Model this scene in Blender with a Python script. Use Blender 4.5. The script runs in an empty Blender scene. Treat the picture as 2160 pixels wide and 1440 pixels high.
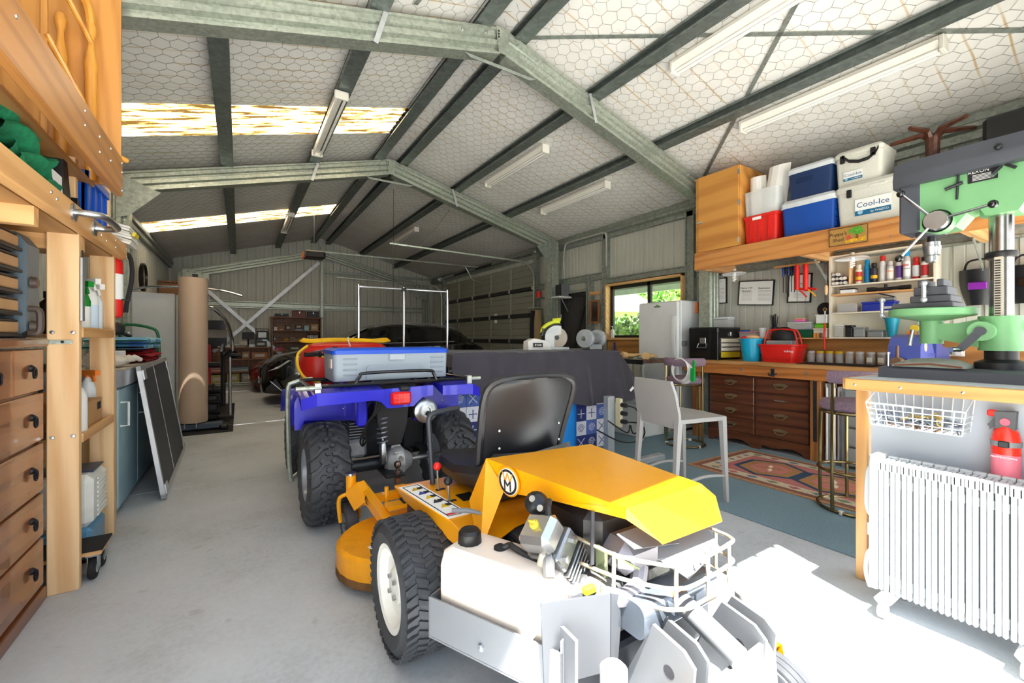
import bpy, bmesh, math, random
from mathutils import Vector as V, Matrix, Euler
random.seed(7)
R = math.radians
PI = math.pi
SC = bpy.context.scene
COL = SC.collection
def lin(h):
    h = h.lstrip('#'); o = []
    for i in (0, 2, 4):
        c = int(h[i:i+2], 16)/255
        o.append(c/12.92 if c <= .04045 else ((c+.055)/1.055)**2.4)
    return (o[0], o[1], o[2], 1)
# ---------------------------------------------------------------- camera, sky, sun, exposure
FPX, HOR, CAMH = 905., 712., 1.2
YAW = math.atan(575/905.)
cam = bpy.data.cameras.new('camera'); camo = bpy.data.objects.new('camera', cam); COL.objects.link(camo)
cam.sensor_width = 36; cam.lens = FPX/2160*36; cam.shift_y = -8/2160; cam.clip_start = .02; cam.clip_end = 300
camo.location = (0, 0, CAMH); camo.rotation_euler = (PI/2, 0, -YAW)
SC.camera = camo
SC.view_settings.view_transform = 'Standard'
try: SC.view_settings.look = 'None'
except Exception: pass
SC.view_settings.gamma = 1; SC.view_settings.use_curve_mapping = False
SC.view_settings.exposure = 1.36
w = bpy.data.worlds.new('sky'); SC.world = w; w.use_nodes = True
wn = w.node_tree.nodes; wl = w.node_tree.links
bg = wn['Background']; bg.inputs[1].default_value = 1.15
tc = wn.new('ShaderNodeTexCoord'); sp = wn.new('ShaderNodeSeparateXYZ'); cr = wn.new('ShaderNodeValToRGB')
wl.new(tc.outputs['Generated'], sp.inputs[0]); wl.new(sp.outputs[2], cr.inputs[0]); wl.new(cr.outputs[0], bg.inputs[0])
cr.color_ramp.elements[0].position = 0; cr.color_ramp.elements[0].color = (.95, .97, 1, 1)
cr.color_ramp.elements[1].position = .8; cr.color_ramp.elements[1].color = (.62, .78, 1, 1)
sun = bpy.data.lights.new('sun', 'SUN'); sun.energy = 17; sun.angle = R(.53); sun.color = (1, .97, .92)
suno = bpy.data.objects.new('sun', sun); COL.objects.link(suno)
suno.rotation_euler = V((.11, .40, -1)).to_track_quat('-Z', 'Y').to_euler()
suno.location = (1, -6, 12)
cy = SC.cycles
cy.use_denoising = True; cy.max_bounces = 14; cy.diffuse_bounces = 10; cy.glossy_bounces = 4; cy.transmission_bounces = 8
cy.transparent_max_bounces = 12; cy.sample_clamp_indirect = 8; cy.caustics_reflective = False; cy.caustics_refractive = False
# ---------------------------------------------------------------- helpers
_S, _C = math.sin(YAW), math.cos(YAW)
def at(px, py, X=None, Y=None, Z=None):
    a = (px-1080)/FPX; b = (HOR-py)/FPX
    r = (a*_C+_S, -a*_S+_C, b)
    t = X/r[0] if X is not None else Y/r[1] if Y is not None else (Z-CAMH)/r[2]
    return V((r[0]*t, r[1]*t, CAMH+r[2]*t))
class B:
    def __init__(s): s.v = []; s.f = []; s.mi = []; s.m = 0; s.M = None
    def add(s, vs, fs):
        o = len(s.v)
        for p in vs:
            p = V(p)
            s.v.append(s.M @ p if s.M is not None else p)
        for f in fs: s.f.append([i+o for i in f]); s.mi.append(s.m)
        return s
    def box(s, x0, x1, y0, y1, z0, z1, c=0):
        if c <= 0:
            return s.add([(x, y, z) for x in (x0, x1) for y in (y0, y1) for z in (z0, z1)],
                [(0,1,3,2), (4,6,7,5), (0,4,5,1), (2,3,7,6), (0,2,6,4), (1,5,7,3)])
        c = min(c, abs(x1-x0)*.49, abs(y1-y0)*.49, abs(z1-z0)*.49)
        vs = []; ix = {}
        for i in (0, 1):
            for j in (0, 1):
                for k in (0, 1):
                    X, Y, Z = (x0, x1)[i], (y0, y1)[j], (z0, z1)[k]
                    dx, dy, dz = (c, -c)[i], (c, -c)[j], (c, -c)[k]
                    ix[i,j,k] = len(vs)
                    vs += [(X, Y+dy, Z+dz), (X+dx, Y, Z+dz), (X+dx, Y+dy, Z)]
        fs = []
        for a in (0, 1):
            fs.append([ix[a,j,k] for j, k in ((0,0),(0,1),(1,1),(1,0))][::1 if a == 0 else -1])
            fs.append([ix[j,a,k]+1 for j, k in ((0,0),(0,1),(1,1),(1,0))][::-1 if a == 0 else 1])
            fs.append([ix[j,k,a]+2 for j, k in ((0,0),(0,1),(1,1),(1,0))][::1 if a == 0 else -1])
        for j in (0, 1):
            for k in (0, 1):
                fs.append([ix[j,k,0]+0, ix[j,k,1]+0, ix[j,k,1]+1, ix[j,k,0]+1])
                fs.append([ix[j,0,k]+0, ix[j,1,k]+0, ix[j,1,k]+2, ix[j,0,k]+2])
                fs.append([ix[0,j,k]+1, ix[1,j,k]+1, ix[1,j,k]+2, ix[0,j,k]+2])
        for q in ix.values(): fs.append([q, q+1, q+2])
        return s.add(vs, fs)
    def bx(s, cx, cy, cz, sx, sy, sz, c=0): return s.box(cx-sx/2, cx+sx/2, cy-sy/2, cy+sy/2, cz-sz/2, cz+sz/2, c)
    def bar(s, p, q, w, h=None, up=(0, 0, 1), c=0):
        p, q = V(p), V(q); h = h or w; d = q-p; L = d.length; z = d.normalized(); u = V(up)
        x = u.cross(z)
        if x.length < 1e-4: x = V((1, 0, 0)).cross(z)
        x.normalize(); y = z.cross(x)
        old = s.M; m = Matrix((x, y, z)).transposed().to_4x4(); m.translation = p
        s.M = (old @ m) if old is not None else m
        s.box(-w/2, w/2, -h/2, h/2, 0, L, c); s.M = old
        return s
    def ring(s, c, x, y, r, n): return [c+x*(r*math.cos(2*PI*i/n))+y*(r*math.sin(2*PI*i/n)) for i in range(n)]
    def tube(s, pts, r, n=8, closed=False, cap=True):
        pts = [V(p) for p in pts]; m = len(pts); rr = r if isinstance(r, (list, tuple)) else [r]*m
        vs = []; x = None
        for i, p in enumerate(pts):
            a = pts[i-1] if (i or closed) else p; b = pts[(i+1) % m] if (i < m-1 or closed) else p
            d = (b-a).normalized() if (b-a).length > 1e-9 else V((0, 0, 1))
            if x is None:
                x = d.orthogonal().normalized()
            x = x-d*x.dot(d); x = x.normalized() if x.length > 1e-6 else d.orthogonal().normalized()
            vs += s.ring(p, x, d.cross(x), rr[i], n)
        fs = []
        for i in range(m if closed else m-1):
            j = (i+1) % m
            for k in range(n): fs.append((i*n+k, i*n+(k+1) % n, j*n+(k+1) % n, j*n+k))
        if cap and not closed: fs += [list(range(n))[::-1], [(m-1)*n+k for k in range(n)]]
        return s.add(vs, fs)
    def cyl(s, p, q, r, r2=None, n=16): return s.tube([p, q], [r, r if r2 is None else r2], n)
    def lathe(s, prof, o=(0, 0, 0), ax=(0, 0, 1), n=24, arc=1.0, x=None, cap=True):
        o = V(o); z = V(ax).normalized(); x = V(x).normalized() if x is not None else z.orthogonal().normalized(); y = z.cross(x); m = len(prof); vs = []
        k = n if arc >= 1 else n+1
        for r, h in prof:
            for i in range(k):
                t = 2*PI*arc*i/n; vs.append(o+z*h+x*(r*math.cos(t))+y*(r*math.sin(t)))
        fs = []
        for j in range(m-1):
            for i in range(n):
                i2 = (i+1) % k
                fs.append((j*k+i, j*k+i2, (j+1)*k+i2, (j+1)*k+i))
        if cap and arc >= 1:
            if prof[0][0] > 1e-6: fs.append(list(range(n))[::-1])
            if prof[-1][0] > 1e-6: fs.append([(m-1)*n+i for i in range(n)])
        return s.add(vs, fs)
    def prism(s, pts, ax, a0, a1):
        n = len(pts)
        mk = {'x': lambda a, p: (a, p[0], p[1]), 'y': lambda a, p: (p[0], a, p[1]), 'z': lambda a, p: (p[0], p[1], a)}[ax]
        return s.add([mk(a0, p) for p in pts]+[mk(a1, p) for p in pts],
            [list(range(n))[::-1], [n+i for i in range(n)]]+[(i, (i+1) % n, n+(i+1) % n, n+i) for i in range(n)])
    def loft(s, secs, cap=True, closed=True):
        n = len(secs[0]); vs = [p for q in secs for p in q]; fs = []
        for j in range(len(secs)-1):
            for i in range(n if closed else n-1):
                fs.append((j*n+i, j*n+(i+1) % n, (j+1)*n+(i+1) % n, (j+1)*n+i))
        if cap: fs += [list(range(n))[::-1], [(len(secs)-1)*n+i for i in range(n)]]
        return s.add(vs, fs)
    def grid(s, fn, nu, nv):
        return s.add([fn(i/nu, j/nv) for j in range(nv+1) for i in range(nu+1)],
            [(j*(nu+1)+i, j*(nu+1)+i+1, (j+1)*(nu+1)+i+1, (j+1)*(nu+1)+i) for j in range(nv) for i in range(nu)])
    def sph(s, c, r, n=12, m=8):
        rx, ry, rz = r if isinstance(r, (tuple, list)) else (r, r, r); c = V(c)
        vs = [c+V((0, 0, -rz))]; fs = []
        for j in range(1, m):
            t = -PI/2+PI*j/m
            for i in range(n): vs.append(c+V((rx*math.cos(t)*math.cos(2*PI*i/n), ry*math.cos(t)*math.sin(2*PI*i/n), rz*math.sin(t))))
        vs.append(c+V((0, 0, rz)))
        for i in range(n):
            fs.append((0, 1+(i+1) % n, 1+i)); fs.append((len(vs)-1, len(vs)-1-n+i, len(vs)-1-n+(i+1) % n))
            for j in range(m-2): fs.append((1+j*n+i, 1+j*n+(i+1) % n, 1+(j+1)*n+(i+1) % n, 1+(j+1)*n+i))
        return s.add(vs, fs)
    def rot(s, o, ang, ax='Z'):
        s.M = Matrix.Translation(V(o)) @ Matrix.Rotation(ang, 4, ax); return s
def rrect(x0, x1, y0, y1, r, n=4):
    o = []
    for cx, cy, a in ((x1-r, y1-r, 0), (x0+r, y1-r, 90), (x0+r, y0+r, 180), (x1-r, y0+r, 270)):
        for i in range(n+1):
            t = R(a+90*i/n); o.append((cx+r*math.cos(t), cy+r*math.sin(t)))
    return o
def arcpts(c, r, a0, a1, n, f):
    return [f(c[0]+r*math.cos(R(a0+(a1-a0)*i/n)), c[1]+r*math.sin(R(a0+(a1-a0)*i/n))) for i in range(n+1)]
def smooth_path(pts, n=6):
    pts = [V(p) for p in pts]; o = []
    for i in range(len(pts)-1):
        p0, p1, p2, p3 = pts[max(i-1, 0)], pts[i], pts[i+1], pts[min(i+2, len(pts)-1)]
        for k in range(n):
            t = k/n
            o.append(.5*((2*p1)+(p2-p0)*t+(2*p0-5*p1+4*p2-p3)*t*t+(3*p1-p0-3*p2+p3)*t**3))
    return o+[pts[-1]]
ORG = {}
def mesh(name, b, m, ang=32):
    me = bpy.data.meshes.new(name)
    me.from_pydata([tuple(p) for p in b.v], [], b.f)
    ms = m if isinstance(m, (list, tuple)) else [m]
    for q in ms: me.materials.append(q)
    if len(ms) > 1: me.polygons.foreach_set('material_index', b.mi)
    me.polygons.foreach_set('use_smooth', [True]*len(me.polygons))
    bm = bmesh.new(); bm.from_mesh(me); bmesh.ops.recalc_face_normals(bm, faces=bm.faces); bm.to_mesh(me); bm.free()
    me.set_sharp_from_angle(angle=R(ang)); me.update()
    return me
def tag(o, label=None, cat=None, group=None, kind=None):
    if label: o['label'] = label
    if cat: o['category'] = cat
    if group: o['group'] = group
    if kind: o['kind'] = kind
    return o
def obj(name, b, m, label=None, cat=None, group=None, kind=None, parent=None, ang=32):
    """top-level: origin at the base centre; part: stored in the frame of its thing"""
    if parent is not None:
        M = ORG[parent.name].inverted(); b.v = [M @ p for p in b.v]
        o = bpy.data.objects.new(name, mesh(name, b, m, ang)); COL.objects.link(o); o.parent = parent; ORG[o.name] = ORG[parent.name]
        return tag(o, label, None, None, kind)
    xs = [p.x for p in b.v]; ys = [p.y for p in b.v]; zs = [p.z for p in b.v]
    c = V(((min(xs)+max(xs))/2, (min(ys)+max(ys))/2, min(zs)))
    b.v = [p-c for p in b.v]
    o = bpy.data.objects.new(name, mesh(name, b, m, ang)); COL.objects.link(o); o.location = c; ORG[o.name] = Matrix.Translation(c)
    return tag(o, label, cat, group, kind)
def thing(name, label, cat, loc=(0, 0, 0), rz=0, group=None, local=False, kind=None):
    o = bpy.data.objects.new(name, None); COL.objects.link(o); o.empty_display_size = .1
    o.location = loc; o.rotation_euler = (0, 0, rz)
    ORG[o.name] = Matrix.Identity(4) if local else Matrix.Translation(V(loc)) @ Matrix.Rotation(rz, 4, 'Z')
    return tag(o, label, cat, group, kind)
def P(parent, name, b, m, label=None, kind=None, ang=32): return obj(name, b, m, label, parent=parent, kind=kind, ang=ang)
def ST(name, b, m, parent=None):
    o = obj(name, b, m, parent=parent)
    if parent is None: o['kind'] = 'structure'
    return o
def inst(src, loc, parent, name=None, rot=None):
    """another piece sharing src's mesh, as a part of parent"""
    o = bpy.data.objects.new(name or src.name.split('.')[0], src.data); COL.objects.link(o); o.parent = parent; o.location = loc
    if rot is not None: o.rotation_euler = rot
    ORG[o.name] = ORG[parent.name]
    return o
def dup(root, loc, rz=None, label=None, scale=None):
    c = root.copy(); COL.objects.link(c); c.location = loc
    if rz is not None: c.rotation_euler = (0, 0, rz)
    if label: c['label'] = label
    if scale: c.scale = scale
    for ch in root.children:
        d = ch.copy(); COL.objects.link(d); d.parent = c
        for g in ch.children:
            e = g.copy(); COL.objects.link(e); e.parent = d
    return c
def text(parent, s, size, loc, nrm, up, m, name='lettering', align='CENTER', ext=.0006, shear=0, sx=1):
    cu = bpy.data.curves.new('t', 'FONT'); cu.body = s; cu.size = size; cu.extrude = ext; cu.align_x = align; cu.align_y = 'CENTER'; cu.shear = shear; cu.resolution_u = 2
    t = bpy.data.objects.new('t', cu); COL.objects.link(t)
    dg = bpy.context.evaluated_depsgraph_get(); me = bpy.data.meshes.new_from_object(t.evaluated_get(dg)); bpy.data.objects.remove(t); bpy.data.curves.remove(cu)
    z = V(nrm).normalized(); y = V(up); y = (y-z*y.dot(z)).normalized(); x = y.cross(z)
    M = Matrix((x*sx, y, z)).transposed().to_4x4(); M.translation = V(loc)
    me.transform(ORG[parent.name].inverted() @ M); me.materials.clear(); me.materials.append(m)
    o = bpy.data.objects.new(name, me); COL.objects.link(o); o.parent = parent; ORG[o.name] = ORG[parent.name]
    return o
MATS = {}
def _new(n):
    m = bpy.data.materials.new(n); m.use_nodes = True; MATS[n] = m; t = m.node_tree
    return m, t.nodes, t.links, t.nodes['Principled BSDF']
def _tex(N, L, scale=(1, 1, 1), rot=(0, 0, 0)):
    tc = N.new('ShaderNodeTexCoord'); mp = N.new('ShaderNodeMapping'); mp.inputs['Scale'].default_value = scale; mp.inputs['Rotation'].default_value = rot
    L.new(tc.outputs['Object'], mp.inputs[0]); return mp.outputs[0]
def _noise(N, L, vec, s, d=4, r=.55):
    n = N.new('ShaderNodeTexNoise'); n.inputs['Scale'].default_value = s; n.inputs['Detail'].default_value = d; n.inputs['Roughness'].default_value = r
    L.new(vec, n.inputs['Vector']); return n.outputs['Fac']
def _ramp(N, L, fac, stops):
    c = N.new('ShaderNodeValToRGB'); e = c.color_ramp.elements
    while len(e) < len(stops): e.new(.5)
    for q, (p, col) in zip(e, stops): q.position = p; q.color = col
    L.new(fac, c.inputs[0]); return c.outputs[0]
def _bump(N, L, P_, fac, st, dist=.01):
    b = N.new('ShaderNodeBump'); b.inputs['Strength'].default_value = st; b.inputs['Distance'].default_value = dist
    L.new(fac, b.inputs['Height']); L.new(b.outputs[0], P_.inputs['Normal'])
def _mul(c, k): return (min(c[0]*k, 1), min(c[1]*k, 1), min(c[2]*k, 1), 1)
def mat(n, c='#808080', r=.5, m=0, v=.12, s=7, b=0, bs=60, coat=0, tr=0, alpha=1, em=0, ior=1.45, sub=0, sheen=0):
    if n in MATS: return MATS[n]
    M_, N, L, P_ = _new(n); c = lin(c)
    vec = _tex(N, L); f = _noise(N, L, vec, s)
    L.new(_ramp(N, L, f, [(.3, _mul(c, 1-v)), (.7, _mul(c, 1+v))]), P_.inputs['Base Color'])
    P_.inputs['Roughness'].default_value = r; P_.inputs['Metallic'].default_value = m; P_.inputs['IOR'].default_value = ior
    P_.inputs['Coat Weight'].default_value = coat; P_.inputs['Transmission Weight'].default_value = tr; P_.inputs['Alpha'].default_value = alpha
    P_.inputs['Sheen Weight'].default_value = sheen
    if tr: P_.inputs['Transmission Weight'].default_value = 0; P_.inputs['Alpha'].default_value = 1-tr*.8
    if b: _bump(N, L, P_, _noise(N, L, vec, bs, 3), b)
    return M_
def wood(n, c1, c2, ax='x', r=.5, sc=1., knots=False, coat=0):
    """grain runs along ax"""
    if n in MATS: return MATS[n]
    M_, N, L, P_ = _new(n)
    k = {'x': (.6, 9, 9), 'y': (9, .6, 9), 'z': (9, 9, .6)}[ax]
    v = _tex(N, L, tuple(q*sc for q in k)); v2 = _tex(N, L, tuple(q*sc*5 for q in k))
    f = _noise(N, L, v, 1.0, 5, .6); g = _noise(N, L, v2, 1.3, 3, .6)
    wv = N.new('ShaderNodeTexWave'); wv.inputs['Scale'].default_value = .9; wv.inputs['Distortion'].default_value = 5; wv.inputs['Detail'].default_value = 2; wv.bands_direction = 'DIAGONAL'
    L.new(v, wv.inputs[0])
    a = N.new('ShaderNodeMath'); a.operation = 'MULTIPLY_ADD'; a.inputs[1].default_value = .45; L.new(wv.outputs['Fac'], a.inputs[0]); L.new(f, a.inputs[2])
    a2 = N.new('ShaderNodeMath'); a2.operation = 'MULTIPLY_ADD'; a2.inputs[1].default_value = .35; L.new(g, a2.inputs[0]); L.new(a.outputs[0], a2.inputs[2])
    L.new(_ramp(N, L, a2.outputs[0], [(.45, lin(c2)), (1.0, lin(c1))]), P_.inputs['Base Color'])
    P_.inputs['Roughness'].default_value = r; P_.inputs['Coat Weight'].default_value = coat
    _bump(N, L, P_, g, .12, .003)
    return M_
def galv(n, c='#b4bcb4', r=.42, m=.75, s=48):
    if n in MATS: return MATS[n]
    M_, N, L, P_ = _new(n); c = lin(c); v = _tex(N, L)
    vo = N.new('ShaderNodeTexVoronoi'); vo.inputs['Scale'].default_value = s; vo.feature = 'F1'; L.new(v, vo.inputs[0])
    ns = _noise(N, L, v, s*.4, 5)
    sx = N.new('ShaderNodeSeparateColor'); L.new(vo.outputs['Color'], sx.inputs[0])
    a = N.new('ShaderNodeMath'); a.operation = 'MULTIPLY_ADD'; a.inputs[1].default_value = .5; L.new(sx.outputs[0], a.inputs[0]); L.new(ns, a.inputs[2])
    L.new(_ramp(N, L, a.outputs[0], [(.3, _mul(c, .72)), (1.05, _mul(c, 1.15))]), P_.inputs['Base Color'])
    rr = N.new('ShaderNodeMath'); rr.operation = 'MULTIPLY_ADD'; rr.inputs[1].default_value = .2; rr.inputs[2].default_value = r-.08; L.new(sx.outputs[1], rr.inputs[0]); L.new(rr.outputs[0], P_.inputs['Roughness'])
    P_.inputs['Metallic'].default_value = m
    return M_
# ---- common materials
def concrete(n, c1, c2):
    M_, N, L, P_ = _new(n); v = _tex(N, L)
    f = _noise(N, L, v, 1.3, 6, .6); g = _noise(N, L, v, 45, 4, .7)
    a = N.new('ShaderNodeMath'); a.operation = 'MULTIPLY_ADD'; a.inputs[1].default_value = .45; L.new(g, a.inputs[0]); L.new(f, a.inputs[2])
    col = _ramp(N, L, a.outputs[0], [(.5, lin(c2)), (.72, lin(c1)), (.95, _mul(lin(c1), 1.12))])
    sp_ = _ramp(N, L, _noise(N, L, v, 9, 2, .4), [(.71, (1, 1, 1, 1)), (.74, (.72, .7, .66, 1))])
    mx = N.new('ShaderNodeMix'); mx.data_type = 'RGBA'; mx.blend_type = 'MULTIPLY'; mx.inputs[0].default_value = .5; L.new(col, mx.inputs[6]); L.new(sp_, mx.inputs[7])
    L.new(mx.outputs[2], P_.inputs['Base Color'])
    P_.inputs['Roughness'].default_value = .62; _bump(N, L, P_, g, .15, .003); return M_
CONC = concrete('concrete floor', '#bdc2c6', '#a7abad')
SHEET = mat('wall sheet', '#c0c2b8', .5, .1, .05, 1.5)
GALV = galv('galvanised steel', '#adb5a9', .36, .65); GALVD = galv('dull galvanised steel', '#979f98', .5, .6, 34)
PURL = galv('purlin steel', '#747d7a', .5, .6, 28)
BLACKP = mat('black plastic', '#1b1b1d', .45, 0, .15); BLACKR = mat('black rubber', '#1d1d1e', .8, 0, .2, 20, .2, 120)
BLACKG = mat('gloss black', '#0c0c0d', .15, 0, .1, coat=.5)
WHITE = mat('white enamel', '#e9ebec', .35, 0, .03); WHITEP = mat('white plastic', '#e4e4e0', .45, 0, .04)
CHROME = mat('chrome', '#d8dade', .12, 1, .03); STEEL = mat('brushed steel', '#b9bcbe', .32, 1, .06, 20)
DARKM = mat('dark steel', '#3a3c3f', .45, .7, .2, 15); GREYP = mat('grey plastic', '#7a7d80', .5, 0, .06)
RED = mat('red plastic', '#d8231c', .35, 0, .06); BLUE = mat('blue plastic', '#0a4fb4', .35, 0, .05)
YEL = mat('yellow enamel', '#f2a40a', .28, 0, .03, coat=.4); GREEN = mat('green plastic', '#1c8a3a', .4)
PAPER = mat('paper', '#eef0ee', .8, 0, .03); INK = mat('black ink', '#1a1a1c', .7); CARD = mat('cardboard', '#b98f5e', .8, 0, .08)
PINEX = wood('pine x', '#dfb078', '#c08a52', 'x'); PINEY = wood('pine y', '#dcab70', '#bd864c', 'y'); PINEZ = wood('pine z', '#e8c596', '#d2a470', 'z')
ORY = wood('stained pine y', '#c08548', '#99632f', 'y', .4); ORZ = wood('stained pine z', '#cc9148', '#ad7330', 'z', .4)
PLYZ = wood('plywood', '#cc8d3e', '#a8672a', 'z', .45, .5); PLYX = wood('plywood flat', '#b88a55', '#94683a', 'y', .5, .5)
CLEAR = mat('clear plastic', '#eef3f5', .15, 0, .02, tr=.85, ior=1.2)
GLASS = mat('glass', '#eef4f4', .02, 0, 0, tr=1.15, ior=1.45)
# ---------------------------------------------------------------- the shed
XL, XR, YB, XM, TP = -1.43, 5.29, 13.1, 1.93, .268
def zr(x): return 3.89-TP*abs(x-XM)        # top of rafters
b = B().box(-14, 18, -16, -.1, -.25, -.03); ST('ground', b, concrete('sunlit apron', '#c2bfb6', '#a9a59a'))
fl = thing('floor', None, None, (0, 0, -.15), kind='structure')
for i, (x0, x1, y0, y1) in enumerate([(XL-.06, 2.115, -.1, 4.31), (2.121, XR+.06, -.1, 4.31), (XL-.06, XM, 4.316, 8.7), (XM+.006, XR+.06, 4.316, 8.7), (XL-.06, XM, 8.706, YB+.06), (XM+.006, XR+.06, 8.706, YB+.06)]):
    P(fl, 'slab', B().box(x0, x1, y0, y1, -.15, 0, .004), CONC)
P(fl, 'joint_filler', B().box(XL, XR, 0, YB, -.15, -.012), mat('joint', '#5c5b58', .9))
def rib(b, ax, c0, a0, a1, z0, z1, out, per=.19, dep=.022):
    """ribbed sheet along ax from a0 to a1; z0/z1 numbers or functions of a; out = +-1 side of the rib"""
    f0 = z0 if callable(z0) else (lambda a: z0); f1 = z1 if callable(z1) else (lambda a: z1)
    pts = []; n0 = math.floor(a0/per)
    k = n0
    while k*per < a1:
        for o, d in ((0, 0), (.07, 0), (.074, .004), (.08, .004), (.084, 0), (.15, 0), (.158, dep), (.176, dep), (.184, 0)):
            a = k*per+o*per/.19
            if a0 < a < a1: pts.append((a, d))
        k += 1
    pts = [(a0, 0)]+pts+[(a1, 0)]
    vs = []
    for a, d in pts:
        for z in (f0(a), f1(a)): vs.append((c0+out*d, a, z) if ax == 'y' else (a, c0+out*d, z))
    n = len(pts)
    # the two sides stay separate pieces of sheet with a thickness of 2 mm
    t = .002*out
    vs2 = [((x+t, y, z) if ax == 'y' else (x, y+t, z)) for x, y, z in vs]
    b.add(vs+vs2, [(2*i, 2*i+2, 2*i+3, 2*i+1) for i in range(n-1)]+[(2*n+2*i, 2*n+2*i+1, 2*n+2*i+3, 2*n+2*i+2) for i in range(n-1)])
b = B(); rib(b, 'x', YB, XL, XR, 0, lambda x: zr(x)+.13, 1); ST('wall_back', b, SHEET)
b = B(); rib(b, 'y', XL, 0, YB, 0, zr(XL)+.13, -1); ST('wall_left', b, SHEET)
# right wall: roller door, door and window openings
DY0, DY1, DZ = 7.35, 11.95, 2.75; PY0, PY1, PZ = 5.72, 6.52, 2.03; WY0, WY1, WZ0, WZ1 = 3.77, 5.2, 1.2, 2.09
b = B()
rib(b, 'y', XR, DY1, YB, 0, zr(XR)+.13, 1); rib(b, 'y', XR, DY0, DY1, DZ, zr(XR)+.13, 1); rib(b, 'y', XR, PY1, DY0, 0, zr(XR)+.13, 1)
rib(b, 'y', XR, PY0, PY1, PZ, zr(XR)+.13, 1); rib(b, 'y', XR, WY1, PY0, 0, zr(XR)+.13, 1); rib(b, 'y', XR, WY0, WY1, WZ1, zr(XR)+.13, 1)
rib(b, 'y', XR, WY0, WY1, 0, WZ0, 1); rib(b, 'y', XR, 0, WY0, 0, zr(XR)+.13, 1)
ST('wall_right', b, SHEET)
# front wall beside and above the wide opening (the photograph is taken from the opening)
b = B(); rib(b, 'x', .08, 2.3, 2.72, 0, lambda x: zr(x)+.13, -1); rib(b, 'x', .08, 5.12, XR, 0, lambda x: zr(x)+.13, -1); rib(b, 'x', .08, 2.72, 5.12, 2.5, lambda x: zr(x)+.13, -1); rib(b, 'x', .08, XL, 2.3, 2.98, lambda x: zr(x)+.13, -1)  # second doorway at the right is added to let daylight reach the workbench
ST('wall_front', b, SHEET)
# unseen roof added to keep direct sun out of the added second doorway
aw = thing('added_awning', None, None, (3.92, -.6, 2.5), kind='structure')
P(aw, 'added_awning_sheet', B().add([(2.55, .07, 2.75), (5.3, .07, 2.75), (5.3, -1.25, 2.55), (2.55, -1.25, 2.55), (2.55, .07, 2.78), (5.3, .07, 2.78), (5.3, -1.25, 2.58), (2.55, -1.25, 2.58)], [(0,1,2,3), (4,7,6,5), (0,4,5,1), (1,5,6,2), (2,6,7,3), (3,7,4,0)]), SHEET)
for x in (2.6, 5.25): P(aw, 'added_awning_post', B().box(x-.04, x+.04, -1.22, -1.14, -.03, 2.56), GALV)
# roof: two insulated slopes with translucent strips in the left slope
ZI = .105
INS, N, L, P_ = _new('roof insulation')
v = _tex(N, L); wv = N.new('ShaderNodeTexWave'); wv.bands_direction = 'Y'; wv.wave_profile = 'SIN'; wv.inputs['Scale'].default_value = 1.65; wv.inputs['Distortion'].default_value = .6; wv.inputs['Detail'].default_value = 2; wv.inputs['Detail Scale'].default_value = 1.5
L.new(v, wv.inputs[0])
ln = _ramp(N, L, wv.outputs['Fac'], [(.978, (0, 0, 0, 1)), (1, (1, 1, 1, 1))])
mk = _ramp(N, L, _noise(N, L, v, 1.2, 3), [(.42, (0, 0, 0, 1)), (.6, (1, 1, 1, 1))])
mm = N.new('ShaderNodeMath'); mm.operation = 'MULTIPLY'; L.new(ln, mm.inputs[0]); L.new(mk, mm.inputs[1])
mx = N.new('ShaderNodeMix'); mx.data_type = 'RGBA'; L.new(mm.outputs[0], mx.inputs[0]); L.new(_ramp(N, L, _noise(N, L, v, 2.5, 4), [(.3, lin('#e4e3de')), (.7, lin('#efefec'))]), mx.inputs[6]); mx.inputs[7].default_value = lin('#c9ae84')
L.new(mx.outputs[2], P_.inputs['Base Color']); P_.inputs['Roughness'].default_value = .5; P_.inputs['Metallic'].default_value = .0
_bump(N, L, P_, _noise(N, L, v, 5, 3), .25, .03)
SKY, N, L, P_ = _new('translucent roof sheet')
N.remove(P_); out = N['Material Output']; v = _tex(N, L, (1.4, 14, 1)); f = _noise(N, L, v, 2.2, 4, .6)
cc = _ramp(N, L, f, [(.42, lin('#3d2c12')), (.50, lin('#b08a4c')), (.59, lin('#fff8ea'))])
td = N.new('ShaderNodeBsdfTranslucent'); dd = N.new('ShaderNodeBsdfDiffuse'); ms = N.new('ShaderNodeMixShader'); ms.inputs[0].default_value = .12
L.new(cc, td.inputs[0]); L.new(cc, dd.inputs[0]); L.new(td.outputs[0], ms.inputs[1]); L.new(dd.outputs[0], ms.inputs[2]); L.new(ms.outputs[0], out.inputs[0])
rf = thing('ceiling', None, None, (XM, 0, 3), kind='structure')
SKYS = [(4.98, 5.68), (9.33, 10.05)]
def slope(b, x0, x1, y0, y1, t=.05):
    for (a0, a1) in ((y0, y1),):
        z0, z1 = zr(x0)+ZI, zr(x1)+ZI
        b.add([(x0, a0, z0), (x1, a0, z1), (x1, a1, z1), (x0, a1, z0), (x0, a0, z0+t), (x1, a0, z1+t), (x1, a1, z1+t), (x0, a1, z0+t)],
            [(0,1,2,3), (4,7,6,5), (0,4,5,1), (1,5,6,2), (2,6,7,3), (3,7,4,0)])
ys = [-.3, SKYS[0][0], SKYS[0][1], SKYS[1][0], SKYS[1][1], YB+.1]
for i in (0, 2, 4):
    b = B(); slope(b, XL-.1, XM, ys[i], ys[i+1]); P(rf, 'insulation_sheet', b, INS)
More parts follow.
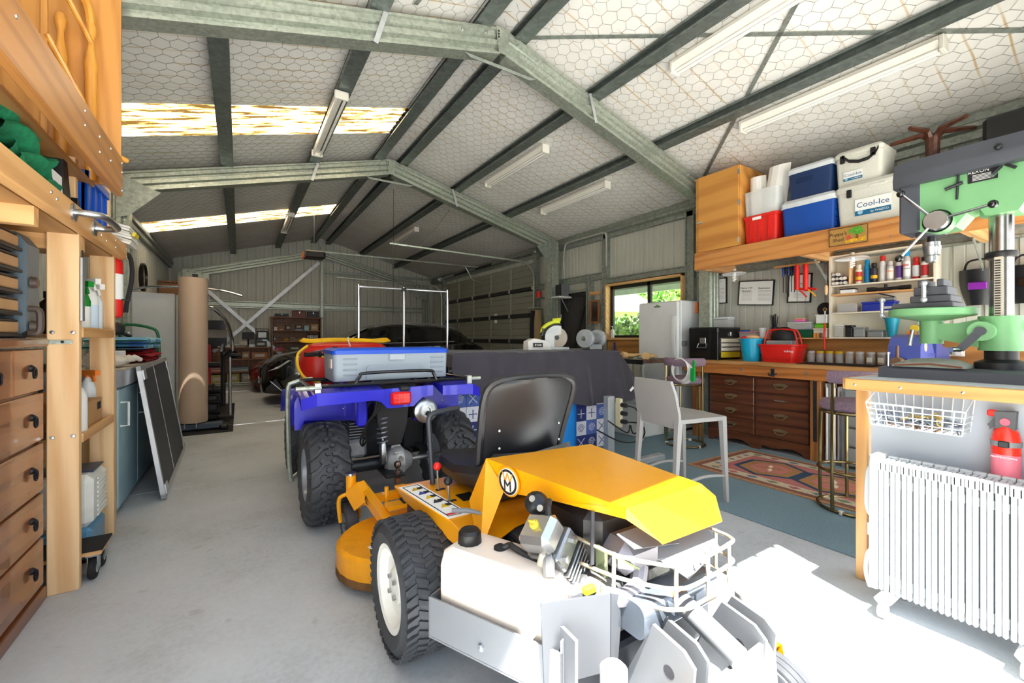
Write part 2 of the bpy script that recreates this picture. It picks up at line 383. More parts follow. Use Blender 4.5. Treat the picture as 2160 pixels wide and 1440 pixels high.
for y0, y1 in SKYS:
    b = B()
    n = 22
    def fn(u, w_, y0=y0, y1=y1):
        x = XL-.1+(XM-.12-XL+.1)*u; y = y0+(y1-y0)*w_
        return (x, y, zr(x)+ZI+.012*math.cos(w_*n*PI/2))
    b.grid(fn, 6, n*2); P(rf, 'translucent_strip', b, SKY)
    b = B(); slope(b, XM-.12, XM, y0, y1); P(rf, 'insulation_sheet', b, INS)
b = B(); slope(b, XM, XR+.1, -.3, YB+.1); P(rf, 'insulation_sheet', b, INS)
# hexagonal wire netting under the insulation
WIRE = mat('netting wire', '#86837c', .5, .6)
for x0, x1 in ((XL, XM-.02), (XM+.02, XR)):
    b = B(); hw, hl = .115, .105; r = .0011
    L_ = (x1-x0)*math.sqrt(1+TP*TP); nx = int(L_/hw)+1; ny = int(YB/hl)
    sg = 1 if x0 < 0 else -1
    cs = 1/math.sqrt(1+TP*TP)
    def w3(u, y):
        x = x0+u*cs
        return V((x, y, zr(x)+ZI-.006))
    vs = []; fs = []
    def edge(p, q):
        d = (q-p).normalized(); up = V((-TP*sg, 0, 1)).normalized(); s_ = d.cross(up).normalized()*r; o = len(vs)
        vs.extend([p+s_, p-s_, p-up*r*1.6, q+s_, q-s_, q-up*r*1.6])
        fs.extend([(o, o+2, o+5, o+3), (o+1, o+4, o+5, o+2), (o, o+3, o+4, o+1)])
    for j in range(ny):
        y = .05+j*hl
        for i in range(nx-1):
            u = i*hw+(hw/2 if j % 2 else 0)
            wob = .006*math.sin(i*1.7+j*2.3)
            a, c, d = w3(u, y+wob), w3(u+hw/2, y+hl*.42+wob), w3(u+hw, y+.006*math.sin((i+1)*1.7+j*2.3))
            edge(a, c); edge(c, d)
            edge(c, w3(u+hw/2, y+hl+.006*math.sin((i+(1 if j % 2 else 0))*1.7+(j+1)*2.3)))
    b.add(vs, fs); P(rf, 'wire_netting', b, WIRE, kind='stuff')
# portal frames: columns, ribbed rafters, apex and knee plates, bolts, fly braces
def csec(dep, wid):
    h, q = dep, wid/2
    r_ = [(-q, 0), (-q, h*.09), (-q+.034, h*.12), (-q+.034, h*.27), (-q+.002, h*.34), (-q+.002, h*.52), (-q+.034, h*.58), (-q+.034, h*.64), (-q+.014, h*.7), (-q+.014, h*.88), (-q, h*.91), (-q, h)]
    return r_+[(-y, z) for y, z in r_[::-1]]
def frame(y, dep=.23, wid=.13, brace=True, drop=0):
    zr = lambda x: 3.89-drop-TP*abs(x-XM)
    t = thing('portal_frame', None, None, (XM, y, 0), kind='structure')
    XI = 2.98
    for s in (-1, 1):
        sec = csec(dep, wid)
        xe, xa = XM+s*(XI+.16), XM+s*.03
        b = B().loft([[(x, y+p, zr(x)-dep+q) for p, q in sec] for x in (xa, xe)]); P(t, 'rafter', b, GALV, ang=20)
        cx = XM+s*XI
        b = B().loft([[(cx+s*q*1.0, y+p, z) for p, q in sec] for z in (0, zr(cx+s*.2)-.01)]); P(t, 'column', b, GALV, ang=20)
        # knee plate and apex plate
        zt = zr(cx)
        b = B().prism([(cx+s*.12, zt-.02), (cx-s*.16, zt-dep*.9+.05), (cx-s*.28, zt-dep+.03), (cx, zt-.50), (cx+s*.12, zt-.55)], 'y', y-wid/2-.004, y-wid/2+.004); P(t, 'knee_plate', b, GALVD)
        if drop:
            P(t, 'bolted_plate', B().prism([(cx+s*.1, zt+.02), (cx-s*.42, zt-.1), (cx-s*.42, zt-.22), (cx-s*.2, zt-.42), (cx+s*.1, zt-.42)], 'y', y-wid/2-.012, y-wid/2-.005), GALV)
            for (dx, dz) in ((0, -.05), (-.14, -.07), (-.28, -.1), (0, -.2), (-.14, -.2), (-.3, -.2), (0, -.36), (-.12, -.36)): P(t, 'bolt', B().lathe([(.013, 0), (.012, .008), (0, .009)], (cx+s*dx, y-wid/2-.012, zt+dz), (0, -1, 0), 6), DARKM)
        for k in range(3):
            b = B()
            xx = cx-s*(.10+.14*k); b.lathe([(.012, 0), (.012, .012), (.006, .012), (.006, .02), (.0, .02)], (xx, y-wid/2+.016, zr(xx)-dep*.22), (0, -1, 0), 6); P(t, 'bolt', b, STEEL)
        for k in range(2):
            b = B(); xx = XM+s*(.16+.22*k); b.lathe([(.012, 0), (.012, .012), (.006, .012), (.006, .02), (.0, .02)], (xx, y-wid/2+.016, zr(xx)-dep*.22), (0, -1, 0), 6); P(t, 'bolt', b, STEEL)
        for k in range(4):
            b = B(); b.lathe([(.011, 0), (.011, .01), (0, .012)], (cx+s*.05, y-wid/2+.022, 2.75-.22*k), (0, -1, 0), 6); P(t, 'bolt', b, STEEL)
        if brace:
            xx = XM+s*1.07
            b = B().bar((xx-s*.06, y-wid/2-.008, zr(xx)+.02), (xx+s*.02, y-wid/2-.008, zr(xx)-dep-.02), .035, .003, (0, 1, 0)); P(t, 'fly_brace', b, mat('bright strap', '#c5c9cc', .4, .6))
    b = B().prism([(XM-.07, zr(XM)-.01), (XM+.07, zr(XM)-.01), (XM+.04, zr(XM)-dep), (XM-.04, zr(XM)-dep)], 'y', y-wid/2-.006, y-wid/2+.004); P(t, 'apex_plate', b, GALV)
    b = B().prism([(XM-.36, zr(XM-.36)-dep), (XM+.36, zr(XM+.36)-dep), (XM+.30, zr(XM)-dep-.125), (XM-.30, zr(XM)-dep-.125)], 'y', y-.05, y-.044); P(t, 'tie_plate', b, GALVD)
    for k in range(3):
        b = B(); b.lathe([(.009, 0), (.009, .006), (0, .007)], (XM-.045, y-wid/2-.004, zr(XM)-.05-.025*k), (0, -1, 0), 6); P(t, 'bolt', b, DARKM)
    return t
frame(3.25); frame(6.5); frame(YB-.12, .2, .1, False, .24)
# purlins (Z sections) along the roof
def zsec(w_, h, t=.004):
    return [(-w_/2, 0), (w_/2, 0), (w_/2, .018), (w_/2-t, .018), (w_/2-t, t), (-w_*.0+t, t), (t, h-t), (w_/2-t, h-t), (w_/2-t, h-.018), (w_/2, h-.018), (w_/2, h), (-w_/2, h), (-w_/2, h-.018), (-w_/2+t, h-.018), (-w_/2+t, h-t), (-t, h-t), (-t, t), (-w_/2+t, t), (-w_/2+t, .018), (-w_/2, .018)]
for x in (-.13, .87, 1.74, 2.12, 3.02, 4.02):
    s = -1 if x < XM else 1
    b = B().prism([(x+p*1.0, zr(x)+.002+q) for p, q in zsec(.13, .098)], 'y', 0, YB)
    ST('purlin', b, PURL)
for s, x in ((-1, XL+.06), (1, XR-.06)):
    b = B().prism([(x+p*s, zr(x)-.13+q) for p, q in [(0, 0), (.055, 0), (.055, .006), (.006, .006), (.006, .07), (-.03, .09), (-.03, .13), (.006, .15), (.006, .21), (.055, .21), (.055, .216), (0, .216), (0, .15), (-.036, .13), (-.036, .088), (0, .068)]], 'y', 0, YB)
    ST('eave_purlin', b, GALVD)
# strap braces and a conduit under the roof
def strap(name, p, q, w_=.035, m=GALVD):
    b = B().bar(p, q, w_, .004, V((TP if p[0] > XM else -TP, 0, 1))); return ST(name, b, m)
zz = lambda x, y: V((x, y, zr(x)+ZI-.012))
strap('roof_brace', zz(3.02, 1.1), zz(4.85, 3.2)); strap('roof_brace', zz(2.2, 3.2), zz(4.95, .1)); strap('roof_brace', zz(1.6, .6), zz(1.15, 3.2)); strap('roof_brace', zz(2.2, .3), zz(3.2, 1.3))
# rear wall girt, mullion and crossed braces
b = B(); b.prism([(YB-.06+p, 1.97+q) for p, q in [(0, 0), (.05, 0), (.05, .17), (0, .17), (0, .15), (.02, .13), (.02, .04), (0, .02)]], 'x', XL+.1, XR-.1); ST('back_girt', b, GALV)
b = B().prism([(YB-.06+p, .93+q) for p, q in [(0, 0), (.05, 0), (.05, .1), (0, .1)]], 'x', XL+.1, XR-.1); ST('back_girt', b, GALV)
b = B().prism([(YB-.05+p, 3.02+q) for p, q in [(0, 0), (.04, 0), (.04, .08), (0, .08)]], 'x', XM+.1, XR-.1); ST('back_girt', b, GALVD)
b = B().box(XM-.02, XM+.06, YB-.11, YB-.03, 0, 3.75, .006); ST('back_mullion', b, GALV)
b = B().bar((-.75, YB-.13, 2.45), (1.15, YB-.13, .55), .085, .004, (0, 1, 0)); ST('wall_brace', b, mat('bright strap', '#c5c9cc', .4, .6))
b = B().bar((XM-.05, YB-.135, 3.3), (-.55, YB-.135, .85), .085, .004, (0, 1, 0)); ST('wall_brace', b, MATS['bright strap'])
# framing on the right wall
def girt(y0, y1, z0, z1, x0=XR-.075): ST('wall_girt', B().prism([(x0, z0), (XR-.006, z0), (XR-.006, z1), (x0, z1), (x0, z1-.015), (x0+.02, z1-.02), (x0+.02, z0+.02), (x0, z0+.015)], 'y', y0, y1), GALVD)
def stud(y0, y1, z0, z1, x0=XR-.08): ST('wall_stud', B().prism([(x0, y0), (XR-.006, y0), (XR-.006, y1), (x0, y1), (x0, y1-.012), (x0+.02, y1-.016), (x0+.02, y0+.016), (x0, y0+.012)], 'z', z0, z1), GALVD)
girt(PY1, DY0-.1, 2.2, 2.3); girt(WY1+.08, PY1, 2.2, 2.32); girt(WY0-.1, WY1+.05, 2.11, 2.2); girt(.1, WY0-.2, 2.0, 2.1)
stud(PY1+.01, PY1+.1, 0, 3.0); stud(PY0-.11, PY0-.01, 0, 2.3); stud(WY1+.03, WY1+.15, 0, 3.0); stud(WY0-.17, WY0-.04, 0, 3.0)
# conduit under the eave
b = B().tube(smooth_path([(XR-.1, 6.35, 2.5), (XR-.1, 6.3, 2.93), (XR-.12, 6.05, 2.97), (XR-.12, 5.6, 2.97)], 5)+[(XR-.12, 5.3, 2.97)]+smooth_path([(XR-.1, 5.3, 2.97), (XR-.1, 5.24, 2.95), (XR-.1, 5.22, 2.8), (XR-.1, 5.22, 2.4)], 4), .016, 8)
ST('conduit', b, mat('conduit', '#b0b0a8', .5))
# ---------------------------------------------------------------- doors, window, lights
DSH = mat('door sheet', '#8f9186', .5, .1, .05, 2); DBLK = mat('door strut', '#2b2c2b', .5, .3)
d = thing('door_2', None, None, (XR-.05, (DY0+DY1)/2, 0), kind='structure')
x = XR-.055; nh = 5; ph = (DZ+.05)/nh
for i in range(nh):
    b = B(); z0, z1 = i*ph, (i+1)*ph-.006
    prof = []
    for k in range(4):
        za = z0+(z1-z0)*k/4; zb = z0+(z1-z0)*(k+1)/4
        prof += [(x, za+.004), (x, zb-.014), (x+.012, zb-.008)]
    n = len(prof); b.add([(a, y, z) for y in (DY0-.05, DY1+.05) for a, z in prof]+[(x+.04, y, z) for y in (DY0-.05, DY1+.05) for z in (z0, z1)],
        [(k, k+1, n+k+1, n+k) for k in range(n-1)]+[(2*n, 2*n+2, 2*n+3, 2*n+1)])
    pn = P(d, 'door_panel', b, DSH, ang=15)
    if i: P(d, 'strut', B().prism([(x-.05, z0-.035), (x, z0-.05), (x, z0+.05), (x-.05, z0+.035)], 'y', DY0, DY1), DBLK)
for k in range(6):
    y = DY0+.02+(DY1-DY0-.04)*k/5
    P(d, 'stile', B().box(x-.012, x, y-.03, y+.03, .02, DZ, .003), GALV)
    for i in range(1, nh):
        P(d, 'hinge', B().box(x-.06, x-.012, y-.035, y+.035, i*ph-.04, i*ph+.04, .006), STEEL)
for y in (DY0-.1, DY1+.1):
    P(d, 'track', B().tube([(x-.09, y, .05), (x-.09, y, DZ-.35)]+arcpts((x-.44, DZ-.35), .35, 0, 90, 6, lambda a, c: (a, y, c))+[(2.15, y, DZ+.05)], .022, 6), GALV)
    P(d, 'track_angle', B().box(x-.06, x, y-.05, y+.05, 0, DZ+.2), GALVD)
P(d, 'torsion_shaft', B().cyl((x-.1, DY0-.2, DZ+.22), (x-.1, DY1+.2, DZ+.22), .016, n=8), STEEL)
for y0 in (9.0, 10.3): P(d, 'torsion_spring', B().cyl((x-.1, y0, DZ+.22), (x-.1, y0+.8, DZ+.22), .032, n=10), DARKM)
for y in (DY0-.15, DY1+.15): P(d, 'cable_drum', B().lathe([(.06, 0), (.06, .01), (.045, .015), (.045, .05), (.06, .055), (.06, .065)], (x-.1, y, DZ+.22), (0, 1, 0), 16), STEEL)
P(d, 'hanger', B().bar((3.25, DY0-.1, zr(3.25)), (2.7, DY0-.1, DZ+.06), .03, .004), GALV)
P(d, 'hanger', B().bar((3.15, DY1+.1, zr(3.15)), (3.1, DY1+.1, DZ+.06), .03, .004), GALVD)
P(d, 'notice', B().box(x-.004, x-.001, 8.9, 9.03, 1.55, 1.78), PAPER)
op = thing('garage_door_opener', 'dark garage door opener hung on a rail below the ridge at the back', 'door opener', (1.3, 9.65, 2.8))
P(op, 'housing', B().box(1.1, 1.5, 9.5, 9.8, 2.82, 2.98, .03), mat('opener', '#2a2420', .4))
P(op, 'rail', B().box(1.45, 5.1, 9.63, 9.67, 2.97, 3.0), GALV)
P(op, 'draw_arm', B().tube([(4.75, 9.65, 2.97), (4.95, 9.65, 2.65), (5.2, 9.65, 2.6)], .012, 6), GALV)
P(op, 'hanger', B().bar((1.3, 9.65, zr(1.3)+.05), (1.3, 9.65, 2.97), .03, .004), GALV)
P(op, 'light_lens', B().box(1.08, 1.12, 9.53, 9.77, 2.82, 2.93, .01), mat('orange lens', '#c0662a', .4))
# side door
d = thing('door_1', None, None, (XR, (PY0+PY1)/2, 0), kind='structure')
DDK = mat('dark door sheet', '#3a3836', .5, .1)
b = B(); rib(b, 'y', XR-.01, PY0-.01, PY1+.01, .005, PZ+.03, 1, .09, .006); P(d, 'leaf', b, DDK)
for y in (PY0+.045, PY1-.045): P(d, 'leaf_frame', B().box(XR-.05, XR-.012, y-.03, y+.03, .02, PZ-.02), DBLK)
P(d, 'leaf_frame', B().box(XR-.05, XR-.012, PY0+.02, PY1-.02, PZ-.08, PZ-.02), DBLK)
P(d, 'leaf_frame', B().bar((XR-.035, PY1-.06, .1), (XR-.035, PY0+.06, PZ-.1), .06, .03, (1, 0, 0)), DBLK)
for y in (PY0, PY1): P(d, 'jamb', B().box(XR-.08, XR+.01, y-.025, y+.025, 0, PZ+.03), GALV)
P(d, 'head', B().box(XR-.08, XR+.01, PY0-.02, PY1+.02, PZ, PZ+.05), GALV)
for z in (.4, 1.6): P(d, 'hinge', B().box(XR-.075, XR-.045, PY1-.06, PY1+.0, z-.05, z+.05, .005), STEEL)
P(d, 'latch_block', B().box(XR-.075, XR-.045, PY0+.05, PY0+.13, 1.22, 1.32), PINEY)
# window
d = thing('window_1', None, None, (XR, (WY0+WY1)/2, WZ0), kind='structure')
PW = wood('window pine', '#e2b67e', '#c9924f', 'y')
for a in ((WY0, WY1, WZ0-.035, WZ0), (WY0, WY1, WZ1-.03, WZ1)): P(d, 'frame_board', B().box(XR-.13, XR+.03, a[0]-.03, a[1]+.03, a[2], a[3], .003), PW)
for y in (WY0-.03, WY1): P(d, 'frame_board', B().box(XR-.13, XR+.03, y, y+.03, WZ0-.035, WZ1, .003), PW)
DAL = mat('dark aluminium', '#2a2a2b', .4, .4)
for a in ((WY0, WY1, WZ0, WZ0+.04), (WY0, WY1, WZ1-.09, WZ1-.03), (WY0, WY0+.04, WZ0, WZ1-.03), (WY1-.06, WY1, WZ0, WZ1-.03), ((WY0+WY1)/2-.12, (WY0+WY1)/2-.06, WZ0, WZ1-.03)):
    P(d, 'sash', B().box(XR-.03, XR+.02, *a, .004), DAL)
for a in ((WY0+.04, (WY0+WY1)/2-.12), ((WY0+WY1)/2-.06, WY1-.06)): P(d, 'pane', B().box(XR-.008, XR-.004, a[0], a[1], WZ0+.04, WZ1-.09), GLASS)
# fluorescent battens
def batten(x, y0, y1, side, label):
    t = thing('fluorescent_batten', label, 'light', (x, (y0+y1)/2, zr(x)), group='fluorescent battens under the roof')
    z = zr(x)+ZI-.02; W = mat('batten enamel', '#e9e6dc', .4, 0, .03)
    b = B().prism([(x-.045, z-.03), (x+.045, z-.03), (x+.05, z), (x-.05, z)], 'y', y0+.03, y1-.03); P(t, 'body', b, W)
    b = B().prism([(x-.065, z-.035), (x-.03, z-.075), (x+.03, z-.075), (x+.065, z-.035), (x+.05, z-.03), (x-.05, z-.03)], 'y', y0+.03, y1-.03); P(t, 'reflector', b, mat('diffuser', '#efede4', .3, 0, .02))
    P(t, 'tube', B().cyl((x-.02, y0+.04, z-.092), (x-.02, y1-.04, z-.092), .013, n=10), mat('tube glass', '#f4f4f0', .2, 0, .02))
    P(t, 'tube', B().cyl((x+.03, y0+.04, z-.092), (x+.03, y1-.04, z-.092), .013, n=10), MATS['tube glass'])
    for y in (y0, y1-.03): P(t, 'end_cap', B().box(x-.055, x+.055, y, y+.03, z-.11, z, .006), W)
    if side: P(t, 'bracket', B().box(x-.03, x+.03, y0+.1, y0+.13, z, zr(x)+ZI+.0), W)
batten(3.24, .95, 2.44, 0, 'white double fluorescent batten nearest the ridge on the right roof slope')
batten(4.25, .92, 2.40, 0, 'long white fluorescent batten above the cool boxes')
batten(3.24, 4.3, 5.8, 0, 'fluorescent batten between the two frames, right slope, nearer the ridge')
batten(4.26, 4.25, 5.75, 0, 'fluorescent batten between the two frames, right slope, nearer the window')
batten(3.26, 9.0, 10.6, 0, 'fluorescent batten at the back of the right roof slope')
def batten_under(x, y0, y1, label):
    t = thing('fluorescent_batten', label, 'light', (x, (y0+y1)/2, zr(x)), group='fluorescent battens under the roof')
    z = zr(x); W = MATS['batten enamel']
    P(t, 'body', B().box(x-.07, x+.0, y0+.03, y1-.03, z-.045, z, .004), W)
    P(t, 'tube', B().cyl((x-.06, y0+.04, z-.065), (x-.06, y1-.04, z-.065), .013, n=10), MATS['tube glass'])
    P(t, 'tube', B().cyl((x+.02, y0+.04, z-.065), (x+.02, y1-.04, z-.065), .013, n=10), MATS['tube glass'])
    for y in (y0, y1-.04): P(t, 'end_cap', B().box(x-.085, x+.045, y, y+.04, z-.085, z-.005, .008), W)
batten_under(.86, 4.4, 6.0, 'white twin-tube batten under the left purlin crossing the bright roof strip')
batten_under(.86, 9.2, 10.8, 'small-looking twin-tube batten at the back of the left roof slope')
# ---------------------------------------------------------------- outside the window
GR = mat('garden lawn', '#6f9a3f', .9, 0, .3, 3)
ST('garden', B().box(XR+.6, 18, .02, 16, -.2, -.05), GR)
def foliage(name, label, cat, c, r, n, cols, trunk=True, seed=1, leaf=.09):
    rnd = random.Random(seed)
    t = thing(name, label, cat, (c[0], c[1], -.05), group='garden plants')
    b = B(); vs = []; fs = []
    for i in range(n):
        while 1:
            p = V((rnd.uniform(-1, 1), rnd.uniform(-1, 1), rnd.uniform(-1, 1)))
            if .45 < p.length < 1: break
        k = 1+.25*math.sin(p.x*7+p.y*5+p.z*9)
        q = V((c[0]+p.x*r[0]*k, c[1]+p.y*r[1]*k, c[2]+p.z*r[2]*k))
        a = V((rnd.gauss(0, 1), rnd.gauss(0, 1), rnd.gauss(0, 1))).normalized(); d = a.orthogonal().normalized(); l = leaf*rnd.uniform(.6, 1.3)
        o = len(vs); e = a.cross(d)
        vs += [q, q+d*l*.5+e*l*.28, q+d*l, q+d*l*.5-e*l*.28+a*l*.1]; fs.append((o, o+1, o+2, o+3))
        b.m = rnd.randrange(len(cols)); b.mi.append(b.m)
    o = len(b.v); b.v += vs; b.f += fs
    P(t, 'foliage', b, cols, kind='stuff')
    tb = B(); tb.tube([(c[0], c[1], -.05), (c[0]+.05, c[1], c[2]*.5), (c[0], c[1]+.05, c[2])], [.06, .05, .02], 8); P(t, 'stem', tb, mat('bark', '#6b5238', .9))
LF = [mat('leaf a', '#7fae3c', .5, 0, .2), mat('leaf b', '#a6c65a', .5, 0, .2), mat('leaf c', '#4d7d2a', .5, 0, .2), mat('leaf d', '#dfe6c0', .5, 0, .1)]
foliage('garden_shrub', 'pale green leafy shrub close outside the window', 'shrub', (7.1, 6.3, .75), (.6, .8, .75), 5200, LF, seed=2, leaf=.13)
foliage('garden_tree', 'bushy green tree behind the white parasol outside the window', 'tree', (12.5, 8.2, 2.2), (1.6, 2.4, 1.7), 5200, LF[:3], seed=3, leaf=.22)
foliage('garden_tree', 'green tree at the right of the view through the window', 'tree', (12.5, 13.6, 2.2), (1.6, 2.4, 1.6), 4200, LF[:3], seed=4, leaf=.22)
um = thing('garden_parasol', 'white cantilever garden parasol outside the window', 'parasol', (8.7, 8.7, -.05))
P(um, 'canopy', B().lathe([(.02, 2.75), (.7, 2.5), (1.5, 2.0), (1.5, 1.9), (.7, 2.44), (.02, 2.7)], (8.7, 8.7, -.05), n=8), mat('parasol cloth', '#f1efec', .8))
P(um, 'pole', B().cyl((8.7, 8.7, -.05), (8.7, 8.7, 2.4), .025, n=10), DARKM)
P(um, 'arm', B().tube(smooth_path([(7.6, 8.3, 2.3), (7.9, 8.3, 2.05), (8.3, 8.5, 1.8), (8.6, 8.6, 1.6)], 5), .02, 8), BLACKP)
P(um, 'base', B().lathe([(.3, 0), (.3, .06), (.06, .1), (0, .1)], (8.7, 8.7, -.05), n=20), DARKM)
pg = thing('veranda_roof', 'pale veranda roof edge seen through the window', 'roof', (6.6, 5.4, 2.1))
P(pg, 'roof_sheet', B().add([(5.5, 2, 2.55), (7.4, 2, 2.28), (7.4, 9.5, 2.28), (5.5, 9.5, 2.55), (5.5, 2, 2.6), (7.4, 2, 2.33), (7.4, 9.5, 2.33), (5.5, 9.5, 2.6)], [(0,1,2,3), (4,7,6,5), (0,4,5,1), (1,5,6,2), (2,6,7,3), (3,7,4,0)]), mat('veranda sheet', '#aeb0ac', .5))
P(pg, 'beam', B().box(7.3, 7.38, 2, 9.5, 2.16, 2.28), mat('veranda beam', '#c9cbc8', .5))
for y in (2.2, 9.3): P(pg, 'post', B().box(7.3, 7.38, y-.04, y+.04, -.05, 2.2), MATS['veranda beam'])
# ---------------------------------------------------------------- right side: workbench, shelves and what stands on them
def hexmat(h, r=.4, **k): return mat('paint '+h, h, r, 0, .05, **k)
def bench_post(t, x, y, z0, z1, w_=.09): P(t, 'leg', B().box(x-w_/2, x+w_/2, y-w_/2, y+w_/2, z0, z1, .004), wood('bench leg', '#a9703c', '#7d4c22', 'z'))
BW = wood('bench top', '#b98a55', '#8b5a2c', 'y', .4); BA = wood('bench apron', '#b8753a', '#8c4f1f', 'y', .45)
t = thing('workbench', 'long brown timber workbench along the right wall', 'workbench', (4.95, 1.8, 0))
P(t, 'bench_top', B().box(4.62, 5.2, .75, 3.36, .9, .94, .005), BW)
P(t, 'apron', B().box(4.64, 4.68, .78, 3.34, .79, .9, .003), BA)
for y in (.82, 1.92, 3.2): bench_post(t, 4.72, y, 0, .9)
for y in (.82, 1.92, 3.12): bench_post(t, 5.14, y, 0, .9, .07)
P(t, 'rear_rail', B().box(5.16, 5.2, .78, 3.15, .3, .38), BA)
op = P(t, 'bottle_opener', B().box(4.633, 4.64, 2.27, 2.31, .80, .88, .004), DARKM, 'dark cast bottle opener')
P(t, 'bottle_opener_lip', B().tube([(4.63, 2.25, .83), (4.6, 2.27, .815), (4.6, 2.31, .815), (4.63, 2.33, .83)], .007, 6), DARKM)
for y in (2.62, 1.98): P(t, 'bolt', B().lathe([(.014, 0), (.012, .006), (0, .008)], (4.64, y, .855), (-1, 0, 0), 10), STEEL)
P(t, 'strip', B().box(4.668, 4.675, 1.905, 1.935, .2, .78), DARKM, 'dark steel strip on the leg')
# dresser under the bench
DW = wood('dark walnut', '#6b3d24', '#3d1f12', 'y', .3, coat=.2)
t = thing('dresser', 'dark brown eight-drawer dresser with brass pulls under the workbench', 'dresser', (5.0, 2.56, 0))
P(t, 'carcass', B().box(4.74, 5.15, 1.98, 3.06, .1, .78, .004), DW)
b = B(); n = 24
for seg in ((1.98, 2.52), (2.52, 3.06)):
    pts = [(seg[0], .14), (seg[0], 0), (seg[0]+.05, 0), (seg[0]+.08, .035)]+[(seg[0]+.08+(.38)*i/6, .05+.012*math.sin(i*PI/3)) for i in range(1, 7)]+[(seg[1]-.05, 0), (seg[1], 0), (seg[1], .14)]
    b.prism(pts, 'x', 4.725, 4.75)
P(t, 'plinth', b, DW)
pull = None
for c, (y0, y1) in enumerate(((1.995, 2.51), (2.53, 3.045))):
    for i in range(4):
        z0 = .145+i*.158
        dr = P(t, 'drawer', B().box(4.722, 4.742, y0, y1, z0, z0+.147, .004), DW)
        ym = (y0+y1)/2; zc = z0+.085
        if c == 0 and i == 2:
            P(dr, 'handle', B().tube([(4.722, ym-.06, zc), (4.7, ym-.05, zc), (4.7, ym+.05, zc), (4.722, ym+.06, zc)], .006, 6), STEEL, 'plain bright bar handle'); continue
        b = B().prism([(ym+s_*a, zc+q) for s_, L_ in ((1, [(.0, .022), (.035, .018), (.07, .008), (.075, -.006), (.045, -.004), (.03, -.012), (0, -.006)]),) for a, q in L_]+[(ym-a, zc+q) for a, q in [(.03, -.012), (.045, -.004), (.075, -.006), (.07, .008), (.035, .018)]], 'x', 4.716, 4.722)
        b.tube([(4.716, ym-.055, zc), (4.7, ym-.05, zc-.012), (4.696, ym-.03, zc-.03), (4.695, ym, zc-.034), (4.696, ym+.03, zc-.03), (4.7, ym+.05, zc-.012), (4.716, ym+.055, zc)], .0055, 6)
        P(dr, 'handle', b, mat('old brass', '#9c8a68', .4, .8, .2), 'antique brass bail handle')
# folded white frame and plastic drawer tower under the bench
t = thing('folding_table', 'folded white metal frame standing beside the dresser', 'folded table', (4.8, 1.79, 0))
for y in (1.83, 1.80, 1.77):
    P(t, 'leg', B().tube([(4.7, y, .01), (4.7, y, .76)], .011, 8), WHITE); P(t, 'leg', B().tube([(5.1, y, .01), (5.1, y, .76)], .011, 8), WHITE)
P(t, 'panel', B().box(4.72, 5.1, 1.74, 1.755, .05, .74, .004), WHITE)
for z in (.02, .75): P(t, 'joint_block', B().box(4.69, 4.71, 1.755, 1.845, z-.02, z+.02), GREYP)
t = thing('drawer_tower', 'grey translucent plastic drawer tower under the workbench', 'drawer tower', (4.9, 1.5, 0))
FR = mat('clear grey plastic', '#aeb4b8', .2, 0, .03, tr=.6, ior=1.15)
for x in (4.68, 5.1):
    for y in (1.27, 1.69): P(t, 'post', B().box(x-.012, x+.012, y-.012, y+.012, 0, .74), GREYP)
for i in range(4):
    z = .05+.175*i; P(t, 'shelf', B().box(4.67, 5.11, 1.26, 1.70, z-.012, z), GREYP)
    dr = P(t, 'drawer', B().box(4.66, 4.665, 1.285, 1.675, z+.005, z+.15).box(4.66, 5.08, 1.285, 1.29, z+.005, z+.13).box(4.66, 5.08, 1.67, 1.675, z+.005, z+.13).box(4.66, 5.08, 1.285, 1.675, z, z+.005), FR)
    P(dr, 'knob', B().sph((4.65, 1.48, z+.09), .012), CHROME)
for i, (cl, n_) in enumerate((('#d9a06a', 'orange'), ('#57b031', 'lime green'), ('#8ab6d8', 'pale blue'))):
    b = B().sph((4.8, 1.5, .05+.175*(i+1)+.05 if i != 0 else .05+.05), (.1, .14, .045), 10, 6)
    obj('folded_cloth', b, hexmat(cl, .9), '%s bundle inside the plastic drawer tower' % n_, 'cloth')
b = B()
for k in range(10): b.box(5.03, 5.05, 1.30+.04*k, 1.32+.04*k, .6, .76)
P(t, 'striped_back', b, BLACKP)
# ply splashback, ledge and clutter along the wall
ST('trim_1', B().box(5.19, 5.26, .3, 3.1, .94, 1.19, .002), wood('splash ply', '#b07c42', '#85562a', 'y', .45, .6))
ST('trim_2', B().box(5.08, 5.26, 1.98, 2.95, 1.185, 1.2, .002), PINEY)
t = thing('toolbox', 'black metal toolbox with yellow and white drawers on the workbench', 'toolbox', (4.95, 3.06, .94))
TB = mat('toolbox black', '#141416', .3, .2, coat=.3)
P(t, 'body', B().box(4.70, 5.17, 2.93, 3.31, .94, 1.27, .008), TB)
P(t, 'lid', B().box(4.695, 5.175, 2.925, 3.315, 1.25, 1.325, .014), TB)
for i, (z, h, cl) in enumerate(((.965, .07, '#e2c52f'), (1.045, .04, '#e8e4d4'), (1.095, .04, '#e8e4d4'), (1.145, .045, '#e6e0c8'))):
    dr = P(t, 'drawer', B().box(4.76, 5.14, 2.915, 2.93, z, z+h, .003), hexmat(cl)); P(dr, 'drawer_rail', B().box(4.76, 5.14, 2.908, 2.93, z+h+.001, z+h+.008), STEEL)
P(t, 'latch', B().box(4.93, 4.96, 2.91, 2.93, 1.22, 1.27, .004), STEEL)
hd = P(t, 'side_handle_plate', B().box(4.69, 4.70, 3.08, 3.16, 1.13, 1.2, .004), STEEL)
P(hd, 'side_handle', B().tube([(4.69, 3.07, 1.13), (4.67, 3.06, 1.08), (4.67, 3.18, 1.08), (4.69, 3.17, 1.13)], .006, 6), STEEL)
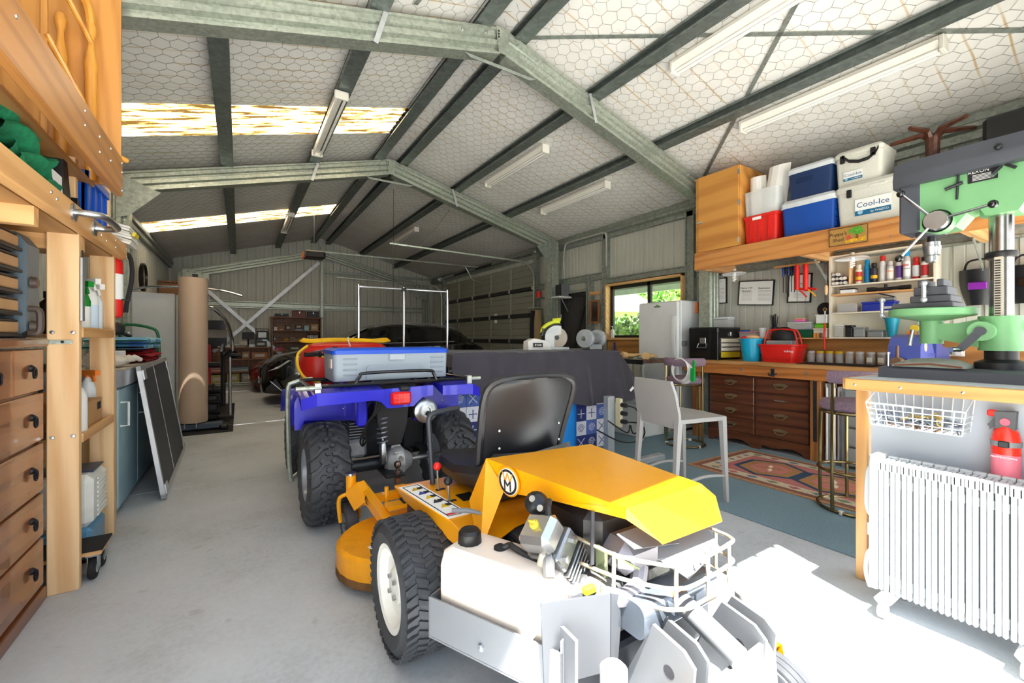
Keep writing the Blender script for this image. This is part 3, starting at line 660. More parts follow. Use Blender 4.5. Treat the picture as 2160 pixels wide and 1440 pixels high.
def bucket(name, label, cat, x, y, z, r0, r1, h, m, rim=.008):
    return obj(name, B().lathe([(r0, 0), (r1, h), (r1+rim, h), (r1+rim, h+.012), (r1-.004, h+.012), (r0-.004, .006), (0, .006)], (x, y, z)), m, label, cat)
bucket('bucket', 'bright cyan plastic bucket on the workbench', 'bucket', 4.86, 2.63, .94, .085, .115, .24, hexmat('#16a5cf', .35))
obj('cloth_bundle', B().sph((4.86, 2.62, 1.2), (.07, .08, .035), 10, 6), hexmat('#e8b98d', .8), 'peach cloth bundle in the top of the cyan bucket', 'cloth')
obj('red_cloth', B().sph((4.8, 2.68, 1.19), (.035, .04, .03), 8, 6), hexmat('#c9303a', .8), 'small red cloth in the cyan bucket', 'cloth')
t = thing('basket', 'red plastic shopping basket with raised handles on the workbench', 'basket', (4.92, 2.33, .94))
sec = lambda k, z: [(4.92+p*k, 2.33+q*k, z) for p, q in rrect(-.14, .14, -.19, .19, .05, 3)]
b = B().loft([sec(.85, .94), sec(1, 1.11), sec(1.07, 1.115), sec(1.07, 1.13), sec(.97, 1.13), sec(.83, .95)]); P(t, 'shell', b, RED)
for i in range(6):
    b = B()
    for k in range(9): b.box(4.92-.123-.012*(i/6), 4.92-.118-.012*(i/6), 2.20+.031*k, 2.216+.031*k, .965+.022*i, .979+.022*i)
    P(t, 'grille_row', b, mat('basket hole', '#8c1410', .6))
for s_ in (-1, 1):
    P(t, 'handle', B().tube(smooth_path([(4.92+s_*.05, 2.16, 1.12), (4.92+s_*.04, 2.19, 1.25), (4.92+s_*.03, 2.24, 1.285), (4.92+s_*.03, 2.42, 1.285), (4.92+s_*.04, 2.47, 1.25), (4.92+s_*.05, 2.5, 1.12)], 5), .009, 8), RED)
text(t, 'tubtug', .035, (4.768, 2.2, 1.06), (-1, 0, .1), (0, 0, 1), PAPER)
obj('black_bag', B().sph((4.95, 2.33, 1.2), (.1, .12, .12), 12, 8), mat('black nylon', '#161618', .6), 'black nylon pouch in the red basket', 'bag')
obj('clear_box', B().box(4.83, 4.98, 2.2, 2.46, .97, 1.17, .01), CLEAR, 'clear plastic tub in the red basket', 'tub')
t = thing('mat', 'thin black rubber mat on the workbench', 'mat', (4.95, 1.85, .94)); P(t, 'sheet', B().box(4.7, 5.02, 1.5, 2.1, .941, .948), BLACKR)
# jars of screws
JG = mat('jar glass', '#e9eef0', .05, 0, .02, tr=.7, ior=1.2)
lids = ['#c9ccd0', '#e0bb1e', '#e0bb1e', '#e0bb1e', '#c9ccd0', '#c9ccd0', '#c9ccd0', '#c9ccd0', '#e0bb1e', '#c9ccd0', '#c9ccd0', '#c9ccd0', '#c9ccd0']
for i, lc in enumerate(lids):
    y = 2.14-.085*i; x = 5.12
    w_ = ['first', 'second', 'third', 'fourth', 'fifth', 'sixth', 'seventh', 'eighth', 'ninth', 'tenth', 'eleventh', 'twelfth', 'thirteenth'][i]
    t = thing('jar', 'glass jar of screws with a %s lid, %s from the red basket' % ('yellow' if lc[1] == 'e' else 'silver', w_), 'jar', (x, y, .94), group='jars of screws on the workbench')
    P(t, 'glass', B().lathe([(.032, 0), (.035, .006), (.035, .085), (.03, .1), (.03, .105)], (x, y, .94), n=14), JG)
    P(t, 'contents', B().lathe([(.03, .004), (.031, .03+.012*(i % 4)), (.015, .045+.012*(i % 4)), (0, .045+.012*(i % 4))], (x, y, .94), n=10), mat('screws', '#8f9496', .4, .7, .5, 160, .8, 200))
    P(t, 'lid', B().lathe([(.034, .1), (.034, .118), (.03, .122), (0, .122)], (x, y, .94), n=14), hexmat(lc))
    if i > 5 and i != 8: P(t, 'paper_label', B().box(x-.0375, x-.036, y-.022, y+.022, .965, 1.01), PAPER)
# ledge clutter
def tub(name, label, cat, x0, x1, y0, y1, z0, h, m, lid=None):
    t = thing(name, label, cat, ((x0+x1)/2, (y0+y1)/2, z0))
    P(t, 'body', B().box(x0, x1, y0, y1, z0, z0+h*.8, .006), m); P(t, 'lid', B().box(x0-.005, x1+.005, y0-.005, y1+.005, z0+h*.8, z0+h, .006), lid or m)
    return t
LZ = 1.201
tub('storage_tub', 'clear tub with a pink lid at the left end of the wall ledge', 'tub', 5.09, 5.2, 2.70, 2.90, LZ, .07, CLEAR, hexmat('#d98fae'))
tub('small_box', 'small yellow and blue box on the pink-lidded tub', 'box', 5.1, 5.16, 2.80, 2.89, LZ+.072, .03, hexmat('#2f5fb5'), hexmat('#e8d13c'))
tub('green_case', 'dark green metal case on the wall ledge', 'case', 5.09, 5.2, 2.12, 2.34, LZ, .085, hexmat('#16583c'))
tub('clear_case', 'clear organiser stacked on the dark green case', 'organiser', 5.09, 5.2, 2.13, 2.36, LZ+.087, .08, CLEAR, hexmat('#cfd6da'))
tub('pink_packet', 'pink and yellow packet on the clear organiser', 'packet', 5.1, 5.17, 2.2, 2.3, LZ+.17, .04, hexmat('#e46fae'), hexmat('#e6dd5a'))
tub('battery_box', 'cream box of batteries at the right of the wall ledge', 'box', 5.09, 5.19, 1.99, 2.11, LZ, .1, hexmat('#d8d2c2'))
tub('lime_box', 'lime green box on the cream battery box', 'box', 5.1, 5.19, 2.0, 2.1, LZ+.102, .045, hexmat('#6cc52c'))
tub('white_carton', 'white carton on top of the lime green box', 'carton', 5.1, 5.2, 1.99, 2.09, LZ+.149, .09, PAPER)
for k, cl in enumerate(('#d98b2b', '#d98b2b', '#6b4b35')):
    obj('battery', B().lathe([(.012, 0), (.012, .045), (.005, .046), (.005, .05), (0, .05)], (5.075, 2.09-.03*k, LZ), n=10), hexmat(cl), ['orange battery nearest the green case on the ledge', 'orange battery in the middle of three on the ledge', 'brown battery at the right of three on the ledge'][k], 'battery')
t = thing('cable_tie_pot', 'black pot bristling with black cable ties', 'pot', (5.15, 2.52, LZ))
P(t, 'pot', B().lathe([(.04, 0), (.04, .12), (.036, .12), (.036, .01), (0, .01)], (5.15, 2.52, LZ), n=14), BLACKP)
for k in range(18):
    a = k*2.4; r_ = .01+.05*((k*7) % 10)/10
    P(t, 'cable_tie', B().bar((5.15+.01*math.cos(a), 2.52+.01*math.sin(a), LZ+.02), (5.15+r_*math.cos(a), 2.52+r_*math.sin(a), LZ+.23+.05*((k*3) % 5)/5), .006, .003), BLACKP)
bucket('cup', 'small white paper cup beside the cable ties', 'cup', 5.12, 2.64, LZ, .025, .035, .1, PAPER, .003)
for k, (y, h, cl, lb) in enumerate(((2.43, .13, '#a8c6d8', 'pale blue bottle with a white cap right of the cable ties'), (2.38, .15, '#c8dce4', 'clear bottle with a tall cap on the ledge'))):
    t = thing('bottle', lb, 'bottle', (5.16, y, LZ)); P(t, 'body', B().lathe([(.022, 0), (.024, .01), (.024, h*.7), (.01, h*.82), (.01, h*.85)], (5.16, y, LZ), n=12), CLEAR if k else hexmat(cl)); P(t, 'cap', B().lathe([(.013, h*.85), (.013, h), (0, h)], (5.16, y, LZ), n=10), WHITEP)
tub('clear_stack', 'clear storage box with a pink label standing on the black toolbox', 'box', 5.03, 5.16, 3.0, 3.2, 1.326, .13, CLEAR, hexmat('#d7dfe3'))
# grinding disc, hanging tools
t = thing('abrasive_disc', 'round black abrasive disc hung on the wall', 'disc', (5.255, 2.07, 1.5))
P(t, 'disc', B().lathe([(.0, 0), (.075, 0), (.075, .008), (.02, .01), (0, .01)], (5.275, 2.07, 1.5), (-1, 0, 0), 28), mat('abrasive', '#26262a', .9)); P(t, 'label_ring', B().lathe([(.022, .0105), (.008, .0105)], (5.275, 2.07, 1.5), (-1, 0, 0), 16, cap=False), CARD)
def frame_pic(name, label, y0, y1, z0, z1, tilt, lines):
    yc, zc = (y0+y1)/2, (z0+z1)/2; t = thing(name, label, 'frame', (5.26, yc, z0), group='framed certificates on the right wall')
    b = B(); b.rot((0, yc, zc), tilt, 'X'); w_, h = (y1-y0)/2, (z1-z0)/2
    for a in ((-w_, w_, h-.012, h), (-w_, w_, -h, -h+.012), (-w_, -w_+.012, -h, h), (w_-.012, w_, -h, h)): b.box(5.245, 5.265, *a)
    P(t, 'border', b, BLACKP)
    b = B().rot((0, yc, zc), tilt, 'X'); b.box(5.25, 5.262, -w_+.01, w_-.01, -h+.01, h-.01); P(t, 'sheet', b, PAPER)
    M = Matrix.Translation((0, yc, zc)) @ Matrix.Rotation(tilt, 4, 'X')
    for (dy, dz, sz, s_) in lines:
        p = M @ V((5.249, -dy, dz)); text(t, s_, sz, p, (-1, 0, 0), (M.to_3x3() @ V((0, 0, 1))), INK)
    b = B().rot((0, yc, zc), tilt, 'X')
    for k in range(9):
        b.box(5.2492, 5.2496, -w_*.55 if w_ < .15 else -w_*.85, w_*.5 if w_ < .15 else -w_*.15, h*.15-k*h*.1, h*.15-k*h*.1+.003)
        if w_ > .15: b.box(5.2492, 5.2496, w_*.2, w_*.8, h*.15-k*h*.1, h*.15-k*h*.1+.003)
    P(t, 'print_line', b, mat('grey ink', '#8a8f96', .8))
frame_pic('picture_frame', 'narrow framed certificate beside the white freezer', 3.15, 3.31, 1.64, 1.97, 0, [(0, .12, .02, 'A')])
frame_pic('picture_frame', 'wide framed double certificate hung askew on the wall', 2.58, 3.0, 1.59, 1.89, R(4), [(-.115, .06, .03, 'Marine VHF'), (-.115, .025, .03, 'Operator'), (.1, .055, .03, 'Boatmaster')])
frame_pic('picture_frame', 'framed certificate behind the hanging screwdrivers', 2.19, 2.43, 1.59, 1.91, R(3), [(0, .05, .03, 'Coastal')])
SD = mat('screwdriver blue', '#2b3f8e', .35)
for k in range(5):
    y = 2.36-.028*k; z = 1.86+.012*((k*2) % 3); lb = ['first', 'second', 'third', 'fourth', 'fifth'][k]
    t = thing('screwdriver', 'blue and black screwdriver, %s of five hanging below the high shelf' % lb, 'screwdriver', (5.0, y, z-.12), group='screwdrivers below the high shelf')
    P(t, 'handle', B().lathe([(.009, -.0), (.014, .02), (.011, .05), (.015, .09), (.01, .105), (0, .107)], (5.0, y, z), n=10), [SD, BLACKP][k % 2]); P(t, 'shaft', B().cyl((5.0, y, z-.17-.03*(k % 3)), (5.0, y, z), .004, n=6), DARKM)
P_hr = thing('tool_rail', 'timber rail under the high shelf that holds the hanging tools', 'rail', (5.0, 2.2, 1.96)); P(P_hr, 'rail', B().box(4.98, 5.02, 2.02, 2.45, 1.965, 1.985), PINEY)
for k, (y, lb) in enumerate(((2.20, 'red caulking gun nearest the screwdrivers'), (2.12, 'red caulking gun with a yellow trigger below the high shelf'))):
    t = thing('caulking_gun', lb, 'caulking gun', (4.95, y, 1.62))
    P(t, 'cradle', B().cyl((4.95, y, 1.7), (4.95, y, 1.96), .024, n=12), RED); P(t, 'rod', B().cyl((4.95, y, 1.58), (4.95, y, 1.7), .005, n=6), STEEL)
    P(t, 'grip', B().tube([(4.95, y, 1.72), (4.95, y-.06, 1.70), (4.95, y-.1, 1.69)], .012, 8), RED); P(t, 'trigger', B().tube([(4.95, y-.02, 1.70), (4.95, y-.06, 1.66), (4.95, y-.09, 1.62)], .008, 6), hexmat('#e0a21c') if k else RED)
t = thing('handsaw', 'orange-handled file hanging beside the white shelf unit', 'tool', (5.2, 1.99, 1.6)); P(t, 'handle', B().lathe([(.008, 0), (.017, .03), (.015, .09), (.008, .1)], (5.1, 1.995, 1.64), n=10), PINEZ); P(t, 'blade', B().box(5.095, 5.105, 1.985, 2.005, 1.74, 1.95), STEEL)
t = thing('hanging_pliers', 'red-handled long pliers hanging at the side of the white shelf unit', 'pliers', (5.05, 1.985, 1.1)); P(t, 'handle', B().tube([(5.05, 1.985, 1.08), (5.05, 1.99, 1.2), (5.05, 1.985, 1.35)], .01, 8), RED); P(t, 'jaw', B().tube([(5.05, 1.985, 1.35), (5.05, 1.985, 1.47)], .008, 6), STEEL)
# lamps under the high shelf
for k, (x, y, lb) in enumerate(((4.78, 2.78, 'white disc lamp with a spiral bulb over the toolbox'), (4.78, 1.66, 'white disc lamp with a spiral bulb over the spray cans'))):
    t = thing('ceiling_lamp', lb, 'lamp', (x, y, 1.86))
    P(t, 'shade', B().lathe([(.02, .035), (.06, .03), (.12, .012), (.13, 0), (.12, .006), (.06, .022), (.0, .026)], (x, y, 1.925), n=24), WHITE)
    sp_ = [(x+.018*math.cos(q*.9), y+.018*math.sin(q*.9), 1.85+.065*q/24) for q in range(25)]
    P(t, 'bulb', B().tube(sp_, .006, 6), mat('bulb glass', '#f2f2ee', .3)); P(t, 'socket', B().cyl((x, y, 1.9), (x, y, 1.985), .017, n=10), WHITEP)
# white shelf unit on the wall
SH = mat('cream shelf paint', '#e3ddcb', .5, 0, .04)
t = thing('wall_shelf', 'cream open shelf unit on the wall full of spray cans', 'shelf unit', (5.15, 1.57, 1.19))
P(t, 'back_panel', B().box(5.255, 5.265, 1.17, 1.97, 1.19, 2.03), SH)
for y in (1.17, 1.955): P(t, 'side', B().box(5.1, 5.255, y, y+.015, 1.19, 2.03), SH)
for z, m in ((1.19, SH), (1.44, SH), (1.625, PINEY), (1.715, SH), (2.015, SH)): P(t, 'shelf', B().box(5.1, 5.255, 1.185, 1.955, z, z+.014), m)
P(t, 'divider', B().box(5.1, 5.255, 1.79, 1.80, 1.729, 2.015), PINEZ)
cans = [('#c23b2e', '#e9e3d4', '#d9d4c8', .19, 'clear-topped can with a red and yellow label'), ('#1577b8', '#0d8fc4', '#0d8fc4', .23, 'blue spray can with a blue cap'), ('#2c2a3a', '#1d1d22', '#1d1d22', .19, 'black spray can with a rainbow label'), ('#dfe3e6', '#eceef0', '#cf2f2b', .25, 'clear bottle with a red cap and white label'), ('#e6dfd6', '#b9bbbd', '#b9bbbd', .19, 'pale grey can with an orange word'),
        ('#5a3a86', '#dfdfe2', '#e7c63a', .22, 'purple and orange spray can'), ('#e8ecee', '#c5c9cb', '#1793cf', .27, 'tall silver can with a blue cap'), ('#d5dadd', '#c92c2c', '#c92c2c', .2, 'white can with a red cap'), ('#b02a2e', '#d9d6d0', '#222222', .19, 'red spray can at the right end')]
for i, (c1, c2, c3, h, lb) in enumerate(cans):
    y = 1.735-.06*i; x = 5.15+.02*(i % 2); z = 1.7295
    t = thing('spray_can', lb+' on the cream wall shelf', 'can', (x, y, z), group='cans on the wall shelf')
    P(t, 'body', B().lathe([(.024, 0), (.026, .004), (.026, h*.72), (.016, h*.8), (.016, h*.82)], (x, y, z), n=14), hexmat(c2)); P(t, 'cap', B().lathe([(.021, h*.8), (.021, h*.97), (.017, h), (0, h)], (x, y, z), n=12), hexmat(c3))
    P(t, 'print', B().lathe([(.0265, h*.12), (.0265, h*.62)], (x, y, z), n=14, cap=False), hexmat(c1))
    if i == 6: text(t, '808', .03, (x-.0268, y, z+.13), (-1, 0, 0), (0, 0, 1), RED); text(t, 'SILICONE', .014, (x-.0268, y, z+.1), (-1, 0, 0), (0, 0, 1), INK)
    if i == 4: text(t, 'CRIPOL', .018, (x-.0268, y, z+.09), (-1, 0, 0), (0, 0, 1), hexmat('#e07030'))
    if i == 0 or i == 2: P(t, 'print', B().lathe([(.0268, h*.2), (.0268, h*.36)], (x, y, z), n=14, cap=False), hexmat('#e6b323'))
for k in range(10):
    y = 1.93-.033*(k % 4); z = 1.7295+.045*(k//4)+.02
    t = thing('silicone_tube', 'sealant tube lying end-on, %s in the left cubby of the cream shelf' % ['first', 'second', 'third', 'fourth', 'fifth', 'sixth', 'seventh', 'eighth', 'ninth', 'tenth'][k], 'tube', (5.18, y, z), group='sealant tubes in the cream shelf')
    P(t, 'barrel', B().cyl((5.12, y, z), (5.25, y, z), .0165, n=12), hexmat(['#e6e6e4', '#8a5a38', '#2f3f95'][k % 3])); P(t, 'cap', B().cyl((5.095, y, z), (5.12, y, z), .0155, .01, n=10), hexmat(['#dfdcd0', '#c9c4b4', '#f0f0ee'][(k*2) % 3]))
t = thing('rifle_scope', 'black telescopic sight lying on the cream wall shelf', 'scope', (5.15, 1.5, 1.64)); P(t, 'tube', B().lathe([(.024, 0), (.024, .05), (.014, .09), (.014, .22), (.02, .25), (.021, .32)], (5.16, 1.67, 1.664), (0, -1, 0), 14), BLACKP); P(t, 'turret', B().cyl((5.16, 1.53, 1.67), (5.16, 1.53, 1.705), .012, n=10), BLACKP); P(t, 'mount', B().box(5.145, 5.175, 1.49, 1.58, 1.6395, 1.656), BLACKP)
tub('black_case', 'black and white flat case beside the scope', 'case', 5.11, 5.2, 1.76, 1.88, 1.64, .05, PAPER, BLACKP)
t = thing('screw_box', 'clear box of mixed wall plugs on the cream shelf', 'box', (5.17, 1.83, 1.455)); P(t, 'box', B().box(5.11, 5.22, 1.74, 1.9, 1.455, 1.54, .004), CLEAR); P(t, 'contents', B().box(5.115, 5.215, 1.745, 1.895, 1.457, 1.525, .01), mat('wall plugs', '#9a9490', .7, 0, .6, 120, .6, 150))
tub('blue_case', 'royal blue plastic case on the cream shelf', 'case', 5.11, 5.22, 1.45, 1.7, 1.455, .09, hexmat('#23349c'), hexmat('#2a3ba8'))
t = thing('staple_gun', 'grey staple gun lying on the blue case', 'staple gun', (5.15, 1.52, 1.55)); P(t, 'body', B().box(5.13, 5.16, 1.45, 1.6, 1.5455, 1.58, .008), GREYP); P(t, 'lever', B().bar((5.145, 1.46, 1.58), (5.145, 1.6, 1.63), .02, .012), DARKM)
for k, (y0, y1, h, cl, lb) in enumerate(((1.86, 1.93, .13, '#b8cbd6', 'clear spray bottle at the left of the bottom cream shelf'), (1.78, 1.84, .12, '#26262a', 'black pouch on the bottom cream shelf'), (1.68, 1.77, .1, '#9aa0a2', 'box of long bolts on the bottom cream shelf'), (1.54, 1.66, .07, '#8e9294', 'grey tray with blue rags on the bottom cream shelf'))):
    tub(['spray_bottle', 'pouch', 'bolt_box', 'metal_tray'][k], lb, ['bottle', 'pouch', 'box', 'tray'][k], 5.12, 5.2, y0, y1, 1.205, h, CLEAR if k == 0 else hexmat(cl))
bucket('funnel_cup', 'turquoise plastic funnel on the bottom cream shelf', 'funnel', 5.15, 1.48, 1.205, .03, .055, .17, hexmat('#1d9fbd'))
for k, (y, z, cl, lb) in enumerate(((1.33, 1.205, '#e07b1f', 'orange tape reel on the bottom cream shelf'), (1.33, 1.255, '#e0c43a', 'yellow tape reel above the orange one'))):
    obj('tape_reel', B().lathe([(.012, 0), (.03, 0), (.03, .03), (.012, .03)], (5.12, y-.02*k, z+.03), (-1, 0, 0), 16), hexmat(cl), lb, 'tape reel')
tub('clear_tray', 'clear plastic tray at the right of the bottom cream shelf', 'tray', 5.12, 5.22, 1.19, 1.29, 1.205, .14, CLEAR)
# power points and welding masks
for k, (y, lb) in enumerate(((1.07, 'double white power point with a plug in it'), (.83, 'white power point nearest the drill press column'))):
    t = thing('power_outlet', lb, 'power outlet', (5.18, y, 1.04)); P(t, 'plate', B().box(5.178, 5.19, y-.06, y+.06, 1.04, 1.11, .004), WHITEP)
    P(t, 'socket', B().box(5.174, 5.178, y+.015, y+.045, 1.055, 1.085), GREYP); P(t, 'plug', B().cyl((5.13, y-.03, 1.07), (5.178, y-.03, 1.07), .02, n=12), WHITEP)
for k, (y, lb) in enumerate(((.93, 'black welding mask with a purple visor hung on the wall'), (.66, 'black welding mask at the far right of the wall'))):
    t = thing('welding_mask', lb, 'welding mask', (5.15, y, 1.45))
    def fn(u, w_, y=y):
        a = R(-80+160*u); z = 1.47+.30*w_; r_ = .085+.045*math.sin(min(w_*1.2, 1)*PI/2)
        return (5.26-.11*math.cos(a)*(.7+.3*w_), y+r_*math.sin(a), z)
    P(t, 'shell', B().grid(fn, 12, 8), mat('mask shell', '#1e2024', .35)); P(t, 'visor', B().box(5.135, 5.155, y-.055, y+.055, 1.6, 1.66, .006), hexmat('#7c2a9a', .1) if k == 0 else BLACKG)
    P(t, 'headband', B().tube(smooth_path([(5.25, y-.1, 1.74), (5.2, y-.06, 1.84), (5.2, y+.06, 1.84), (5.25, y+.1, 1.74)], 5), .008, 6), BLACKP)
# vice on the workbench edge
VB = mat('vice blue', '#4c59a6', .4, .1, .06)
t = thing('bench_vice', 'large blue cast iron vice bolted to the workbench', 'vice', (4.7, 1.15, .94))
b = B().prism([(4.30, .98), (4.30, 1.13), (4.35, 1.20), (4.44, 1.225), (4.54, 1.20), (4.60, 1.12), (4.64, 1.03), (4.64, .96), (4.5, .95), (4.38, .95)], 'y', 1.07, 1.26); jb = P(t, 'front_jaw', b, VB); P(jb, 'jaw_window', B().lathe([(.035, 0), (.03, .001), (0, .001)], (4.42, 1.0695, 1.13), (0, -1, 0), 16), PINEZ)
P(t, 'slide', B().box(4.55, 5.12, 1.11, 1.22, 1.0, 1.1, .012), VB); P(t, 'base', B().box(4.65, 5.05, 1.05, 1.28, .941, .995, .015), VB)
P(t, 'rear_body', B().prism([(4.72, .98), (4.72, 1.17), (4.80, 1.19), (4.9, 1.13), (5.08, 1.10), (5.08, .98)], 'y', 1.08, 1.25), VB); text(t, 'DAWN', .05, (4.55, 1.0665, 1.06), (0, -1, 0), (0, 0, 1), hexmat('#5f6cb8'))
P(t, 'jaw_plate', B().box(4.60, 4.65, 1.05, 1.28, 1.165, 1.225, .004), mat('brass jaw', '#8a6a48', .5, .6)); P(t, 'screw', B().cyl((4.14, 1.165, 1.02), (4.4, 1.165, 1.02), .024, n=12), DARKM)
P(t, 'handle', B().cyl((4.16, 1.165, .86), (4.16, 1.165, 1.14), .010, n=8), mat('rusty steel', '#7a5c46', .6, .5)); P(t, 'handle_end', B().cyl((4.12, 1.165, 1.02), (4.2, 1.165, 1.02), .034, n=10), MATS['rusty steel'])
# ---------------------------------------------------------------- high shelf
HX = 4.5
t = thing('high_shelf', 'heavy timber shelf with a deep front beam over the workbench', 'shelf', (4.9, 1.8, 1.98))
P(t, 'front_beam', B().box(HX, HX+.045, .3, 3.1, 1.985, 2.185, .004), wood('shelf beam', '#c98a4a', '#a0602a', 'y', .45))
P(t, 'shelf_board', B().box(HX+.045, 5.25, .3, 3.08, 2.145, 2.165), PLYX)
for y in (.9, 2.0, 3.05):
    P(t, 'bearer', B().box(HX+.05, 5.25, y-.03, y+.02, 1.99, 2.14, .003), PINEX)
for y in (.9, 2.0): P(t, 'bracket', B().bar((5.26, y, 1.7), (4.85, y, 1.985), .04, .006, (0, 1, 0)), GALVD)
for y in (.7, 1.3, 2.3, 2.9):
    for z in (2.03, 2.14): P(t, 'screw', B().lathe([(.007, 0), (.006, .003), (0, .004)], (HX, y, z), (-1, 0, 0), 8), STEEL)
CB = wood('cabinet ply', '#cf9346', '#a9692b', 'y', .45, .35)
t = thing('wall_cabinet', 'orange plywood cabinet at the end of the high shelf', 'cabinet', (4.8, 2.84, 2.185))
P(t, 'body', B().box(HX+.03, 5.1, 2.57, 3.1, 2.187, 3.06, .003), CB); dr = P(t, 'door', B().box(HX+.012, HX+.03, 2.58, 3.06, 2.19, 3.055, .003), CB)
P(dr, 'latch', B().box(HX+.0, HX+.012, 3.0, 3.07, 2.52, 2.54, .003), STEEL)
for z in (2.25, 2.65, 2.98): P(dr, 'hinge', B().box(HX+.006, HX+.014, 2.565, 2.585, z-.025, z+.025), STEEL)
def sec_box(x0, x1, y0, y1, z, k=1., r=.03): cx, cy_ = (x0+x1)/2, (y0+y1)/2; return [(cx+p*k, cy_+q*k, z) for p, q in rrect(-(x1-x0)/2, (x1-x0)/2, -(y1-y0)/2, (y1-y0)/2, r, 3)]
t = thing('storage_crate', 'red plastic crate under the clear bin on the high shelf', 'crate', (4.7, 2.38, 2.187))
P(t, 'shell', B().loft([sec_box(4.56, 4.9, 2.21, 2.55, 2.167, .93), sec_box(4.56, 4.9, 2.21, 2.55, 2.46)]), RED); P(t, 'rim', B().loft([sec_box(4.55, 4.91, 2.2, 2.56, 2.45), sec_box(4.55, 4.91, 2.2, 2.56, 2.48)]), RED)
for y in (2.29, 2.38, 2.47): P(t, 'rib', B().box(4.552, 4.57, y-.006, y+.006, 2.22, 2.45), RED)
P(t, 'paper_label', B().box(4.547, 4.55, 2.36, 2.45, 2.43, 2.46), PAPER)
t = thing('clear_bin', 'clear plastic bin stuffed with white padding on the red crate', 'bin', (4.7, 2.38, 2.48)); P(t, 'shell', B().loft([sec_box(4.56, 4.9, 2.2, 2.55, 2.482, .95), sec_box(4.56, 4.9, 2.2, 2.55, 2.74), sec_box(4.56, 4.9, 2.2, 2.55, 2.74, .97), sec_box(4.56, 4.9, 2.2, 2.55, 2.49, .92)]), CLEAR)
WF = mat('white padding', '#e8e6e2', .8, 0, .05)
for k, (y0, y1, z1, ln) in enumerate(((2.38, 2.53, 2.93, .02), (2.21, 2.42, 2.98, -.06))):
    b = B()
    def fn(u, w_, y0=y0, y1=y1, z1=z1, ln=ln):
        a = 2*PI*u; return ((4.72+.12*math.cos(a)*(1-.25*w_)), (y0+y1)/2+ln*w_+(y1-y0)/2*math.sin(a)*(1-.1*w_)+.008*math.sin(9*a), 2.5+(z1-2.5)*w_+.02*math.cos(a))
    b.grid(fn, 24, 6); P(t, 'padding', b, WF)
def cooler(label, x0, x1, y0, y1, z0, z1, mb, ml, name='cooler'):
    t = thing(name, label, 'cool box', ((x0+x1)/2, (y0+y1)/2, z0)); zl = z0+(z1-z0)*.8
    P(t, 'body', B().loft([sec_box(x0, x1, y0, y1, z0, .94), sec_box(x0, x1, y0, y1, zl)]), mb)
    P(t, 'lid', B().loft([sec_box(x0-.008, x1+.008, y0-.008, y1+.008, zl), sec_box(x0-.008, x1+.008, y0-.008, y1+.008, zl+(z1-zl)*.6), sec_box(x0, x1, y0, y1, z1, .93)]), ml)
    return t
LW = mat('cooler lid', '#d7dde2', .4)
t = cooler('royal blue cooler with a white lid in the lower row of the high shelf', 4.56, 4.92, 1.71, 2.17, 2.167, 2.545, hexmat('#0d4aa5'), LW)
for k in range(12): P(t, 'corner_rib', B().box(4.563, 4.6, 1.704, 1.712, 2.22+.02*k, 2.23+.02*k), hexmat('#0d4aa5'))
t = cooler('dark navy cooler with a white lid stacked on the royal blue one', 4.58, 4.9, 1.74, 2.12, 2.547, 2.86, hexmat('#16305c'), LW); P(t, 'badge', B().box(4.574, 4.584, 1.9, 2.05, 2.70, 2.735, .004), hexmat('#12284e'))
CI = mat('cool box grey', '#d5d5cb', .5, 0, .04, 60)
def coolice(label, x0, x1, y0, y1, z0, z1, s_, yc, zc):
    t = cooler(label, x0, x1, y0, y1, z0, z1, CI, CI)
    s0_, s_ = s_, s_*.95
    P(t, 'sticker', B().box(x0-.006, x0-.002, yc-.13*s_, yc+.13*s_, zc-.075*s_, zc+.075*s_), PAPER); P(t, 'sticker_band', B().box(x0-.0075, x0-.006, yc-.13*s_, yc+.13*s_, zc-.075*s_, zc-.03*s_), hexmat('#17658f'))
    text(t, 'Cool-Ice', .068*s_, (x0-.007, yc, zc+.018*s_), (-1, 0, 0), (0, 0, 1), hexmat('#174f7d')); text(t, 'by WAECO', .026*s_, (x0-.008, yc-.05*s_, zc-.053*s_), (-1, 0, 0), (0, 0, 1), PAPER)
    P(t, 'emblem', B().lathe([(.02*s_, 0), (.02*s_, .001), (0, .001)], (x0-.0075, yc+.09*s_, zc-.045*s_), (-1, 0, 0), 14), hexmat('#9fc3d6'))
    zl = z0+(z1-z0)*.8
    for y in ((y0+.06, y1-.06) if s0_ < .9 else (y1-.1,)): P(t, 'latch', B().box(x0-.02, x0+.0, y-.018, y+.018, zl-.05, zl+.02, .005), BLACKP)
    P(t, 'grip', B().box(x0-.014, x0-.005, (y0+y1)/2-.07, (y0+y1)/2+.05, zl+.01, zl+.03, .004), CI)
    return t
coolice('large grey-white Cool-Ice box in the lower row of the high shelf', 4.55, 4.95, 1.12, 1.70, 2.167, 2.56, 1.0, 1.435, 2.33)
t = coolice('small grey-white Cool-Ice box with a shoulder strap on the large one', 4.58, 4.9, 1.38, 1.72, 2.562, 2.87, .56, 1.585, 2.635)
P(t, 'strap', B().loft([[(4.56+.0*q, y, z+q) for q in (-.014, .014)]+[(4.565, y, z+q) for q in (.014, -.014)] for y, z in ((1.66, 2.82), (1.61, 2.765), (1.54, 2.74), (1.47, 2.745), (1.42, 2.78), (1.40, 2.82))]), BLACKP)
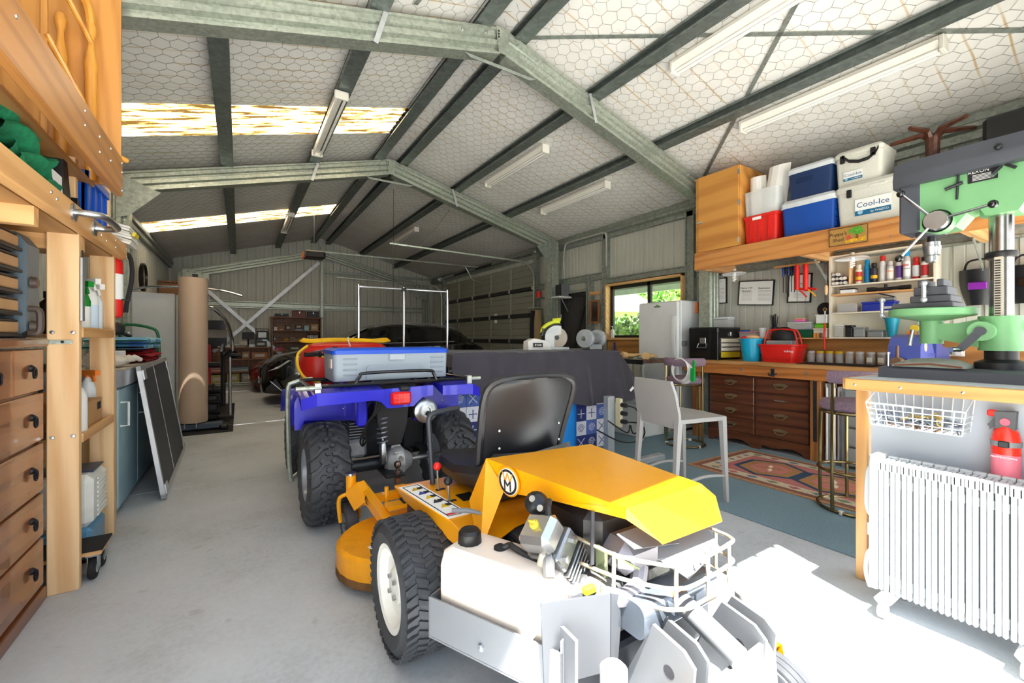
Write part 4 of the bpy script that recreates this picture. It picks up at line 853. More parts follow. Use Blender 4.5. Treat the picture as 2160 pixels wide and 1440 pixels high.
# office chair base, black case and bag at the near end of the high shelf
WC = wood('mahogany', '#5b2f1e', '#34170d', 'x', .3)
t = thing('office_chair', 'upturned office chair with dark wooden legs on the high shelf', 'chair', (4.75, 1.14, 2.56))
P(t, 'seat', B().sph((4.8, 1.12, 2.615), (.2, .25, .045), 16, 8), BLACKP); P(t, 'column', B().cyl((4.8, 1.12, 2.64), (4.8, 1.12, 2.72), .03, n=12), BLACKP)
for k in range(5):
    a = R(20+72*k); c, s_ = math.cos(a), math.sin(a)
    b = B().tube([(4.8+.02*c, 1.12+.02*s_, 2.69), (4.8+.025*c, 1.12+.025*s_, 2.84), (4.8+.07*c, 1.12+.07*s_, 2.885), (4.8+.27*c, 1.12+.27*s_, 2.88)], [.024, .024, .024, .016], 6); P(t, 'leg', b, WC)
t = thing('guitar_case', 'long black carry case lying at the near end of the high shelf', 'case', (4.85, .62, 2.167))
P(t, 'shell', B().box(4.58, 5.1, .33, .95, 2.167, 2.56, .03), BLACKP); P(t, 'clasp_panel', B().box(4.565, 4.58, .6, .84, 2.43, 2.5, .01), DARKM)
for y in (.66, .78): P(t, 'clasp', B().box(4.56, 4.566, y-.025, y+.025, 2.45, 2.475, .003), WHITEP)
P(t, 'badge', B().lathe([(.012, 0), (.012, .003), (0, .003)], (4.565, .72, 2.463), (-1, 0, 0), 12), hexmat('#d89a22'))
t = thing('laptop_bag', 'black fabric bag with white lettering on the black case', 'bag', (4.85, .6, 2.56)); P(t, 'body', B().box(4.66, 4.9, .34, .82, 2.562, 2.83, .025), mat('black nylon', '#161618', .6))
text(t, 'superior', .045, (4.658, .5, 2.72), (-1, 0, 0), (0, -1, .15), PAPER); text(t, '(business', .045, (4.658, .45, 2.70), (-1, 0, 0), (0, -1, .15), PAPER)
# painted name board
t = thing('name_board', 'hand-painted wooden Poppa\'s Shed sign on the shelf beam', 'sign', (HX, 1.58, 2.02))
P(t, 'board', B().box(HX-.014, HX-.001, 1.455, 1.73, 2.02, 2.165, .003), mat('sign board', '#a9803f', .7)); P(t, 'edge', B().box(HX-.012, HX-.002, 1.45, 1.735, 2.015, 2.17, .002), mat('sign edge', '#5a3c22', .7))
for s_, z in (("Poppa's", 2.115), ('Shed', 2.065)): text(t, s_, .043, (HX-.0146, 1.665, z), (-1, 0, 0), (0, 0, 1), INK, shear=.2)
b = B(); rnd = random.Random(5)
for k in range(46):
    a = rnd.uniform(0, 6.28); q = rnd.random()**.5; b.sph((HX-.015, 1.525+.05*q*math.cos(a), 2.125+.028*q*math.sin(a)), (.003, .011, .009), 6, 4)
P(t, 'painted_crown', b, mat('painted leaves', '#4f9a2e', .7, 0, .5, 60)); P(t, 'painted_trunk', B().prism([(1.535, 2.055), (1.53, 2.1), (1.518, 2.1), (1.512, 2.055)], 'x', HX-.0165, HX-.0145), mat('painted trunk', '#7a4a22', .8))
P(t, 'painted_house', B().prism([(1.6, 2.06), (1.6, 2.08), (1.585, 2.095), (1.568, 2.08), (1.568, 2.06)], 'x', HX-.0165, HX-.0145), hexmat('#c9473a')); P(t, 'painted_flowers', B().prism([(1.61, 2.03), (1.605, 2.05), (1.54, 2.058), (1.465, 2.07), (1.462, 2.035)], 'x', HX-.0155, HX-.0145), mat('painted flowers', '#d7a11e', .8, 0, .5, 90))
# ---------------------------------------------------------------- left side: timber racking
SX = -.645
t = thing('timber_rack', 'tall pine storage rack along the left wall', 'shelving', (-1.0, 2.6, 0))
for y in (2.83, 3.5, 1.2): P(t, 'post', B().box(-.755, SX, y, y+.045, 0, 1.72 if y < 3 else 1.72, .004), PINEZ)
for y in (2.86, 3.53, 1.2): P(t, 'rear_post', B().box(-1.36, -1.27, y, y+.045, 0, 3.0, .004), PINEZ)
P(t, 'upper_post', B().box(-.78, -.69, 2.97, 3.015, 1.72, 2.1, .004), PINEZ); P(t, 'upper_post', B().box(-.72, -.66, 3.47, 3.515, 1.72, 2.1, .004), PINEZ)
P(t, 'lower_beam', B().box(SX, SX+.045, 1.0, 3.6, 1.69, 1.786, .005), PINEY); P(t, 'upper_beam', B().box(SX+.07, SX+.105, 1.0, 3.13, 1.97, 2.18, .005), ORY)
P(t, 'bearer', B().box(-1.3, SX, 2.875, 2.92, 1.62, 1.69), PINEX); P(t, 'bearer', B().box(-1.3, SX, 2.3, 2.345, 1.62, 1.69), PINEX)
for z, y0, y1 in ((1.69, 1.0, 3.58), (2.0, 1.0, 3.12), (1.2, 2.88, 3.5), (.70, 2.88, 3.5)): P(t, 'shelf', B().box(-1.34, SX-.005, y0, y1, z, z+.018), PLYX)
P(t, 'front_rail', B().box(SX-.02, SX+.004, 2.88, 3.49, 1.2, 1.25, .004), PINEY); P(t, 'front_rail', B().box(SX-.02, SX+.004, 2.88, 3.49, .69, .735, .004), PINEY)
P(t, 'back_panel', B().box(-1.38, -1.362, 1.0, 3.5, 1.72, 3.2), wood('brown board', '#8a5528', '#6b3d1a', 'y', .5, .5)); P(t, 'back_panel', B().box(-1.38, -1.362, 2.9, 3.52, 0, 1.2), mat('dark liner', '#26272a', .8))
P(t, 'end_panel', B().box(-1.36, SX+.10, 3.118, 3.134, 2.02, 3.1), ORZ, 'orange plywood end panel')
for (y, z) in ((1.8, 2.12), (2.45, 2.14), (2.45, 2.08), (2.67, 2.12), (2.67, 2.05), (2.87, 2.14), (2.87, 2.08), (3.11, 2.15), (3.11, 2.1), (3.11, 2.0)): P(t, 'screw', B().lathe([(.007, 0), (.006, .003), (0, .004)], (SX+.105, y, z), (1, 0, 0), 8), STEEL)
for (y, z) in ((2.3, 1.75), (2.36, 1.74), (3.0, 1.73), (3.1, 1.72), (3.3, 1.76), (3.3, 1.72), (3.58, 1.76), (3.58, 1.71)): P(t, 'screw', B().lathe([(.007, 0), (.006, .003), (0, .004)], (SX+.045, y, z), (1, 0, 0), 8), STEEL)
for z in (1.225, .735):
    for x in (-.735, -.665): P(t, 'screw', B().lathe([(.01, 0), (.008, .004), (0, .005)], (x, 2.83, z), (0, -1, 0), 8), STEEL)
P(t, 'strap', B().box(-.76, -.665, 2.826, 2.83, 1.17, 1.19, .001), GALV, 'galvanised strap'); P(t, 'screw', B().lathe([(.007, 0), (0, .004)], (-.7, 2.826, 1.18), (0, -1, 0), 8), DARKM)
# grab handle on the beam
t = thing('grab_handle', 'brushed steel grab handle screwed to the lower beam', 'handle', (-.6, 2.75, 1.72))
for y in (2.55, 2.86): P(t, 'flange', B().lathe([(.038, 0), (.038, .008), (.02, .01), (0, .01)], (SX+.045, y, 1.735), (1, 0, 0), 20), STEEL)
P(t, 'bar', B().tube(smooth_path([(SX+.05, 2.55, 1.735), (SX+.1, 2.55, 1.735), (SX+.14, 2.6, 1.735), (SX+.14, 2.81, 1.735), (SX+.1, 2.86, 1.735), (SX+.05, 2.86, 1.735)], 5), .0155, 12), STEEL)
# turned furniture on top of the rack
TW = wood('honey pine', '#d99a3e', '#b87425', 'z', .35, coat=.3)
t = thing('bunk_bed_frame', 'dismantled honey pine bed frame with turned posts above the rack', 'bed frame', (-.75, 2.95, 2.02))
prof = [(.024, 0), (.024, .56), (.028, .60), (.022, .64), (.014, .69), (.013, .73), (.022, .77), (.024, .79), (.018, .82), (0, .83)]
for x, y in ((-.765, 3.06), (-.655, 3.07)): P(t, 'turned_post', B().lathe(prof, (x, y, 2.02), n=16), TW)
P(t, 'arched_top', B().tube(smooth_path([(-.655, 3.07, 2.84), (-.665, 3.06, 2.92), (-.70, 3.04, 2.97), (-.76, 3.0, 2.98)], 4), .02, 8), TW)
for z0, z1 in ((2.98, 2.72), (2.62, 2.34)): P(t, 'spindle', B().tube([(-.76, 2.86, z0), (-.645, 3.03, z1)], .012, 8), TW)
P(t, 'side_board', B().box(-.80, -.785, 2.0, 2.9, 2.02, 2.20, .004), TW); P(t, 'upright', B().box(-.785, -.76, 2.86, 2.885, 2.02, 2.95, .004), ORZ)
P(t, 'foot', B().tube([(-.66, 2.9, 2.2), (-.58, 3.0, 2.19)], [.025, .017], 8), TW); P(t, 'foot', B().tube([(-.60, 3.10, 2.2), (-.525, 3.16, 2.18)], [.018, .014], 8), TW)
# goods between the beams
GN = mat('shade cloth', '#177a52', .8, 0, .25, 40, .4, 160)
t = thing('shade_cloth', 'folded green shade cloth on the upper left shelf', 'cloth', (-.8, 2.45, 1.71))
for k, (z, s_, dy) in enumerate(((1.80, 1.0, 0), (1.86, .97, -.03), (1.93, .9, -.06), (1.99, .72, -.1))):
    b = B()
    def fn(u, w_, z=z, s_=s_, dy=dy):
        a = 2*PI*u; q = -1+2*w_
        return (-.79+.15*s_*math.cos(a)+.012*math.sin(5*q+k), 2.40+dy+.26*s_*q, z+.045*math.sin(a)+.022*math.sin(4*q+k*1.3)+.012*math.cos(3*a))
    b.grid(fn, 20, 14); P(t, 'fold', b, GN)
t = thing('blue_cloth', 'folded blue sheet behind the green shade cloth', 'cloth', (-1.05, 2.25, 1.71)); P(t, 'fold', B().box(-1.2, -.96, 2.0, 2.5, 1.71, 2.05, .04), hexmat('#3f8ec0', .8))
t = thing('white_carton', 'white carton with grey printing under the green shade cloth', 'carton', (-.8, 2.52, 1.71)); P(t, 'carton', B().box(-.95, -.665, 2.30, 2.72, 1.71, 1.755, .003).box(-.9, -.67, 2.56, 2.74, 1.755, 1.92, .003), PAPER)
P(t, 'print_band', B().box(-.84, -.80, 2.558, 2.56, 1.755, 1.92), hexmat('#9a9fa5')); P(t, 'print_mark', B().box(-.78, -.75, 2.557, 2.56, 1.8, 1.82), hexmat('#b53a3a'))
t = thing('plastic_guard', 'black moulded plastic chute on the left shelf', 'chute', (-.78, 2.85, 1.71)); P(t, 'shell', B().prism([(2.70, 1.87), (2.74, 1.80), (2.88, 1.79), (2.93, 1.82), (2.93, 1.87), (2.90, 1.88), (2.88, 1.835), (2.80, 1.84), (2.75, 2.0), (2.70, 2.02)], 'x', -.85, -.665), BLACKP); P(t, 'foot', B().box(-.85, -.67, 2.72, 2.9, 1.709, 1.80, .01), BLACKP)
CBL = mat('crate blue', '#0e56c4', .35)
t = thing('blue_crate', 'bright blue plastic crate on the left rack', 'crate', (-.85, 3.25, 1.71))
for y in (3.06, 3.44): P(t, 'wall', B().box(-1.05, -.67, y-.01, y+.01, 1.709, 2.06, .004), CBL)
for x in (-1.04, -.68): P(t, 'wall', B().box(x-.01, x+.01, 3.05, 3.45, 1.709, 2.06, .004), CBL)
P(t, 'base', B().box(-1.05, -.67, 3.05, 3.45, 1.709, 1.725), CBL); P(t, 'rim', B().box(-1.06, -.655, 3.04, 3.06, 2.02, 2.065, .004).box(-.675, -.655, 3.04, 3.46, 2.02, 2.065, .004), CBL)
for y in (3.07, 3.19, 3.31, 3.43): P(t, 'rib', B().box(-.672, -.662, y-.006, y+.006, 1.72, 2.02), CBL)
t = thing('paper_stack', 'crumpled bag of old papers hanging over the lower beam', 'papers', (-.63, 3.62, 1.74))
for k in range(7): P(t, 'sheet', B().rot((-.63, 3.62, 1.80+.016*k), .25+.05*math.sin(k*2), 'Y').box(-.055, .06+.006*math.sin(k), -.1, .1, -.006, .007), hexmat(['#dcdad0', '#c9c6b8', '#e6e4dc'][k % 3], .8))
P(t, 'base', B().box(-.7, -.58, 3.54, 3.66, 1.788, 1.80), hexmat('#7fb59a', .8)); P(t, 'yellow_mark', B().rot((-.60, 3.6, 1.86), .3, 'Y').box(.035, .052, -.06, .04, -.012, .012), hexmat('#d9c93a'))
# chest of drawers
CH = wood('copper brown wood', '#7d4c2e', '#522a15', 'y', .3, .6, coat=.3); CHD = wood('copper drawer front', '#935f3e', '#6b3c22', 'y', .25, .7, coat=.4)
IRON = mat('wrought iron', '#22232a', .4, .6)
t = thing('chest_of_drawers', 'brown wooden chest of drawers with black iron ring pulls', 'chest of drawers', (-1.0, 2.33, 0))
P(t, 'carcass', B().box(-1.28, -.775, 1.83, 2.815, .05, 1.15, .004), CH); P(t, 'top', B().box(-1.3, -.745, 1.81, 2.825, 1.16, 1.195, .006), CH); P(t, 'plinth', B().box(-1.28, -.75, 1.83, 2.82, 0, .06, .004), CH)
def ringpull(dr, y, z):
    P(dr, 'ring_pull', B().lathe([(.016, 0), (.014, .006), (.006, .014), (0, .015)], (-.755, y, z+.012), (1, 0, 0), 10).tube([(-.742, y+.016*math.sin(a*PI/8), z-.008+.022*math.cos(a*PI/8)) for a in range(16)], .0045, 6, True), IRON)
for z0, z1, ys in ((.962, 1.15, ((1.85, 2.165), (2.175, 2.495), (2.505, 2.81))), (.735, .95, ((1.85, 2.81),)), (.505, .722, ((1.85, 2.81),)), (.3, .492, ((1.85, 2.81),)), (.075, .287, ((1.85, 2.81),))):
    for y0, y1 in ys:
        dr = P(t, 'drawer', B().box(-.778, -.757, y0, y1, z0, z1, .004), CHD)
        for y in ([(y0+y1)/2] if y1-y0 < .5 else [y0+.15, y1-.14]): ringpull(dr, y, (z0+z1)/2)
# tiered tool case on the chest
t = thing('tool_case', 'open grey tool case with brown fold-out tiers on the chest of drawers', 'tool case', (-.9, 2.4, 1.195))
P(t, 'shell', B().prism([(-1.0, 1.197), (-.81, 1.197), (-.77, 1.23), (-.765, 1.60), (-.80, 1.65), (-1.0, 1.65)], 'y', 2.66, 2.79), mat('case blue grey', '#55646f', .5))
BRN = mat('case brown', '#4b4038', .5); TAN = mat('case tan', '#b08a62', .6)
for k in range(5):
    z = 1.2+.09*k; tr = P(t, 'tier', B().box(-.97, -.79, 2.1, 2.655, z, z+.08, .012), BRN); P(tr, 'pocket', B().box(-.792, -.782, 2.35, 2.63, z+.022, z+.066, .004), TAN)
    P(tr, 'rail', B().box(-.788, -.776, 2.15, 2.65, z+.004, z+.016, .002), DARKM); P(tr, 'tier_slot', B().box(-.791, -.781, 2.4, 2.62, z+.068, z+.074), DARKM)
for z in (1.25, 1.44): P(t, 'pivot', B().lathe([(.025, 0), (.022, .02), (0, .022)], (-.765, 2.70, z), (1, 0, 0), 14), BRN)
P(t, 'handle', B().tube(smooth_path([(-.77, 2.69, 1.22), (-.74, 2.69, 1.225), (-.735, 2.69, 1.27), (-.74, 2.69, 1.32), (-.77, 2.69, 1.325)], 4), .014, 8), BRN)
# bottles on the rack shelves
def bottle(label, x, y, z, r, h, body, cap, band=None, spray=False, cat='bottle', grp='bottles on the left rack', dirn=(.7, -.7)):
    t = thing('spray_bottle' if spray else 'bottle', label, cat, (x, y, z), group=grp)
    P(t, 'body', B().lathe([(r*.92, 0), (r, .008), (r, h*.62), (r*.75, h*.74), (r*.35, h*.82), (r*.35, h*.86)], (x, y, z), n=14), body)
    if spray:
        a = V((x, y, z+h*.93)); d_ = V((dirn[0], dirn[1], 0)); P(t, 'trigger_head', B().cyl((x, y, z+h*.84), (x, y, z+h*.92), r*.42, n=10).bar(a-d_*.03, a+d_*.075, .026, .03).bar(a+d_*.03, a+d_*.05-V((0, 0, .05)), .012, .016), cap)
    else: P(t, 'cap', B().lathe([(r*.45, h*.84), (r*.45, h), (0, h)], (x, y, z), n=12), cap)
    if band: P(t, 'print_band', B().lathe([(r*1.01, h*.12), (r*1.01, h*.52)], (x, y, z), n=14, cap=False), band)
    return t
RZ = 1.219
bottle('white chemical bottle with a yellow label and black cap on the chest-height shelf', -.85, 2.93, RZ, .045, .27, WHITEP, BLACKP, hexmat('#e3dd7a'))
bottle('white bottle behind the black-capped one on the rack', -.98, 3.0, RZ, .05, .24, WHITEP, BLACKP, hexmat('#4a6fb8'))
bottle('dark bottle beside the front post of the rack', -.80, 3.03, RZ, .04, .21, mat('dark bottle', '#2a2022', .3), BLACKP)
bottle('purple spray bottle behind the front post', -.72, 3.02, RZ, .035, .27, hexmat('#7b1f52', .3), WHITEP, None, True)
bottle('green spray bottle on the rack shelf', -.705, 3.12, RZ, .04, .28, hexmat('#15802c', .3), hexmat('#15802c', .3), hexmat('#e4e6e0'), True)
bottle('white spray bottle with an orange trigger on the rack shelf', -.8, 3.2, RZ, .04, .33, WHITEP, hexmat('#e0782c'), hexmat('#4c8ec4'), True)
bottle('white spray bottle with a white trigger beside the second post', -.705, 3.25, RZ, .045, .31, WHITEP, WHITEP, hexmat('#c9dcec'), True)
bottle('clear blue spray bottle at the right end of the rack shelf', -.71, 3.36, RZ, .045, .29, hexmat('#e0e8ee'), WHITEP, None, True)
t = thing('wall_ledge', 'small pine ledge on the left wall with garden sprays', 'ledge', (-1.28, 3.1, 1.5)); P(t, 'board', B().box(-1.36, -1.2, 2.9, 3.5, 1.5, 1.52), PINEY); P(t, 'upper_board', B().box(-1.36, -1.2, 2.9, 3.5, 1.66, 1.68), PINEY)
for k, (y, c1, c2, lb) in enumerate(((2.97, '#1f9a3a', '#e4c832', 'green garden spray bottle with a yellow cap on the wall ledge'), (3.08, '#e0c22c', '#3a3a3a', 'yellow garden spray bottle on the wall ledge'))): bottle(lb, -1.28, y, 1.52, .035, .13, hexmat(c1), hexmat(c2))
t = thing('aluminium_strip', 'aluminium straightedge hanging on the front post', 'straightedge', (-.63, 2.86, 1.28)); P(t, 'strip', B().box(SX+.002, SX+.012, 2.835, 2.872, 1.28, 1.585, .002), mat('aluminium', '#c3c6ca', .35, .8)); P(t, 'hook', B().tube([(SX+.007, 2.855, 1.585), (SX+.007, 2.855, 1.62)], .004, 6), DARKM)
bottle('white plastic jerry can on the lower rack shelf', -.70, 2.97, .72, .055, .3, WHITEP, WHITEP)
t = thing('cardboard_carton', 'tan carton with black symbols on the lower rack shelf', 'carton', (-.74, 3.2, .718)); P(t, 'box', B().box(-.85, -.67, 3.08, 3.36, .719, .86, .002), CARD)
for k, s_ in enumerate('SIRDE'): text(t, s_, .025, (-.80+.025*k, 3.078, .79), (0, -1, 0), (0, 0, 1), INK)
P(t, 'symbol', B().box(-.669, -.668, 3.26, 3.33, .80, .84), INK)
bottle('clear spray bottle with a green and orange head behind the carton', -.74, 3.41, .719, .035, .3, hexmat('#dfe6e8'), hexmat('#e07b2c'), None, True)
t = thing('folded_umbrella', 'grey folded dust sheet laid over the lower rack shelf', 'cloth', (-.76, 3.1, .96)); P(t, 'fold', B().sph((-.80, 3.14, 1.045), (.1, .17, .022), 14, 6), hexmat('#5b616b', .8)); P(t, 'pole', B().cyl((-.86, 3.14, .719), (-.86, 3.14, 1.04), .012, n=8), DARKM)
# dehumidifier and dolly at the foot of the rack
t = thing('dehumidifier', 'white and blue portable dehumidifier on the floor by the rack', 'dehumidifier', (-.8, 3.25, 0))
P(t, 'body', B().box(-.96, -.66, 3.12, 3.42, .19, .47, .03), mat('appliance cream', '#e4e6de', .4)); P(t, 'tank', B().box(-.955, -.664, 3.125, 3.415, .02, .19, .02), hexmat('#5f93b5', .3)); P(t, 'top_panel', B().box(-.95, -.67, 3.2, 3.41, .468, .478, .005), hexmat('#3a4a60'))
for k in range(9): P(t, 'vent_slat', B().box(-.662, -.655, 3.22, 3.4, .22+.025*k, .232+.025*k, .002), MATS['appliance cream'])
for y in (3.16, 3.38):
    for x in (-.92, -.7): P(t, 'foot', B().cyl((x, y, 0), (x, y, .025), .015, n=8), BLACKP)
t = thing('dolly', 'small carpeted moving dolly with swivel castors', 'dolly', (-.8, 2.98, 0))
P(t, 'deck', B().box(-1.0, -.58, 2.90, 3.09, .125, .145), PINEX); P(t, 'carpet', B().box(-1.0, -.575, 2.895, 3.095, .145, .153), BLACKR)
for y in (2.93, 3.07):
    for x in (-.615, -.95):
        c = P(t, 'castor', B().lathe([(.022, -.014), (.048, -.014), (.052, -.008), (.052, .008), (.048, .014), (.022, .014)], (x, y, .052), (1, 0, 0), 20), BLACKR)
        P(c, 'hub', B().lathe([(.024, -.015), (.024, .015), (.008, .017), (0, .017)], (x, y, .052), (1, 0, 0), 14), mat('castor hub', '#cfd3d6', .35, .5)); P(c, 'fork', B().box(x-.02, x-.016, y-.02, y+.03, .045, .12).box(x+.016, x+.02, y-.02, y+.03, .045, .12).box(x-.025, x+.025, y-.025, y+.035, .115, .125), STEEL)
# red wall extinguisher beside the rack
t = thing('fire_extinguisher', 'red fire extinguisher with a black hose beside the rear rack post', 'fire extinguisher', (-.66, 3.62, 1.3))
P(t, 'cylinder', B().lathe([(.02, 0), (.045, .015), (.048, .04), (.048, .35), (.03, .39), (.012, .4)], (-.67, 3.62, 1.32), n=18), RED); P(t, 'paper_label', B().lathe([(.0485, .12), (.0485, .28)], (-.67, 3.62, 1.32), n=18, cap=False), PAPER)
P(t, 'valve', B().cyl((-.67, 3.62, 1.715), (-.67, 3.62, 1.75), .018, n=10), BLACKP); P(t, 'hose', B().tube(smooth_path([(-.67, 3.62, 1.74), (-.60, 3.62, 1.73), (-.58, 3.62, 1.65), (-.585, 3.62, 1.54), (-.605, 3.62, 1.42), (-.61, 3.62, 1.36)], 5), .012, 8), BLACKR)
P(t, 'bracket', B().box(-.73, -.59, 3.6, 3.64, 1.435, 1.445), BLACKP); P(t, 'wall_hook', B().box(-.76, -.65, 3.66, 3.67, 1.4, 1.6), STEEL)
# ---------------------------------------------------------------- pale blue cabinet and things on it
PB = mat('pale blue paint', '#a6cad6', .4, 0, .06)
t = thing('blue_cabinet', 'pale blue cupboard with an aluminium-edged top', 'cupboard', (-1.0, 4.6, 0))
P(t, 'body', B().box(-1.3, -.70, 3.80, 5.8, .02, .87, .004), PB); P(t, 'end_board', B().box(-1.3, -.685, 3.76, 3.80, 0, .87, .003), PINEZ)
for y0, y1 in ((3.83, 4.45), (4.47, 5.1), (5.12, 5.78)):
    dr = P(t, 'door', B().box(-.70, -.682, y0, y1, .06, .85, .004), PB); P(dr, 'handle', B().tube([(-.682, y0+.06, .60), (-.64, y0+.06, .60), (-.64, y0+.06, .76), (-.682, y0+.06, .76)], .007, 6), WHITE)
top = [(-1.32, 3.77), (-1.32, 5.82), (-.66, 5.82)]+[(-.66-.12+.12*math.cos(R(a)), 3.77+.12-.12*math.sin(R(a))) for a in range(0, 91, 15)]
P(t, 'top', B().prism(top, 'z', .87, .98), mat('aluminium edging', '#b9c0c4', .35, .5)); P(t, 'top_sheet', B().prism([(x+(.01 if x < -1 else -.01), y) for x, y in top], 'z', .98, .986), mat('laminate', '#b9ada0', .5))
def folded(name, label, cat, x0, x1, y0, y1, z, h, n, m, grp=None):
    t = thing(name, label, cat, ((x0+x1)/2, (y0+y1)/2, z), group=grp)
    for k in range(n):
        b = B(); zc = z+h*(k+.5)/n; q = .02*math.sin(k*2.1)
        def fn(u, w_, zc=zc, q=q):
            a = 2*PI*u; cx, sz = math.cos(a), math.sin(a); px_ = (abs(cx)**.35)*(1 if cx > 0 else -1); pz = (abs(sz)**.6)*(1 if sz > 0 else -1)
            v_ = -1+2*w_; e = (1-abs(v_)**8)**.3 if abs(v_) < 1 else .0
            return ((x0+x1)/2+q+px_*(x1-x0)/2, (y0+y1)/2+v_*(y1-y0)/2, zc+pz*h/n*.52*max(e, .25)+.004*math.sin(7*v_+k))
        b.grid(fn, 24, 14); P(t, 'fold', b, m)
    return t
folded('red_blanket', 'folded dark red blanket on the pale blue cupboard', 'blanket', -1.0, -.67, 4.75, 5.5, .987, .11, 3, mat('red cloth', '#a8182c', .8, 0, .15, 12, .3, 40))
CK, N, L, P_ = _new('checked cloth'); v = _tex(N, L, (9, 9, 9))
ch = N.new('ShaderNodeTexChecker'); ch.inputs['Scale'].default_value = 1.2; ch.inputs[1].default_value = lin('#6ec4c4'); ch.inputs[2].default_value = lin('#4d86c2'); L.new(v, ch.inputs[0])
ch2 = N.new('ShaderNodeTexChecker'); ch2.inputs['Scale'].default_value = .45; ch2.inputs[1].default_value = lin('#a4d6cc'); ch2.inputs[2].default_value = lin('#5f8fcf'); L.new(v, ch2.inputs[0])
mx = N.new('ShaderNodeMix'); mx.data_type = 'RGBA'; mx.inputs[0].default_value = .5; L.new(ch.outputs[0], mx.inputs[6]); L.new(ch2.outputs[0], mx.inputs[7]); L.new(mx.outputs[2], P_.inputs['Base Color']); P_.inputs['Roughness'].default_value = .85
folded('checked_blanket', 'blue and green checked blanket folded on the red one', 'blanket', -1.05, -.66, 4.6, 5.5, 1.10, .10, 2, CK)
t = thing('garden_kneeler', 'garden kneeler with a green tubular handle behind the checked blanket', 'kneeler', (-.9, 5.65, .987))
P(t, 'handle', B().tube(smooth_path([(-.99, 5.62, 1.0), (-.985, 5.62, 1.26), (-.94, 5.62, 1.33), (-.76, 5.62, 1.30), (-.70, 5.62, 1.23), (-.69, 5.62, 1.0)], 5), .014, 8), hexmat('#17603a')); P(t, 'pad', B().box(-1.05, -.70, 5.60, 5.78, .987, 1.19, .02), hexmat('#1c6b46', .8))
t = thing('shower_head', 'black round hand shower lying on the checked blanket', 'shower head', (-.95, 5.3, 1.2)); P(t, 'disc', B().lathe([(.055, 0), (.06, .012), (.03, .03), (0, .032)], (-.95, 5.26, 1.28), (.3, -1, .1), 18), BLACKP); P(t, 'stem', B().tube([(-.94, 5.28, 1.26), (-.86, 5.32, 1.21)], .016, 8), BLACKP)
WG = mat('cotton glove', '#dcd6c8', .9, 0, .1, 30, .4, 90)
def glove(label, x, y, z, rz, m, s_=1.):
    t = thing('work_glove', label, 'glove', (x, y, z)); M = Matrix.Translation((x, y, z)) @ Matrix.Rotation(rz, 4, 'Z')
    b = B(); b.M = M; b.sph((0, 0, .03*s_), (.05*s_, .07*s_, .03*s_), 12, 8); b.tube([(0, .05*s_, .03*s_), (0, .12*s_, .035*s_)], [.04*s_, .05*s_], 12); P(t, 'palm', b, m)
    for k in range(4):
        b = B(); b.M = M; x0 = (-.036+.024*k)*s_; b.tube([(x0*.8, -.04*s_, .03*s_), (x0, -.09*s_, .045*s_), (x0*1.2, -.125*s_, .03*s_)], [.014*s_, .014*s_, .011*s_], 8); P(t, 'finger', b, m)
    b = B(); b.M = M; b.tube([(.04*s_, .0, .03*s_), (.08*s_, -.03*s_, .04*s_), (.1*s_, -.06*s_, .035*s_)], [.016*s_, .015*s_, .012*s_], 8); P(t, 'thumb', b, m)
glove('white cotton work glove on the corner of the pale blue cupboard', -.76, 4.12, .987, R(160), WG, 1.5)
bucket('toilet_roll', 'white paper roll behind the cotton glove', 'paper roll', -.80, 4.45, .987, .05, .05, .1, PAPER, 0)
# folding solar panel leaning on the cupboard
t = thing('solar_panel', 'dark folding solar panel leaning against the pale blue cupboard', 'solar panel', (-.55, 4.8, 0))
A, Bq, Cq, D = V((-.47, 4.05, .01)), V((-.50, 5.75, .01)), V((-.645, 5.62, 1.0)), V((-.625, 4.12, .99))
nrm = (Bq-A).cross(D-A).normalized()
def panelq(u0, u1, v0, v1, o0, o1):
    q = lambda u, v_, o: A.lerp(Bq, u).lerp(D.lerp(Cq, u), v_)+nrm*o
    return [q(u, v_, o) for o in (o0, o1) for u, v_ in ((u0, v0), (u1, v0), (u1, v1), (u0, v1))], [(0,3,2,1), (4,5,6,7), (0,1,5,4), (1,2,6,5), (2,3,7,6), (3,0,4,7)]
if nrm.x < 0: nrm = -nrm
P(t, 'cell_sheet', B().add(*panelq(.02, .98, .03, .97, -.012, .004)), mat('solar cells', '#43464d', .55, 0, .05))
ALU = mat('aluminium frame', '#c8ccd0', .35, .6)
for a in ((0, 1, 0, .035), (0, 1, .965, 1), (0, .025, 0, 1), (.975, 1, 0, 1)): P(t, 'frame_rail', B().add(*panelq(*a, -.016, .012)), ALU)
P(t, 'cell_gap', B().add(*panelq(.42, .432, .03, .97, .004, .006)), PAPER)
for u in (.02, .9):
    for v_ in (.93, .06): P(t, 'hinge_bracket', B().add(*panelq(u, u+.07, v_-.035, v_+.035, .012, .02)), ALU)
